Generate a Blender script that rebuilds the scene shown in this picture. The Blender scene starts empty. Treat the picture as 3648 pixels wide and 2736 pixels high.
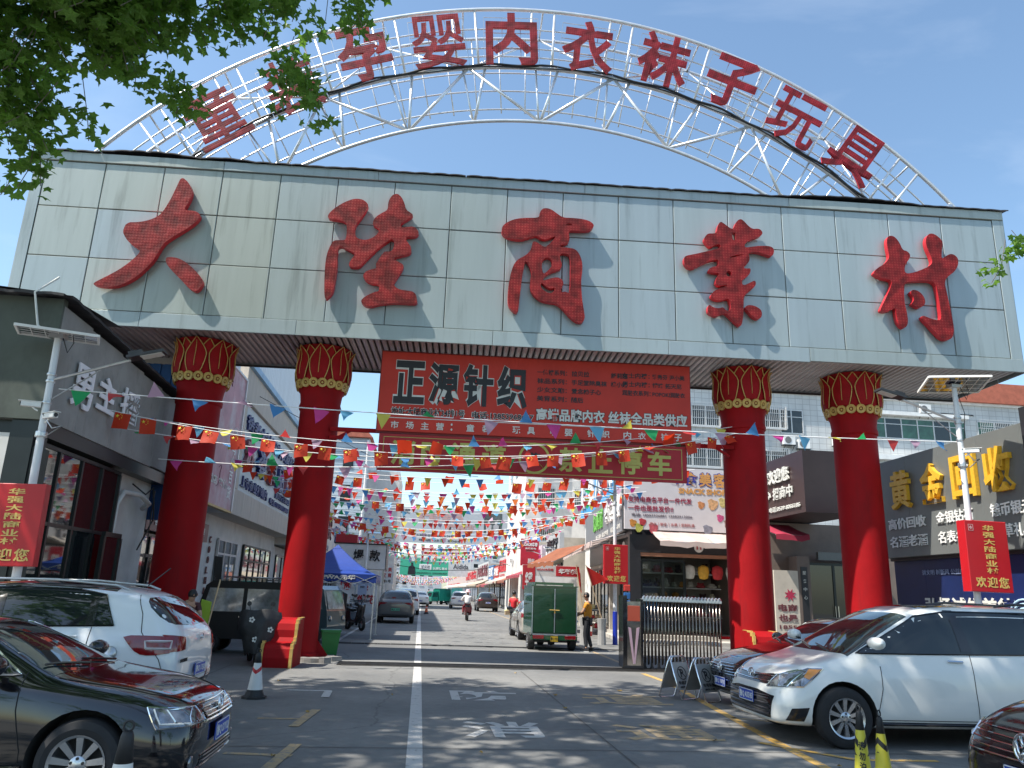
import bpy, bmesh, math, random
from math import sin, cos, pi, radians, sqrt, atan2
from mathutils import Vector, Matrix, Euler
from mathutils.bvhtree import BVHTree
from mathutils.geometry import delaunay_2d_cdt, tessellate_polygon
random.seed(7)
SC = bpy.context.scene
COL = SC.collection

# ---------------------------------------------------------------- camera, sky, sun, exposure
cam = bpy.data.cameras.new('camera'); camo = bpy.data.objects.new('camera', cam); COL.objects.link(camo)
cam.sensor_width = 36; cam.lens = 26.93; cam.clip_end = 3000; cam.clip_start = 0.05
_d = Vector((0.10254658, 0.95955252, 0.26218918)); _r = Vector((0.99275988, -0.1152978, 0.03367859)); _u = Vector((-0.06254621, -0.25683727, 0.96442863))
camo.matrix_world = Matrix(((_r.x, _u.x, -_d.x, 0), (_r.y, _u.y, -_d.y, 0), (_r.z, _u.z, -_d.z, 1.70), (0, 0, 0, 1)))
SC.camera = camo
ELEV, AZ = radians(58), radians(17)
SUN = Vector((-cos(AZ) * cos(ELEV), -sin(AZ) * cos(ELEV), sin(ELEV)))
world = bpy.data.worlds.new('World'); SC.world = world; world.use_nodes = True
wn = world.node_tree.nodes; wl = world.node_tree.links
bg = wn['Background']
sky = wn.new('ShaderNodeTexSky'); sky.sky_type = 'NISHITA'; sky.sun_disc = False
sky.sun_elevation = ELEV; sky.sun_rotation = radians(253); sky.air_density = 1.0; sky.dust_density = 1.0; sky.ozone_density = 0.35; sky.altitude = 60
tc = wn.new('ShaderNodeTexCoord'); mp = wn.new('ShaderNodeMapping'); mp.inputs['Scale'].default_value = (1.2, 2.2, 3.5)
cn = wn.new('ShaderNodeTexNoise'); cn.inputs['Scale'].default_value = 1.3; cn.inputs['Detail'].default_value = 9; cn.inputs['Roughness'].default_value = 0.55; cn.inputs['Distortion'].default_value = 0.8
cr = wn.new('ShaderNodeValToRGB'); cr.color_ramp.elements[0].position = 0.55; cr.color_ramp.elements[1].position = 0.85
cr.color_ramp.elements[1].color = (0.22, 0.22, 0.22, 1)
mx = wn.new('ShaderNodeMixRGB'); mx.inputs[2].default_value = (6.5, 6.9, 7.4, 1)
wl.new(tc.outputs['Generated'], mp.inputs[0]); wl.new(mp.outputs[0], cn.inputs['Vector']); wl.new(cn.outputs[0], cr.inputs[0])
wl.new(cr.outputs[0], mx.inputs[0]); tn = wn.new('ShaderNodeMixRGB'); tn.blend_type = 'MULTIPLY'; tn.inputs[0].default_value = 1; tn.inputs[2].default_value = (.93, 1.03, 1.02, 1); wl.new(sky.outputs[0], tn.inputs[1]); wl.new(tn.outputs[0], mx.inputs[1]); wl.new(mx.outputs[0], bg.inputs[0])
bg.inputs[1].default_value = 0.142
sl = bpy.data.lights.new('sun', 'SUN'); sl.energy = 5.0; sl.angle = radians(0.5); sl.color = (1, 0.94, 0.85)
so = bpy.data.objects.new('sun', sl); COL.objects.link(so); so.rotation_euler = SUN.to_track_quat('Z', 'Y').to_euler(); so.location = (-30, -10, 50)
vs = SC.view_settings; vs.view_transform = 'Standard'; vs.look = 'None'; vs.gamma = 1; vs.use_curve_mapping = False; vs.exposure = 0.80
try:
    SC.cycles.max_bounces = 6; SC.cycles.use_denoising = True
except Exception: pass

# ---------------------------------------------------------------- helpers
MATS = {}
def M(name, col=(.5, .5, .5), rough=.6, metal=0, coat=0, var=.12, vs=2.0, bump=0, bs=30, spec=.5, streak=0, trans=0, dark=None):
    if name in MATS: return MATS[name]
    m = bpy.data.materials.new(name); m.use_nodes = True; MATS[name] = m
    nt = m.node_tree; N = nt.nodes; L = nt.links; b = N['Principled BSDF']
    b.inputs['Roughness'].default_value = rough; b.inputs['Metallic'].default_value = metal
    b.inputs['Coat Weight'].default_value = coat; b.inputs['Coat Roughness'].default_value = .03
    b.inputs['Specular IOR Level'].default_value = spec
    b.inputs['Base Color'].default_value = (*col, 1)
    t = N.new('ShaderNodeTexCoord')
    if var:
        n = N.new('ShaderNodeTexNoise'); n.inputs['Scale'].default_value = vs; n.inputs['Detail'].default_value = 6; n.inputs['Roughness'].default_value = .6
        if streak:
            q = N.new('ShaderNodeMapping'); q.inputs['Scale'].default_value = (streak, streak, .25); L.new(t.outputs['Object'], q.inputs[0]); L.new(q.outputs[0], n.inputs['Vector'])
        else: L.new(t.outputs['Object'], n.inputs['Vector'])
        r = N.new('ShaderNodeMapRange'); r.inputs[1].default_value = .3; r.inputs[2].default_value = .72; r.inputs[3].default_value = 1 - var; r.inputs[4].default_value = 1 + var
        x = N.new('ShaderNodeMixRGB'); x.blend_type = 'MULTIPLY'; x.inputs[0].default_value = 1; x.inputs[1].default_value = (*col, 1)
        L.new(n.outputs[0], r.inputs[0]); L.new(r.outputs[0], x.inputs[2])
        if dark:
            x2 = N.new('ShaderNodeMixRGB'); x2.inputs[2].default_value = (*dark[:3], 1)
            n2 = N.new('ShaderNodeTexNoise'); n2.inputs['Scale'].default_value = dark[3]; n2.inputs['Detail'].default_value = 8; n2.inputs['Roughness'].default_value = .65
            q2 = N.new('ShaderNodeMapping'); q2.inputs['Scale'].default_value = dark[6] if len(dark) > 6 else (1, 1, 1)
            L.new(t.outputs['Object'], q2.inputs[0]); L.new(q2.outputs[0], n2.inputs['Vector'])
            r2 = N.new('ShaderNodeMapRange'); r2.inputs[1].default_value = dark[4]; r2.inputs[2].default_value = dark[5]
            L.new(n2.outputs[0], r2.inputs[0]); L.new(r2.outputs[0], x2.inputs[0]); L.new(x.outputs[0], x2.inputs[1]); L.new(x2.outputs[0], b.inputs['Base Color'])
        else: L.new(x.outputs[0], b.inputs['Base Color'])
    if bump:
        nb = N.new('ShaderNodeTexNoise'); nb.inputs['Scale'].default_value = bs; nb.inputs['Detail'].default_value = 4
        bp = N.new('ShaderNodeBump'); bp.inputs['Strength'].default_value = bump; bp.inputs['Distance'].default_value = .02
        L.new(t.outputs['Object'], nb.inputs['Vector']); L.new(nb.outputs[0], bp.inputs['Height']); L.new(bp.outputs[0], b.inputs['Normal'])
    if trans:
        tr = N.new('ShaderNodeBsdfTranslucent'); tr.inputs[0].default_value = (*col, 1); mxs = N.new('ShaderNodeMixShader'); mxs.inputs[0].default_value = trans
        L.new(b.outputs[0], mxs.inputs[1]); L.new(tr.outputs[0], mxs.inputs[2]); L.new(mxs.outputs[0], N['Material Output'].inputs[0])
    return m

def link(o, parent=None):
    COL.objects.link(o)
    if parent is not None: o.parent = parent
    return o
def tag(o, label=None, cat=None, group=None, kind=None):
    if label: o['label'] = label
    if cat: o['category'] = cat
    if group: o['group'] = group
    if kind: o['kind'] = kind
    return o
def empty(name, loc=(0, 0, 0), rz=0, label=None, cat=None, group=None, kind=None, parent=None):
    o = bpy.data.objects.new(name, None); o.empty_display_size = .2; link(o, parent); o.location = loc; o.rotation_euler = (0, 0, radians(rz))
    return tag(o, label, cat, group, kind)

class MB:
    def __init__(s, T=None): s.v = []; s.f = []; s.mi = []; s.T = T; s.m = 0
    def _add(s, vs, fs):
        b = len(s.v)
        for p in vs:
            p = Vector(p)
            if s.T is not None: p = s.T @ p
            s.v.append(p[:])
        for f in fs: s.f.append([b + i for i in f]); s.mi.append(s.m)
        return s
    def box(s, x0, x1, y0, y1, z0, z1):
        return s._add([(x0, y0, z0), (x1, y0, z0), (x1, y1, z0), (x0, y1, z0), (x0, y0, z1), (x1, y0, z1), (x1, y1, z1), (x0, y1, z1)],
                      [(0, 3, 2, 1), (4, 5, 6, 7), (0, 1, 5, 4), (1, 2, 6, 5), (2, 3, 7, 6), (3, 0, 4, 7)])
    def bbox(s, x0, x1, y0, y1, z0, z1, c=.01):   # box with its front (-y) face chamfered
        vs = [(x0, y1, z0), (x1, y1, z0), (x1, y1, z1), (x0, y1, z1), (x0, y0 + c, z0), (x1, y0 + c, z0), (x1, y0 + c, z1), (x0, y0 + c, z1),
              (x0 + c, y0, z0 + c), (x1 - c, y0, z0 + c), (x1 - c, y0, z1 - c), (x0 + c, y0, z1 - c)]
        return s._add(vs, [(0, 3, 2, 1), (0, 1, 5, 4), (1, 2, 6, 5), (2, 3, 7, 6), (3, 0, 4, 7), (4, 5, 9, 8), (5, 6, 10, 9), (6, 7, 11, 10), (7, 4, 8, 11), (8, 9, 10, 11)])
    def quad(s, a, b, c, d): return s._add([a, b, c, d], [(0, 1, 2, 3)])
    def tube(s, path, r, n=8, closed=False, cap=True):
        P = [Vector(p) for p in path]; R = r if isinstance(r, (list, tuple)) else [r] * len(P)
        vs = []; fs = []; up = None
        for i, p in enumerate(P):
            if closed: t = P[(i + 1) % len(P)] - P[i - 1]
            else: t = P[min(i + 1, len(P) - 1)] - P[max(i - 1, 0)]
            t.normalize()
            if up is None: up = Vector((0, 0, 1)) if abs(t.z) < .9 else Vector((0, 1, 0))
            a = t.cross(up).normalized(); b = a.cross(t).normalized(); up = b
            for k in range(n):
                w = 2 * pi * k / n; vs.append(p + a * cos(w) * R[i] + b * sin(w) * R[i])
        m = len(P)
        for i in range(m if closed else m - 1):
            j = (i + 1) % m
            for k in range(n): l = (k + 1) % n; fs.append((i * n + k, i * n + l, j * n + l, j * n + k))
        if cap and not closed: fs.append(tuple(range(n))[::-1]); fs.append(tuple((m - 1) * n + k for k in range(n)))
        return s._add(vs, fs)
    def beam(s, a, b, w, h=None):
        h = h or w; a = Vector(a); b = Vector(b); t = (b - a).normalized(); up = Vector((0, 0, 1)) if abs(t.z) < .95 else Vector((0, 1, 0))
        x = t.cross(up).normalized() * w / 2; y = x.cross(t).normalized() * h / 2
        return s._add([a - x - y, a + x - y, a + x + y, a - x + y, b - x - y, b + x - y, b + x + y, b - x + y],
                      [(0, 3, 2, 1), (4, 5, 6, 7), (0, 1, 5, 4), (1, 2, 6, 5), (2, 3, 7, 6), (3, 0, 4, 7)])
    def lathe(s, prof, n=24, axis='z', c=(0, 0, 0), caps=True):
        vs = []; fs = []; c = Vector(c)
        for r, h in prof:
            for k in range(n):
                w = 2 * pi * k / n
                p = {'z': (r * cos(w), r * sin(w), h), 'y': (r * cos(w), h, r * sin(w)), 'x': (h, r * cos(w), r * sin(w))}[axis]
                vs.append(c + Vector(p))
        for i in range(len(prof) - 1):
            for k in range(n): l = (k + 1) % n; fs.append((i * n + k, i * n + l, (i + 1) * n + l, (i + 1) * n + k))
        if caps: fs.append(tuple(range(n))[::-1]); fs.append(tuple((len(prof) - 1) * n + k for k in range(n)))
        return s._add(vs, fs)
    def prism(s, poly, h0, h1, plane='xz', holes=()):   # polygon in a plane, thick along the third axis
        def P(a, b, h): return {'xz': (a, h, b), 'xy': (a, b, h), 'yz': (h, a, b)}[plane]
        loops = [list(poly)] + [list(h) for h in holes]
        tri = tessellate_polygon([[Vector((a, b, 0)) for a, b in lp] for lp in loops])
        flat = [q for lp in loops for q in lp]; n = len(flat)
        vs = [P(a, b, h0) for a, b in flat] + [P(a, b, h1) for a, b in flat]; fs = []
        for t in tri: fs.append(tuple(t)); fs.append(tuple(i + n for i in t)[::-1])
        o = 0
        for lp in loops:
            k = len(lp)
            for i in range(k): j = (i + 1) % k; fs.append((o + i, o + j, o + j + n, o + i + n))
            o += k
        return s._add(vs, fs)
    def mesh(s, name, mats, smooth=False, fixn=False):
        me = bpy.data.meshes.new(name); me.from_pydata(s.v, [], s.f)
        if not isinstance(mats, (list, tuple)): mats = [mats]
        for m in mats: me.materials.append(m)
        if len(mats) > 1: me.polygons.foreach_set('material_index', s.mi)
        if fixn:
            bm = bmesh.new(); bm.from_mesh(me); bmesh.ops.recalc_face_normals(bm, faces=bm.faces); bm.to_mesh(me); bm.free()
        if smooth:
            me.polygons.foreach_set('use_smooth', [True] * len(me.polygons))
            if smooth == 'auto':
                try: me.set_sharp_from_angle(angle=radians(35))
                except Exception: pass
        me.update(); return me
    def build(s, name, mats, parent=None, smooth=False, loc=None, rz=None, fixn=False):
        o = bpy.data.objects.new(name, s.mesh(name, mats, smooth, fixn)); link(o, parent)
        if loc is not None: o.location = loc
        if rz is not None: o.rotation_euler = (0, 0, radians(rz))
        return o

def inst(me, name, parent=None, loc=(0, 0, 0), rot=(0, 0, 0), scale=(1, 1, 1)):
    o = bpy.data.objects.new(name, me); link(o, parent); o.location = loc; o.rotation_euler = rot; o.scale = scale; return o
def copy_tree(o, parent=None):
    c = o.copy(); COL.objects.link(c); c.parent = parent
    for ch in list(o.children): copy_tree(ch, c)
    return c

_tc = {}
def textmesh(s, offset, extrude, res=2):
    k = (s, offset, extrude, res)
    if k not in _tc:
        c = bpy.data.curves.new('t', 'FONT'); c.body = s; c.offset = offset; c.extrude = extrude; c.resolution_u = res
        o = bpy.data.objects.new('t', c); me = bpy.data.meshes.new_from_object(o)
        vs = [v.co.copy() for v in me.vertices]; fs = [tuple(p.vertices) for p in me.polygons]
        bpy.data.objects.remove(o); bpy.data.curves.remove(c); bpy.data.meshes.remove(me)
        _tc[k] = (vs, fs)
    return _tc[k]
def text(s, x0, x1, z0, z1, mat, parent, y=-.006, bold=.015, depth=.004, name='lettering', skew=0, shape=None):
    """lettering fitted to the rectangle x0..x1, z0..z1 on the local XZ plane, facing -Y; stands proud of y by 2*depth"""
    vs, fs = textmesh(s, bold, .05)
    if not vs: return None
    a0 = min(v.x for v in vs); a1 = max(v.x for v in vs); b0 = min(v.y for v in vs); b1 = max(v.y for v in vs)
    sx = (x1 - x0) / max(a1 - a0, 1e-6); sz = (z1 - z0) / max(b1 - b0, 1e-6)
    out = []
    for v in vs:
        zz = (v.y - b0) * sz; xx = (v.x - a0) * sx + skew * zz
        out.append((x0 + xx, y - (v.z + .05) / .1 * 2 * depth, z0 + zz))
    m = MB(); m.v = out; m.f = list(fs); m.mi = [0] * len(fs)
    return m.build(name, mat, parent)
def vtext(s, xc, w, ztop, h, gap, mat, parent, **k):
    for ch in s:
        text(ch, xc - w / 2, xc + w / 2, ztop - h, ztop, mat, parent, **k); ztop -= h + gap

def chaikin(P, n=1):
    for _ in range(n):
        Q = []
        for i in range(len(P)):
            a = P[i]; b = P[(i + 1) % len(P)]
            Q.append((a[0] * .75 + b[0] * .25, a[1] * .75 + b[1] * .25)); Q.append((a[0] * .25 + b[0] * .75, a[1] * .25 + b[1] * .75))
        P = Q
    return P

# common materials
white = M('white_paint', (.75, .75, .73), .5); black = M('black_plastic', (.02, .02, .022), .45, var=.2)
steel = M('galvanised_steel', (.55, .56, .57), .32, .85, var=.15, vs=6); chrome = M('chrome', (.75, .76, .78), .08, 1, var=0)
rubber = M('tyre_rubber', (.018, .018, .02), .8, var=.25, vs=8); dglass = M('dark_glass', (.012, .016, .018), .03, var=0, coat=.6)
gold = M('gold_trim', (.55, .36, .1), .45, var=.2, vs=8); redcol = M('red_column_paint', (.31, .007, .010), .62, var=.13, vs=1.2, bump=.06, bs=9, spec=.12, dark=(.20, .010, .012, 1.6, .5, .75, (1.4, 1.4, .3)))
# ---------------------------------------------------------------- ground and markings
def ground_mat():
    m = bpy.data.materials.new('concrete_road'); m.use_nodes = True; N = m.node_tree.nodes; L = m.node_tree.links; b = N['Principled BSDF']
    t = N.new('ShaderNodeTexCoord'); b.inputs['Roughness'].default_value = .78; b.inputs['Specular IOR Level'].default_value = .35
    def noise(sc, de=8, ro=.6, src=None):
        n = N.new('ShaderNodeTexNoise'); n.inputs['Scale'].default_value = sc; n.inputs['Detail'].default_value = de; n.inputs['Roughness'].default_value = ro
        L.new(src or t.outputs['Object'], n.inputs['Vector']); return n
    n1 = noise(.35); r1 = N.new('ShaderNodeValToRGB'); e = r1.color_ramp.elements
    e[0].position = .33; e[0].color = (.13, .132, .13, 1); e[1].position = .68; e[1].color = (.22, .218, .208, 1); L.new(n1.outputs[0], r1.inputs[0])
    n2 = noise(7, 10, .7); r2 = N.new('ShaderNodeMapRange'); r2.inputs[1].default_value = .3; r2.inputs[2].default_value = .7; r2.inputs[3].default_value = .86; r2.inputs[4].default_value = 1.12; L.new(n2.outputs[0], r2.inputs[0])
    x1 = N.new('ShaderNodeMixRGB'); x1.blend_type = 'MULTIPLY'; x1.inputs[0].default_value = 1; L.new(r1.outputs[0], x1.inputs[1]); L.new(r2.outputs[0], x1.inputs[2])
    n4 = noise(120, 3, .8); r4 = N.new('ShaderNodeMapRange'); r4.inputs[1].default_value = .3; r4.inputs[2].default_value = .7; r4.inputs[3].default_value = .82; r4.inputs[4].default_value = 1.15; L.new(n4.outputs[0], r4.inputs[0])
    x4 = N.new('ShaderNodeMixRGB'); x4.blend_type = 'MULTIPLY'; x4.inputs[0].default_value = 1; L.new(x1.outputs[0], x4.inputs[1]); L.new(r4.outputs[0], x4.inputs[2])
    # oil and tyre stains, stretched along the street
    q = N.new('ShaderNodeMapping'); q.inputs['Scale'].default_value = (1.1, .22, 1); L.new(t.outputs['Object'], q.inputs[0])
    n3 = noise(.9, 6, .55, q.outputs[0]); r3 = N.new('ShaderNodeMapRange'); r3.inputs[1].default_value = .56; r3.inputs[2].default_value = .75; r3.inputs[4].default_value = .45; L.new(n3.outputs[0], r3.inputs[0])
    x3 = N.new('ShaderNodeMixRGB'); x3.inputs[2].default_value = (.13, .127, .12, 1); L.new(r3.outputs[0], x3.inputs[0]); L.new(x4.outputs[0], x3.inputs[1])
    # cracks
    vz = N.new('ShaderNodeTexVoronoi'); vz.feature = 'DISTANCE_TO_EDGE'; vz.inputs['Scale'].default_value = .16
    nd = noise(1.3, 5); md = N.new('ShaderNodeMixRGB'); md.blend_type = 'ADD'; md.inputs[0].default_value = .5; L.new(t.outputs['Object'], md.inputs[1]); L.new(nd.outputs[1], md.inputs[2]); L.new(md.outputs[0], vz.inputs['Vector'])
    rc = N.new('ShaderNodeMapRange'); rc.inputs[1].default_value = .0; rc.inputs[2].default_value = .0035; rc.inputs[3].default_value = .55; rc.inputs[4].default_value = 0; L.new(vz.outputs[0], rc.inputs[0])
    x5 = N.new('ShaderNodeMixRGB'); x5.inputs[2].default_value = (.06, .06, .058, 1); L.new(rc.outputs[0], x5.inputs[0]); L.new(x3.outputs[0], x5.inputs[1]); L.new(x5.outputs[0], b.inputs['Base Color'])
    bp = N.new('ShaderNodeBump'); bp.inputs['Strength'].default_value = .35; bp.inputs['Distance'].default_value = .01; L.new(n4.outputs[0], bp.inputs['Height']); L.new(bp.outputs[0], b.inputs['Normal'])
    return m
GR = ground_mat()
tag(MB().quad((-600, -60, 0), (600, -60, 0), (600, 1500, 0), (-600, 1500, 0)).build('ground', GR), kind='structure')
def worn(name, col, th):   # paint worn away in patches, so the concrete shows
    m = bpy.data.materials.new(name); m.use_nodes = True; N = m.node_tree.nodes; L = m.node_tree.links; b = N['Principled BSDF']; b.inputs['Roughness'].default_value = .75
    t = N.new('ShaderNodeTexCoord'); n = N.new('ShaderNodeTexNoise'); n.inputs['Scale'].default_value = 9; n.inputs['Detail'].default_value = 10; n.inputs['Roughness'].default_value = .72
    g = N.new('ShaderNodeNewGeometry'); L.new(g.outputs['Position'], n.inputs['Vector'])
    r = N.new('ShaderNodeMapRange'); r.inputs[1].default_value = th; r.inputs[2].default_value = th + .09; L.new(n.outputs[0], r.inputs[0])
    x = N.new('ShaderNodeMixRGB'); x.inputs[1].default_value = (*col, 1); x.inputs[2].default_value = (.20, .195, .18, 1); L.new(r.outputs[0], x.inputs[0]); L.new(x.outputs[0], b.inputs['Base Color'])
    return m
wpaint = worn('worn_white_road_paint', (.46, .45, .43), .56); ypaint = worn('worn_yellow_road_paint', (.55, .33, .08), .50); opaint = worn('faded_orange_road_paint', (.40, .29, .16), .50)
def strip(pts, w, mat, name='painted_line', z=.004):
    m = MB()
    for a, b in zip(pts[:-1], pts[1:]):
        a = Vector((*a, z)); b = Vector((*b, z)); n = (b - a).normalized().cross(Vector((0, 0, 1))) * w / 2
        k = max(1, int((b - a).length / 2))
        for i in range(k):
            p = a.lerp(b, i / k); q = a.lerp(b, (i + 1) / k); m.quad(p - n, p + n, q + n, q - n)
    return tag(m.build(name, mat, fixn=False), kind='structure')
strip([(.05, 2), (.07, 60), (.3, 110)], .17, wpaint, 'lane_line')
strip([(4.0, 3.5), (4.55, 10), (5.22, 16.5), (5.2, 18.2)], .13, ypaint, 'yellow_edge_line')
strip([(5.35, 19.9), (5.9, 45), (6.1, 75)], .12, opaint, 'yellow_kerb_line')
strip([(-2.55, 24.9), (-2.45, 50)], .12, wpaint, 'parking_line'); strip([(-2.5, 33), (-.1, 33)], .08, wpaint, 'parking_line', .008); strip([(-2.5, 39), (-.1, 39)], .08, wpaint, 'parking_line', .008)
strip([(-2.1, 14.0), (-1.36, 14.0)], .12, wpaint, 'bay_corner'); strip([(-1.41, 13.93), (-1.38, 13.2)], .13, wpaint, 'bay_corner', .008)
strip([(-2.0, 11.1), (-1.35, 11.1)], .1, opaint, 'bay_corner'); strip([(-1.35, 11.9), (-1.45, 10.5)], .13, opaint, 'bay_corner', .008)
strip([(-1.9, 8.9), (-1.2, 8.8)], .1, opaint, 'bay_corner'); strip([(-1.25, 9.4), (-1.35, 8.0)], .13, opaint, 'bay_corner', .008)
strip([(4.75, 11.9), (5.5, 11.4)], .1, opaint, 'bay_corner'); strip([(4.3, 9.9), (5.0, 8.95)], .1, ypaint, 'bay_corner', .008); strip([(5.0, 8.95), (6.0, 8.95)], .09, ypaint, 'bay_corner')
def roadchar(ch, x, y, w, h, mat):
    vs, fs = textmesh(ch, .02, .0)
    a0 = min(v.x for v in vs); a1 = max(v.x for v in vs); b0 = min(v.y for v in vs); b1 = max(v.y for v in vs)
    m = MB(); m.v = [(x + (v.x - a0) / (a1 - a0) * w, y + (v.y - b0) / (b1 - b0) * h, .004) for v in vs]; m.f = list(fs); m.mi = [0] * len(fs)
    o = m.build('painted_character', mat); tag(o, kind='structure')
roadchar('消', .62, 10.0, 1.08, 1.15, wpaint); roadchar('防', .62, 13.2, 1.15, 1.25, wpaint)
roadchar('通', 2.65, 9.95, 1.3, 1.15, opaint); roadchar('道', 2.85, 13.05, 1.45, 1.35, opaint)
# concrete slab joints
jm = M('joint_tar', (.07, .068, .065), .85)
for y in (4.5, 9.2, 14.9): strip([(-7, y), (9, y + .15)], .018, jm, 'slab_joint', .006)
for x in (-3.9, 2.35): strip([(x, -4), (x, 18)], .014, jm, 'slab_joint', .007)
for y in (30, 36.2, 42, 48, 54, 60): strip([(-6.2, y), (7.2, y)], .03, jm, 'slab_joint', .006)
# pavement on the right, with kerb steps
pav = M('pavement_tiles', (.42, .40, .36), .75, var=.15, vs=5, bump=.1)
m = MB(); m.prism([(7.55, 29.3), (13, 29.0), (13, 150), (9.2, 150), (9.2, 44)], 0, .13, 'xy')
tag(m.build('pavement', pav, fixn=True), kind='structure')
m = MB(); m.prism([(7.95, 30.4), (13, 30.3), (13, 46), (9.3, 46)], .13, .27, 'xy'); tag(m.build('step', pav, fixn=True), kind='structure')
m = MB(); m.prism([(-14, 22.2), (-6.3, 22.0), (-6.15, 45), (-6.15, 150), (-14, 150)], 0, .12, 'xy'); tag(m.build('pavement', pav, fixn=True), kind='structure')
# gate rails set in the road and the ramp plate behind them
rail = M('rusty_rail', (.05, .045, .042), .6, .6, var=.4, vs=7)
e = empty('gate_track', (-1.75, 18.75, 0), 1.4, 'double black steel track across the road in front of the sliding gate', 'track')
for yy in (-.22, 0, .3):
    m = MB(); m.box(0, 9.4, yy - .035, yy + .035, 0, .035); m.build('rail', rail, e)
m = MB(); m.box(.1, 9.2, -.33, -.26, .0, .014); m.box(.05, 9.3, -.17, -.05, .0, .018); m.box(.1, 9.2, .05, .26, .0, .012); m.build('rail_bed', M('track_grime', (.06, .058, .055), .9, var=.3, vs=9), e)
e = empty('speed_bump', (-2.4, 25.4, 0), .8, 'low black rubber strip across the road behind the gate', 'speed bump')
for i in range(23):
    m = MB(); m.prism([(-.07, 0), (.07, 0), (.035, .035), (-.035, .035)], 0, .39, 'yz'); o = m.build('rubber_segment', rubber, e, loc=(i * .4, random.uniform(-.01, .01), 0))
# fallen leaves
lm = MB()
for i in range(16):
    x = random.uniform(-5, 7.5); y = random.uniform(7, 19); s = random.uniform(.025, .05); a = random.uniform(0, 6)
    pts = [(x + s * (1.25 if k % 2 else .6) * cos(a + k * .785), y + s * (1.25 if k % 2 else .6) * sin(a + k * .785), .012 + .012 * (k % 3)) for k in range(8)]
    lm._add(pts, [tuple(range(8))])
tag(lm.build('fallen_leaves', M('dry_leaf', (.32, .2, .05), .7, var=.4, vs=3)), 'dry yellow brown leaves scattered over the road', None, None, 'stuff')

# ---------------------------------------------------------------- the market gate
gate = empty('market_gate', (-2.6, 19.9, 0), -2.8, 'huge grey panelled market gate on four red columns with five red characters', 'gate')
alu = [M('alu_panel_%s' % n, c, .38, .25, var=.06, vs=1.1, streak=3, spec=.45, dark=(c[0] * .45, c[1] * .45, c[2] * .42, 1.6, .53, .85, (2.2, 2.2, .16))) for n, c in
       (('pale', (.355, .415, .42)), ('blue_grey', (.345, .405, .42)), ('grey', (.355, .41, .41)), ('greenish', (.375, .415, .385)))]
joint = M('joint_gasket', (.07, .068, .06), .9, var=0)  # dark gasket colour of the box showing between the cladding panels
A0, A1, F, B, Z0, Z1 = -7.85, 18.05, -1.4, 1.65, 7.7, 12.32
MB().box(A0 + .03, A1 - .03, F + .035, B - .05, Z0 + .08, Z1 - .05).build('inner_box', joint, gate)
cols = [-7.58 + i * 1.4895 for i in range(18)]; rows = [8.06, 9.42, 10.78, 12.06]
pm = {}
for i in range(17):
    for j in range(3):
        x0, x1, z0, z1 = cols[i] + .009, cols[i + 1] - .009, rows[j] + .009, rows[j + 1] - .009
        mt = alu[3] if i < 4 and random.random() < .8 else alu[random.choice((0, 0, 1, 1, 2))]
        m = MB(); m.bbox(x0, x1, F + random.uniform(-.004, .002), F + .034, z0, z1, .012); m.build('cladding_panel', mt, gate)
# border trims
tr = alu[2]
k = 0
segs = [(-7.85, -4.6), (-4.6, -.8), (-.8, 4.1), (4.1, 8.6), (8.6, 12.3), (12.3, 18.05)]
for a, b in segs:
    dz = .03 if a > 12 else 0
    MB().bbox(a + .004, b - .004, F - .02, F + .03, Z0 - .03 + dz, 8.05 + dz * .0, .008).build('bottom_trim', alu[k % 3], gate); k += 1
for a, b in [(-7.85, -3.1), (-3.1, .9), (.9, 6.4), (6.4, 12), (12, 18.05)]:
    MB().bbox(a + .004, b - .004, F - .045, F + .03, 12.07, Z1, .008).build('top_trim', alu[(k + 1) % 4], gate); k += 1
MB().bbox(-7.85, -7.59, F - .012, F + .03, 8.05, 12.07, .006).build('side_trim', alu[2], gate)
MB().bbox(17.75, 18.05, F - .012, F + .03, 8.05, 12.07, .006).build('side_trim', alu[0], gate)
# end faces and rear face
for xx in (A0 - .02, A1):
    for q in range(3): MB().box(xx, xx + .02, F + .0 + q * 1.02, F + 1.0 + q * 1.02, Z0 - .02, Z1).build('end_panel', alu[2], gate)
for i in range(12): MB().box(A0 + i * 2.158, A0 + (i + 1) * 2.158 - .02, B - .045, B - .02, Z0, Z1).build('rear_panel', alu[1], gate)
# soffit: ribbed slats
sof = [M('soffit_slat_rose', (.40, .33, .33), .45, .1, var=.12, vs=1.5), M('soffit_slat_grey', (.50, .50, .50), .45, .15, var=.12, vs=1.5)]
sm = MB(); sm._add([(0, F + .03, 0), (.03, F + .03, -.045), (.10, F + .03, -.045), (.13, F + .03, 0), (.16, F + .03, 0), (0, B - .05, 0), (.03, B - .05, -.045), (.10, B - .05, -.045), (.13, B - .05, 0), (.16, B - .05, 0)],
                   [(0, 1, 6, 5), (1, 2, 7, 6), (2, 3, 8, 7), (3, 4, 9, 8), (0, 5, 9, 4), (0, 4, 3, 2, 1), (5, 6, 7, 8, 9)])
sme = [sm.mesh('soffit_slat', s) for s in sof]
n = int((A1 - A0 - .1) / .165)
for i in range(n):
    inst(sme[0 if i < n * .42 else 1], 'soffit_slat', gate, (A0 + .05 + i * .165, 0, Z0 + .07))
MB().box(A0, A1, B - .02, B + .03, Z0 - .05, Z0 + .12).build('rear_gutter', M('dark_gutter', (.06, .055, .055), .6), gate)
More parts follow.
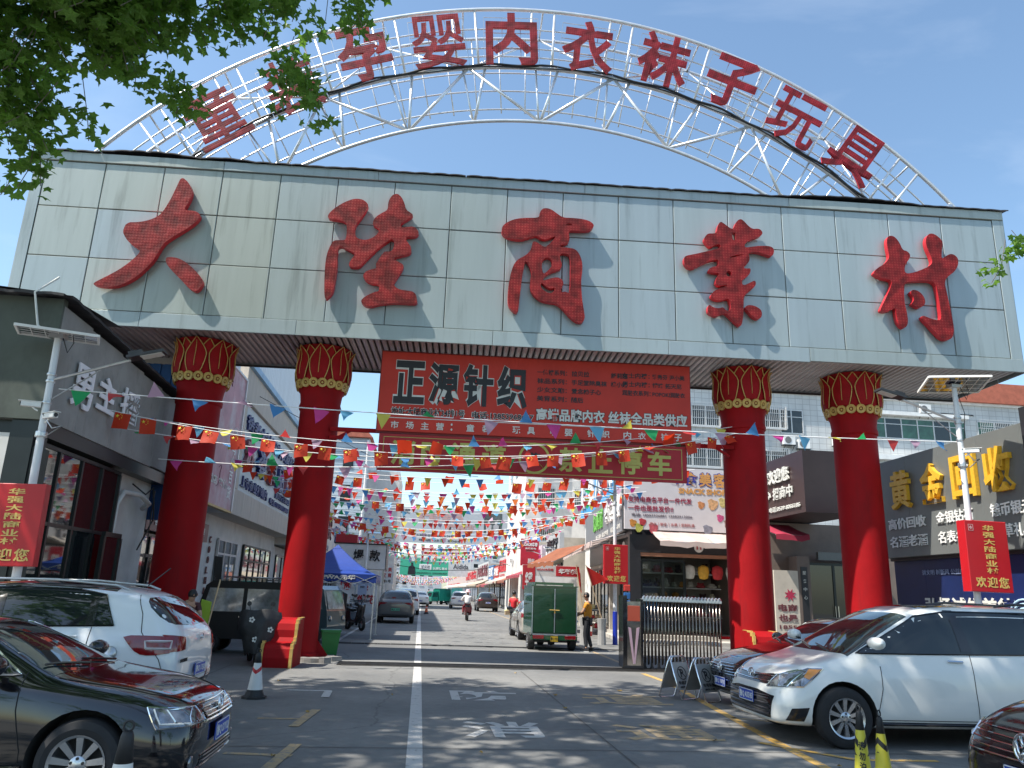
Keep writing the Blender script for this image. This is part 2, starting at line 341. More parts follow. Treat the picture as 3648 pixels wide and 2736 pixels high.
# corrugated roof sheets over the box: dark, lifted and torn at the left
roofm = M('bitumen_roof_sheet', (.035, .035, .04), .7, var=.3, vs=2, bump=.2, bs=6)
def corr(x0, x1, zf, lift, name):
    m = MB(); nx = int((x1 - x0) / .11); vs = []; fs = []
    for i in range(nx + 1):
        x = x0 + (x1 - x0) * i / nx; w = .026 * abs(sin((x) * pi / .46)) ** .5
        L_ = lift(x); sg = .0
        for j, (yy, zz) in enumerate(((F - .10, 0), (F - .02, .03), (0, .25), (B + .08, .0))):
            up = L_ if j < 2 else L_ * .3
            vs += [(x, yy, zf + zz + w + up), (x, yy, zf + zz + w + up - .03)]
    for i in range(nx):
        for j in range(3):
            a = i * 8 + j * 2; b = a + 8; fs += [(a, b, b + 2, a + 2), (a + 1, a + 3, b + 3, b + 1)]
        a = i * 8; b = a + 8; fs += [(a, a + 1, b + 1, b), (a + 6, b + 6, b + 7, a + 7)]
    m._add(vs, fs); return m.build(name, roofm, gate)
rr = random.Random(3)
bumpf = lambda x: (.10 * max(0, sin((x + 6.2) * 1.15)) ** 2 + .05 * max(0, sin((x + 1) * 2.3)) if -6.6 < x < -1.6 else 0)
bumpg = lambda x: (.10 * max(0, sin((x - 11.6) * .75)) if 11.7 < x < 15.6 else 0)
for x0, x1, lf in ((-7.95, -6.3, lambda x: 0), (-6.28, -1.4, bumpf), (-1.38, 3.2, lambda x: .01 * sin(x * 3)), (3.22, 7.4, lambda x: .008 * sin(x * 4)), (7.42, 11.6, lambda x: 0), (11.62, 15.8, bumpg), (15.82, 18.2, lambda x: 0)):
    corr(x0, x1, Z1 + .015, lf, 'roof_sheet')

# red LED letters
def led_mat(name, base, dot, sc):
    m = bpy.data.materials.new(name); m.use_nodes = True; N = m.node_tree.nodes; L = m.node_tree.links; b = N['Principled BSDF']; b.inputs['Roughness'].default_value = .6; b.inputs['Specular IOR Level'].default_value = .25
    t = N.new('ShaderNodeTexCoord'); s = N.new('ShaderNodeSeparateXYZ'); L.new(t.outputs['Object'], s.inputs[0])
    def mth(op, a, b_=None):
        q = N.new('ShaderNodeMath'); q.operation = op
        for i, v in enumerate((a, b_)):
            if v is None: continue
            if isinstance(v, (int, float)): q.inputs[i].default_value = v
            else: L.new(v, q.inputs[i])
        return q.outputs[0]
    sx = mth('SINE', mth('MULTIPLY', s.outputs[0], 2 * pi / sc)); sz = mth('SINE', mth('MULTIPLY', s.outputs[2], 2 * pi / sc))
    d = mth('MULTIPLY', mth('ADD', sx, sz), .5)
    r = N.new('ShaderNodeMapRange'); r.inputs[1].default_value = .35; r.inputs[2].default_value = .75; L.new(d, r.inputs[0])
    n = N.new('ShaderNodeTexNoise'); n.inputs['Scale'].default_value = 3.2; n.inputs['Detail'].default_value = 2; L.new(t.outputs['Object'], n.inputs['Vector'])
    r0 = N.new('ShaderNodeMapRange'); r0.inputs[1].default_value = .35; r0.inputs[2].default_value = .65; r0.inputs[3].default_value = .55; r0.inputs[4].default_value = 1.35; L.new(n.outputs[0], r0.inputs[0])
    x = N.new('ShaderNodeMixRGB'); x.inputs[1].default_value = (*base, 1); x.inputs[2].default_value = (*dot, 1); L.new(r.outputs[0], x.inputs[0])
    x2 = N.new('ShaderNodeMixRGB'); x2.blend_type = 'MULTIPLY'; x2.inputs[0].default_value = 1; L.new(x.outputs[0], x2.inputs[1]); L.new(r0.outputs[0], x2.inputs[2]); L.new(x2.outputs[0], b.inputs['Base Color'])
    bp = N.new('ShaderNodeBump'); bp.inputs['Strength'].default_value = .12; bp.inputs['Distance'].default_value = .01; L.new(d, bp.inputs['Height'])
    bp2 = N.new('ShaderNodeBump'); bp2.inputs['Strength'].default_value = .22; bp2.inputs['Distance'].default_value = .08; L.new(n.outputs[0], bp2.inputs['Height']); L.new(bp.outputs[0], bp2.inputs['Normal']); L.new(bp2.outputs[0], b.inputs['Normal'])
    return m
led = led_mat('red_led_face', (.19, .010, .012), (.27, .035, .028), .075); ledside = M('red_letter_edge', (.50, .02, .03), .4, var=.1)
LET={"da":[[[[-4.08,11.71],[-3.93,11.62],[-3.81,11.47],[-3.74,11.3],[-3.78,11.05],[-3.89,10.79],[-3.78,10.78],[-3.63,10.78],[-3.52,10.74],[-3.45,10.66],[-3.49,10.54],[-3.63,10.37],[-3.85,10.18],[-4.06,10.01],[-4.24,9.84],[-4.34,9.59],[-4.42,9.36],[-4.57,9.14],[-4.75,8.91],[-4.99,8.72],[-5.21,8.62],[-5.42,8.59],[-5.63,8.6],[-5.8,8.65],[-5.5,8.85],[-5.22,9.05],[-4.98,9.28],[-4.83,9.47],[-4.76,9.61],[-4.93,9.71],[-5.09,9.81],[-5.21,9.95],[-5.29,10.1],[-5.23,10.35],[-4.96,10.37],[-4.73,10.43],[-4.52,10.54],[-4.4,10.68],[-4.31,10.9],[-4.23,11.13],[-4.15,11.44]],[[-4.13,9.47],[-3.94,9.48],[-3.74,9.43],[-3.5,9.27],[-3.29,9.08],[-3.13,8.87],[-3.18,8.72],[-3.28,8.58],[-3.47,8.68],[-3.68,8.89],[-3.88,9.07],[-4.05,9.23],[-4.13,9.36]]],[]],"lu":[[[[-0.28,10.89],[-0.15,11.07],[0.05,11.24],[0.25,11.36],[0.41,11.41],[0.59,11.39],[0.71,11.29],[0.73,11.22],[0.66,11.03],[0.54,10.8],[0.45,10.66],[0.44,10.48],[0.49,10.32],[0.61,10.26],[0.77,10.26],[0.92,10.33],[1.04,10.46],[1.07,10.55],[1.02,10.62],[0.9,10.68],[0.88,10.78],[0.94,10.92],[1.09,11.04],[1.24,11.14],[1.23,11.32],[1.26,11.46],[1.33,11.58],[1.45,11.63],[1.57,11.53],[1.66,11.35],[1.71,11.17],[1.82,11.11],[1.91,11.04],[1.82,10.95],[1.62,10.8],[1.59,10.72],[1.65,10.66],[1.77,10.69],[1.91,10.72],[2.02,10.66],[2.08,10.56],[2.05,10.47],[1.93,10.42],[1.77,10.42],[1.75,10.34],[1.84,10.23],[1.92,10.11],[1.91,9.97],[1.79,9.91],[1.61,9.86],[1.46,9.78],[1.6,9.72],[1.77,9.63],[1.72,9.48],[1.61,9.27],[1.53,9.11],[1.59,9.01],[1.71,8.95],[1.91,8.94],[2.05,8.92],[2.13,8.83],[2.15,8.7],[2.17,8.62],[2.06,8.59],[1.78,8.6],[1.48,8.58],[1.19,8.52],[1.0,8.45],[0.86,8.47],[0.75,8.58],[0.82,8.69],[0.95,8.78],[1.1,8.86],[1.18,8.87],[1.19,8.99],[1.15,9.07],[0.99,9.07],[0.84,9.14],[0.75,9.26],[0.8,9.38],[0.92,9.45],[1.09,9.5],[1.04,9.6],[1.13,9.77],[1.23,9.97],[1.36,9.97],[1.45,10.02],[1.48,10.19],[1.44,10.32],[1.37,10.32],[1.22,10.19],[1.05,10.02],[0.89,9.82],[0.74,9.63],[0.65,9.51],[0.51,9.48],[0.37,9.51],[0.4,9.66],[0.49,9.79],[0.5,9.88],[0.35,9.94],[0.16,10.05],[0.07,10.01],[0.06,9.81],[0.09,9.55],[0.09,9.29],[0.07,8.99],[0.06,8.81],[-0.01,8.68],[-0.1,8.57],[-0.15,8.67],[-0.19,9.1],[-0.21,9.49],[-0.2,9.79],[-0.14,10.02],[-0.07,10.19],[0.09,10.21],[0.23,10.21],[0.25,10.35],[0.24,10.57],[0.22,10.7],[0.1,10.76],[-0.09,10.78],[-0.25,10.79]]],[]],"shang":[[[[4.2,10.76],[4.23,10.9],[4.37,11.02],[4.55,11.11],[4.81,11.16],[5.18,11.18],[5.18,11.32],[5.24,11.44],[5.33,11.48],[5.48,11.46],[5.63,11.35],[5.8,11.23],[6.04,11.24],[6.31,11.23],[6.52,11.18],[6.63,11.08],[6.6,10.99],[6.5,10.9],[6.21,10.88],[5.95,10.88],[5.98,10.7],[5.98,10.53],[5.85,10.47],[5.73,10.44],[5.75,10.38],[5.95,10.38],[6.14,10.36],[6.26,10.21],[6.33,9.98],[6.33,9.74],[6.3,9.52],[6.31,9.24],[6.33,8.97],[6.38,8.67],[6.41,8.48],[6.36,8.35],[6.24,8.33],[6.08,8.42],[5.88,8.64],[5.7,8.82],[5.48,8.83],[5.28,8.87],[5.09,9.0],[4.99,9.18],[5.0,9.44],[5.02,9.61],[4.98,9.76],[4.85,9.98],[4.82,9.75],[4.78,9.51],[4.76,9.25],[4.74,9.0],[4.72,8.72],[4.7,8.49],[4.55,8.56],[4.45,8.7],[4.43,8.91],[4.44,9.28],[4.48,9.56],[4.55,9.82],[4.65,9.97],[4.84,10.08],[4.96,10.22],[5.0,10.33],[5.03,10.52],[5.16,10.47],[5.34,10.35],[5.44,10.43],[5.56,10.57],[5.63,10.7],[5.5,10.63],[5.34,10.57],[5.22,10.6],[5.12,10.68],[4.93,10.61],[4.75,10.53],[4.53,10.53],[4.34,10.57],[4.23,10.65]]],[[[5.87,11.05],[5.94,11.08],[6.05,11.07],[6.03,11.02],[5.9,11.01]],[[5.28,9.93],[5.33,10.04],[5.45,10.09],[5.54,10.0],[5.54,9.84],[5.46,9.73],[5.36,9.63],[5.32,9.61],[5.28,9.76]],[[5.75,10.21],[5.89,10.22],[6.01,10.15],[6.02,9.72],[6.02,9.1],[5.9,9.16],[5.79,9.13],[5.79,9.23],[5.85,9.36],[5.83,9.47],[5.7,9.54],[5.54,9.51],[5.38,9.44],[5.3,9.42],[5.36,9.55],[5.5,9.66],[5.66,9.73],[5.78,9.78],[5.8,9.92],[5.74,10.07]],[[5.3,9.36],[5.39,9.27],[5.51,9.21],[5.63,9.25],[5.61,9.16],[5.55,9.09],[5.45,9.09],[5.33,9.16],[5.26,9.24],[5.26,9.33]]]],"ye":[[[[9.0,10.25],[9.03,10.35],[9.31,10.42],[9.5,10.48],[9.7,10.54],[9.92,10.61],[9.99,10.67],[9.98,10.75],[9.86,10.72],[9.74,10.64],[9.67,10.67],[9.54,10.84],[9.6,10.96],[9.68,11.04],[9.85,11.04],[9.91,11.11],[9.94,11.28],[10.02,11.42],[10.14,11.33],[10.33,11.19],[10.39,11.27],[10.44,11.42],[10.55,11.52],[10.64,11.49],[10.77,11.33],[10.89,11.24],[11.03,11.27],[11.12,11.23],[11.16,11.13],[11.08,11.05],[10.92,10.98],[10.75,10.9],[10.65,10.8],[10.64,10.68],[10.88,10.74],[11.18,10.78],[11.38,10.77],[11.45,10.66],[11.38,10.47],[11.17,10.54],[10.99,10.59],[10.86,10.59],[10.72,10.53],[10.76,10.47],[10.76,10.32],[10.68,10.21],[10.57,10.1],[10.68,10.09],[10.78,10.11],[10.76,9.97],[10.67,9.86],[10.54,9.77],[10.52,9.65],[10.58,9.61],[10.74,9.7],[10.88,9.78],[10.9,9.67],[10.84,9.57],[10.68,9.43],[10.55,9.31],[10.54,9.0],[10.51,8.72],[10.46,8.5],[10.39,8.48],[10.23,8.64],[10.1,8.78],[10.02,8.82],[9.92,8.77],[9.83,8.71],[9.68,8.75],[9.59,8.81],[9.59,8.95],[9.63,9.03],[9.74,8.95],[9.87,8.93],[10.01,8.98],[10.06,8.89],[10.16,8.87],[10.2,9.0],[10.17,9.18],[10.13,9.22],[9.98,9.16],[9.81,9.16],[9.66,9.24],[9.74,9.38],[9.87,9.47],[10.03,9.53],[10.17,9.6],[10.03,9.58],[9.9,9.55],[9.81,9.63],[9.85,9.79],[9.95,9.92],[9.81,9.92],[9.66,9.94],[9.64,10.0],[9.74,10.08],[9.9,10.11],[9.94,10.31],[9.79,10.28],[9.59,10.21],[9.39,10.09],[9.24,10.0],[9.1,10.02],[9.01,10.13]],[[10.61,9.05],[10.71,9.08],[10.86,9.05],[10.99,8.97],[11.02,8.85],[10.98,8.73],[10.87,8.69],[10.73,8.79],[10.64,8.91],[10.57,8.99]]],[[[10.33,11.11],[10.41,11.11],[10.42,10.97],[10.4,10.89],[10.34,10.88],[10.32,10.99]],[[10.13,9.97],[10.19,10.01],[10.26,9.96],[10.24,9.86],[10.16,9.83],[10.11,9.89]],[[10.19,10.35],[10.3,10.43],[10.5,10.48],[10.64,10.49],[10.5,10.45],[10.32,10.39]]]],"cun":[[[[14.08,10.18],[14.22,10.33],[14.38,10.43],[14.51,10.55],[14.59,10.68],[14.56,10.9],[14.55,11.13],[14.6,11.28],[14.71,11.31],[14.81,11.26],[14.91,11.11],[14.97,10.9],[15.09,10.88],[15.17,10.79],[15.15,10.68],[15.06,10.56],[14.96,10.38],[14.98,10.21],[15.2,10.26],[15.42,10.35],[15.64,10.46],[15.77,10.58],[15.74,10.78],[15.66,11.0],[15.64,11.2],[15.69,11.36],[15.81,11.46],[15.98,11.4],[16.14,11.21],[16.07,11.0],[16.02,10.69],[16.17,10.81],[16.3,10.88],[16.42,10.85],[16.5,10.74],[16.47,10.54],[16.34,10.35],[16.14,10.21],[16.03,10.05],[16.06,9.75],[16.1,9.36],[16.12,9.06],[16.14,8.75],[16.09,8.53],[15.99,8.42],[15.78,8.42],[15.63,8.59],[15.45,8.81],[15.27,9.01],[15.34,9.06],[15.53,8.98],[15.78,8.94],[15.83,9.05],[15.83,9.35],[15.81,9.73],[15.77,10.04],[15.49,10.05],[15.17,10.01],[14.94,9.98],[14.88,9.68],[14.87,9.35],[14.91,9.08],[14.91,8.82],[14.82,8.68],[14.72,8.69],[14.63,8.83],[14.6,9.06],[14.61,9.25],[14.46,9.14],[14.33,9.09],[14.17,9.12],[14.27,9.3],[14.39,9.52],[14.52,9.78],[14.58,9.94],[14.56,10.01],[14.38,10.03],[14.22,10.09]],[[15.05,9.69],[15.12,9.77],[15.25,9.76],[15.38,9.66],[15.45,9.49],[15.41,9.34],[15.24,9.26],[15.14,9.33],[15.04,9.37],[15.13,9.45],[15.14,9.56]]],[]]}
for nm, (polys, holes) in LET.items():
    root = None
    for ip, P in enumerate(polys):
        P = chaikin(P, 2); H = [chaikin(h, 2) for h in holes] if ip == 0 else []
        m = MB(); m.m = 0; m.prism(P, F - .20, F - .05, 'xz', H)
        nf = len(m.f)
        # faces on the front take the LED face, the rim takes the edge paint
        for q, f in enumerate(m.f):
            m.mi[q] = 0 if all(abs(m.v[i][1] - (F - .20)) < 1e-4 for i in f) else 1
        o = m.build('gate_character' if ip == 0 else 'stroke', [led, ledside], gate if root is None else root, fixn=True)
        if root is None: root = o
    xs = [p[0] for p in polys[0]]; zs = [p[1] for p in polys[0]]
    mm = MB()
    for q in range(6):
        px, pz = polys[0][(q * 7) % len(polys[0])]; cx, cz = sum(xs) / len(xs), sum(zs) / len(zs)
        px += (cx - px) * .12; pz += (cz - pz) * .12; mm.box(px - .012, px + .012, F - .05, F, pz - .012, pz + .012)
    mm.build('standoff_pin', steel, root)
# thin lamp brackets left of the first character
# columns
def column(a, R, name='column', b=0):
    m = MB(); pr = [(R + .05, 0), (R + .05, .12), (R, .16), (R * 1.0, 6.05), (R + .03, 6.08), (R + .04, 6.16), (R + .01, 6.26), (R + .04, 6.5), (R + .09, 6.62), (R + .15, 6.78), (R + .18, 7.0), (R + .16, 7.25), (R + .13, 7.42), (R + .15, 7.58), (R + .21, 7.70), (R * .9, 7.72)]
    m.lathe(pr, 48); c = m.build(name, redcol, gate, smooth='auto', loc=(a, b, 0))
    # lotus petals: curved shells with gold edges
    def rad(z):
        for (r0, z0), (r1, z1) in zip(pr[:-1], pr[1:]):
            if z0 <= z <= z1 and z1 > z0: return r0 + (r1 - r0) * (z - z0) / (z1 - z0)
        return pr[-2][0]
    shade = M('red_petal_paint', (.31, .007, .01), .6, var=.15, vs=4, spec=.15)
    def petal(ang, z0, z1, hw, off, edge, vein):
        pm = MB(); nn = 9; rows_ = []
        L = []; Rr = []
        for i in range(nn + 1):
            t = i / nn; z = z0 + (z1 - z0) * t; w = hw * (sin(pi * min(1, .18 + t * .62)) ** .8 if t < .55 else sin(pi * (.18 + .55 * .62)) ** .8 * (1 - ((t - .55) / .45) ** 1.35))
            w = max(w, .0); rr_ = rad(z) + off + .035 * t * t
            L.append((ang - w / rr_, rr_, z)); Rr.append((ang + w / rr_, rr_, z))
        vs = []; fs = []
        for i in range(nn + 1):
            (aa, r, z), (bb, _, _) = L[i], Rr[i]
            for k in range(5):
                th = aa + (bb - aa) * k / 4; bul = r + .02 * sin(pi * k / 4); vs.append((bul * cos(th), bul * sin(th), z))
            for k in range(5):
                th = aa + (bb - aa) * k / 4; vs.append(((r - .02) * cos(th), (r - .02) * sin(th), z))
        for i in range(nn):
            for k in range(4):
                o_ = i * 10 + k; fs.append((o_, o_ + 1, o_ + 11, o_ + 10)); fs.append((o_ + 5, o_ + 15, o_ + 16, o_ + 6))
        pm._add(vs, fs); po = pm.build('petal', shade, c, smooth=True, fixn=True)
        em = MB(); path = [(r * cos(t), r * sin(t), z) for t, r, z in L] + [(r * cos(t), r * sin(t), z) for t, r, z in Rr[::-1]][1:]
        em.tube([Vector(p) * 1.0 + Vector((cos(ang), sin(ang), 0)) * .012 for p in path], edge, 5)
        if vein: em.tube([((rad(z0 + (z1 - z0) * t) + off + .03 + .035 * t * t) * cos(ang), (rad(z0 + (z1 - z0) * t) + off + .03 + .035 * t * t) * sin(ang), z0 + (z1 - z0) * t) for t in (.15, .3, .45, .6, .75, .9)], .009, 4)
        return po, em
    gm = MB()
    for i in range(8):
        for (an, z0, z1, hw, off) in ((2 * pi * (i + .5) / 8, 7.25, 7.68, .14, .012), (2 * pi * i / 8, 6.80, 7.70, .26, .03)):
            po, em = petal(an, z0, z1, hw, off, .013, z0 < 7)
            gm.v, b0 = gm.v + em.v, len(gm.v); gm.f += [[q + b0 for q in f] for f in em.f]; gm.mi += em.mi
    gm.build('gold_petal_edge', gold, c, smooth=True)
    for i in range(18):   # medallion ring
        th = 2 * pi * i / 18; mm = MB(T=Matrix.Rotation(th, 4, 'Z') @ Matrix.Translation((rad(6.70) + .015, 0, 6.70)) @ Matrix.Rotation(radians(14), 4, 'Y'))
        mm.lathe([(.055, -.01), (.055, .02), (.12, .03), (.125, -.02)], 12, 'x', caps=False); mm.lathe([(.03, -.01), (.03, .02), (.001, .025)], 8, 'x')
        mm.build('medallion', gold, c)
    return c
column(-3.37, .545, b=-.02); column(-.28, .50); column(10.97, .55); column(14.05, .555)
# fins at the column feet
for a, R in ((-3.37, .545), (-.28, .50), (10.97, .55), (14.05, .555)):
    for th in (0, 90, 180, 270):
        m = MB(T=Matrix.Translation((a, 0, 0)) @ Matrix.Rotation(radians(th + 20), 4, 'Z')); m.prism([(R, 0), (R + .28, 0), (R + .28, .06), (R, .42)], -.02, .02, 'xz')
        m.build('column_foot_fin', redcol, gate, fixn=True)
# stepped scroll blocks in front of the columns
def scroll(a, off, s=1):
    prof = [(0, 0), (-.95, 0), (-.98, .2), (-.95, .38), (-.88, .47), (-.72, .52), (-.66, .6), (-.66, .75), (-.62, .88), (-.5, .96), (-.3, .99), (0, .99)]
    P = [(off + y, z) for y, z in prof]
    b = MB().prism(P, a - .33, a + .33, 'yz').build('scroll_block', redcol, gate, fixn=True)
    for xx in (a - .335, a + .275):
        g = MB(); path = prof[1:]
        for (y0, z0), (y1, z1) in zip(path[:-1], path[1:]):
            g.box(xx, xx + .06, off + min(y0, y1) - .012, off + max(y0, y1) + .03, min(z0, z1), max(z0, z1) + .012)
        g.build('gold_edge', gold, b)
scroll(-.2, -1.45); scroll(10.9, -.45)
for a in (-3.4, 14.05): scroll(a, -.55)
# cross bar between the inner columns
m = MB(); m.box(.1, 10.55, -.42, -.34, 5.50, 5.60); m.box(.1, .5, -.42, -.34, 5.3, 5.38)
for a, s in ((.28, 1), (10.4, -1)): m.beam((a - s * .03, -.38, 5.3), (a + s * .32, -.38, 5.52), .06)
m.build('cross_bar', redcol, gate)

# ---------------------------------------------------------------- arch truss with the red characters
arch = empty('arch_truss', (-2.6, 19.9, 0), -2.8, 'arched steel truss standing on the gate roof carrying ten red characters', 'arch')
CX = 5.2
OA, MI, IN = (2.84, 15.5), (2.55, 13.8), (2.46, 12.13)
zb = 12.3
def ap(ring, th, off=-.8):
    cz, R = ring; return Vector((CX + R * sin(th), off, cz + R * cos(th)))
def thmax(ring, z=zb): cz, R = ring; return math.acos(max(-1, min(1, (z - cz) / R)))
pipe = M('truss_pipe', (.70, .71, .72), .35, .6, var=.12, vs=5)
def arc(ring, off, r, name, n=60):
    t = thmax(ring); MB().tube([ap(ring, -t + 2 * t * i / n, off) for i in range(n + 1)], r, 8).build(name, pipe, arch, smooth=True)
FO, BO = -.8, .45
arc(OA, FO, .055, 'outer_chord'); arc(MI, FO, .06, 'middle_chord'); arc(IN, FO, .05, 'inner_chord')
arc(OA, BO, .045, 'rear_chord')
lines = [(OA, FO), (MI, FO)]
for k, z_ in ((.33, 0), (.66, 0)):
    rg = (OA[0] + (MI[0] - OA[0]) * k, OA[1] + (MI[1] - OA[1]) * k); arc(rg, FO + .03, .022, 'lattice_arc')
for k in (.17, .33, .5, .67):
    rg = (OA[0] + (IN[0] - OA[0]) * k, OA[1] + (IN[1] - OA[1]) * k); arc(rg, BO, .024, 'lattice_arc')
tm = min(thmax(OA), 1.0)
NB = 12
pos = [-.92 + 1.84 * i / NB for i in range(NB + 1)]
def member(p, q, r, nm): 
    if min(p.z, q.z) < zb - .05:
        if max(p.z, q.z) < zb + .1: return
        if p.z > q.z: p, q = q, p
        t = (zb - p.z) / (q.z - p.z); p = p.lerp(q, t)
    MB().tube([p, q], r, 6).build(nm, pipe, arch, smooth=True)
for i, th in enumerate(pos):
    for s in (-.022, .022): member(ap(MI, th + s), ap(OA, th + s), .036, 'post')
    member(ap(MI, th + .035, FO), ap(IN, th + .0, FO), .042, 'post'); member(ap(MI, th - .012, FO + .04), ap(IN, th - .003, FO + .04), .03, 'strut')
    member(ap(OA, th, FO), ap(OA, th, BO), .03, 'tie'); member(ap(IN, th, FO), ap((IN[0], IN[1] + 1.05), th, BO), .03, 'tie')
    if i < NB:
        t2 = pos[i + 1]
        if i % 2: member(ap(MI, th, FO), ap(IN, t2, FO), .045, 'diagonal'); member(ap(MI, th, FO), ap(OA, t2, BO), .03, 'diagonal')
        else: member(ap(IN, th, FO), ap(MI, t2, FO), .045, 'diagonal'); member(ap(OA, th, BO), ap(MI, t2, FO), .03, 'diagonal')
for i in range(34):
    th = -.9 + 1.8 * i / 33; member(ap(OA, th, BO), ap((IN[0] + .1, IN[1] + 1.0), th, BO), .02, 'lattice_bar')
# black cable along the middle chord
t = thmax(MI) - .03; MB().tube([ap((MI[0], MI[1] + .02 + .035 * sin(i * 1.1)), -t + 2 * t * i / 70, FO - .09) for i in range(71)], .032, 6).build('cable', black, arch, smooth=True)
MB().tube([ap((MI[0], MI[1] - .05 + .03 * sin(i * .7)), -t + 2 * t * i / 70, FO - .09) for i in range(71)], .018, 5).build('cable', black, arch, smooth=True)
led2 = led_mat('red_led_small_face', (.19, .009, .016), (.27, .03, .035), .06)
AL = [('童', -3.7, 14.16), ('装', -1.76, 15.31), ('孕', .14, 16.49), ('婴', 2.19, 17.09), ('内', 4.29, 17.36), ('衣', 6.52, 17.28), ('袜', 8.75, 17.03), ('子', 10.74, 16.43), ('玩', 12.58, 15.38), ('具', 14.26, 14.32)]
for ch, a, z in AL:
    th = atan2(a - CX, z - OA[0]); vs, fs = textmesh(ch, .010 if ch in '童装婴玩具' else .024, .05, 3)
    a0 = min(v.x for v in vs); a1 = max(v.x for v in vs); b0 = min(v.y for v in vs); b1 = max(v.y for v in vs)
    W, H = 1.5, 1.74
    m = MB(); m.v = [((v.x - (a0 + a1) / 2) / (a1 - a0) * W, v.z * .5, (v.y - (b0 + b1) / 2) / (b1 - b0) * H) for v in vs]; m.f = list(fs)
    m.mi = [0 if all(m.v[i][1] < -.02 for i in f) else 1 for f in fs]
    o = m.build('arch_character', [led2, ledside], arch); o.location = (a, FO - .2, z - .22); o.rotation_euler = (0, th * .92, 0)
    fr = MB(); w = .8
    for q in range(4): fr.beam((-w + q * 2 * w / 3, .1, -w), (-w + q * 2 * w / 3, .1, w), .018); fr.beam((-w, .11, -w + q * 2 * w / 3), (w, .11, -w + q * 2 * w / 3), .018)
    fr.build('character_frame', steel, o)
# feet brackets on the roof
for a in (-6.6, -4.2, 14.9, 17.0):
    MB().box(a - .06, a + .06, FO - .06, FO + .06, zb - .02, zb + .5).build('foot_bracket', steel, arch)

# ---------------------------------------------------------------- banners hanging between the inner columns
GM = Matrix.Translation((-2.6, 19.9, 0)) @ Matrix.Rotation(radians(-2.8), 4, 'Z')
def gloc(a, b, z): return (GM @ Vector((a, b, z)))[:]
redban = M('red_banner_print', (.52, .03, .015), .6, var=.1, vs=1.2, bump=.35, bs=2.2); redban2 = M('dark_red_banner', (.36, .012, .02), .6, var=.1, vs=1.5, bump=.3, bs=2.5)
blk = M('black_print', (.015, .015, .018), .5, var=0); palep = M('pale_print', (.62, .62, .58), .5, var=0); olive = M('olive_print', (.42, .42, .10), .5, var=.1)
bn = empty('red_shop_banner', gloc(1.3, -.62, 5.52), -2.8, 'red banner with big black characters hung under the gate soffit', 'banner')
W1, H1 = 8.05, 2.08
MB().box(0, W1, -.03, .03, 0, H1).build('banner_sheet', redban, bn); MB().box(-.03, W1 + .03, .03, .09, -.04, H1 + .05).build('back_frame', M('banner_frame', (.2, .02, .02), .6), bn)
def t2(s, x0, x1, z0, z1, mat=blk, b=.02, par=None, y=-.034, halo=None): 
    if halo: text(s, x0 - .015, x1 + .015, z0 - .015, z1 + .015, halo, par or bn, y=y, bold=b + .028, depth=.001, name='lettering_outline')
    text(s, x0, x1, z0, z1, mat, par or bn, y=y - .004, bold=b, depth=.001)
for i, c_ in enumerate('正源针织'): t2(c_, .35 + i * .88, .35 + i * .88 + .78, .72 + .0 * i, 1.86, b=.035, halo=palep)
t2('地址:大陆商业村34排1号', .33, 2.18, .42, .62, halo=palep); t2('电话:13853968627', 2.38, 3.95, .42, .60, halo=palep)
t2('高端品牌内衣 丝袜全品类供应', 4.02, 7.95, .44, .78, palep, .03, halo=blk)
rows_ = [('一体裤系列：', '拉贝拉', '舒莉娅', '女士内裤：', '雅秀芬 尹小美'), ('袜品系列：', '手足堂除臭袜', '棉小妹', '男士内裤：', '博珞 拓天尼'), ('少女文胸：', '爱念柚子心', '', '润肤衣系列：', 'POPOKI润肤衣'), ('美背系列：', '随后', '', '', '')]
for i, (p, q, r, s, t) in enumerate(rows_):
    z = 1.66 - i * .235
    t2(p, 4.02, 4.80, z, z + .15)
    if q: t2(q, 4.92, 4.92 + .155 * len(q), z, z + .15)
    if r: t2(r, 5.95, 5.95 + .15 * len(r), z, z + .15)
    if s: t2(s, 6.25, 6.98 if len(s) < 6 else 7.0, z + .03, z + .18)
    if t: t2(t, 7.05, 7.05 + min(.86, .13 * len(t)), z + .03, z + .17)
MB().box(.0, W1, -.036, -.031, .335, .355).build('printed_line', palep, bn)
for s, x in (('市', .34), ('场', .72), ('主', 1.1), ('营', 1.48), (':', 1.85), ('童', 2.25), ('装', 2.65), ('玩', 3.42), ('具', 3.8), ('孕', 4.38), ('婴', 4.76), ('针', 5.34), ('织', 5.72), ('内', 6.28), ('衣', 6.66), ('袜', 7.25), ('子', 7.6)):
    t2(s, x, x + (.2 if s != ':' else .05), .07, .26, palep, .02)
bn2 = empty('no_parking_banner', gloc(1.37, -.60, 4.52), -2.8, 'dark red fire lane banner with olive characters under the shop banner', 'banner')
W2, H2 = 7.85, .93
MB().box(0, W2, -.03, .03, 0, H2).build('banner_sheet', redban2, bn2)
fm = MB(); fm.box(.12, W2 - .12, -.036, -.031, .07, .085); fm.box(.12, W2 - .12, -.036, -.031, H2 - .085, H2 - .07); fm.box(.12, .135, -.036, -.031, .085, H2 - .085); fm.box(W2 - .135, W2 - .12, -.036, -.031, .085, H2 - .085); fm.build('printed_border', olive, bn2)
for i, c_ in enumerate('消防通道'): t2(c_, .32 + i * .76, .32 + i * .76 + .62, .16, .78, olive, .03, bn2)
for i, c_ in enumerate('禁止停车'): t2(c_, 4.55 + i * .76, 4.55 + i * .76 + .62, .16, .78, olive, .03, bn2)
rg = MB(); rg.lathe([(.34, -.034), (.34, -.04), (.40, -.04), (.40, -.034)], 32, 'y', (3.93, 0, .465), caps=False); rg.beam((3.7, -.044, .7), (4.16, -.044, .23), .05, .004); rg.build('printed_ring', olive, bn2)
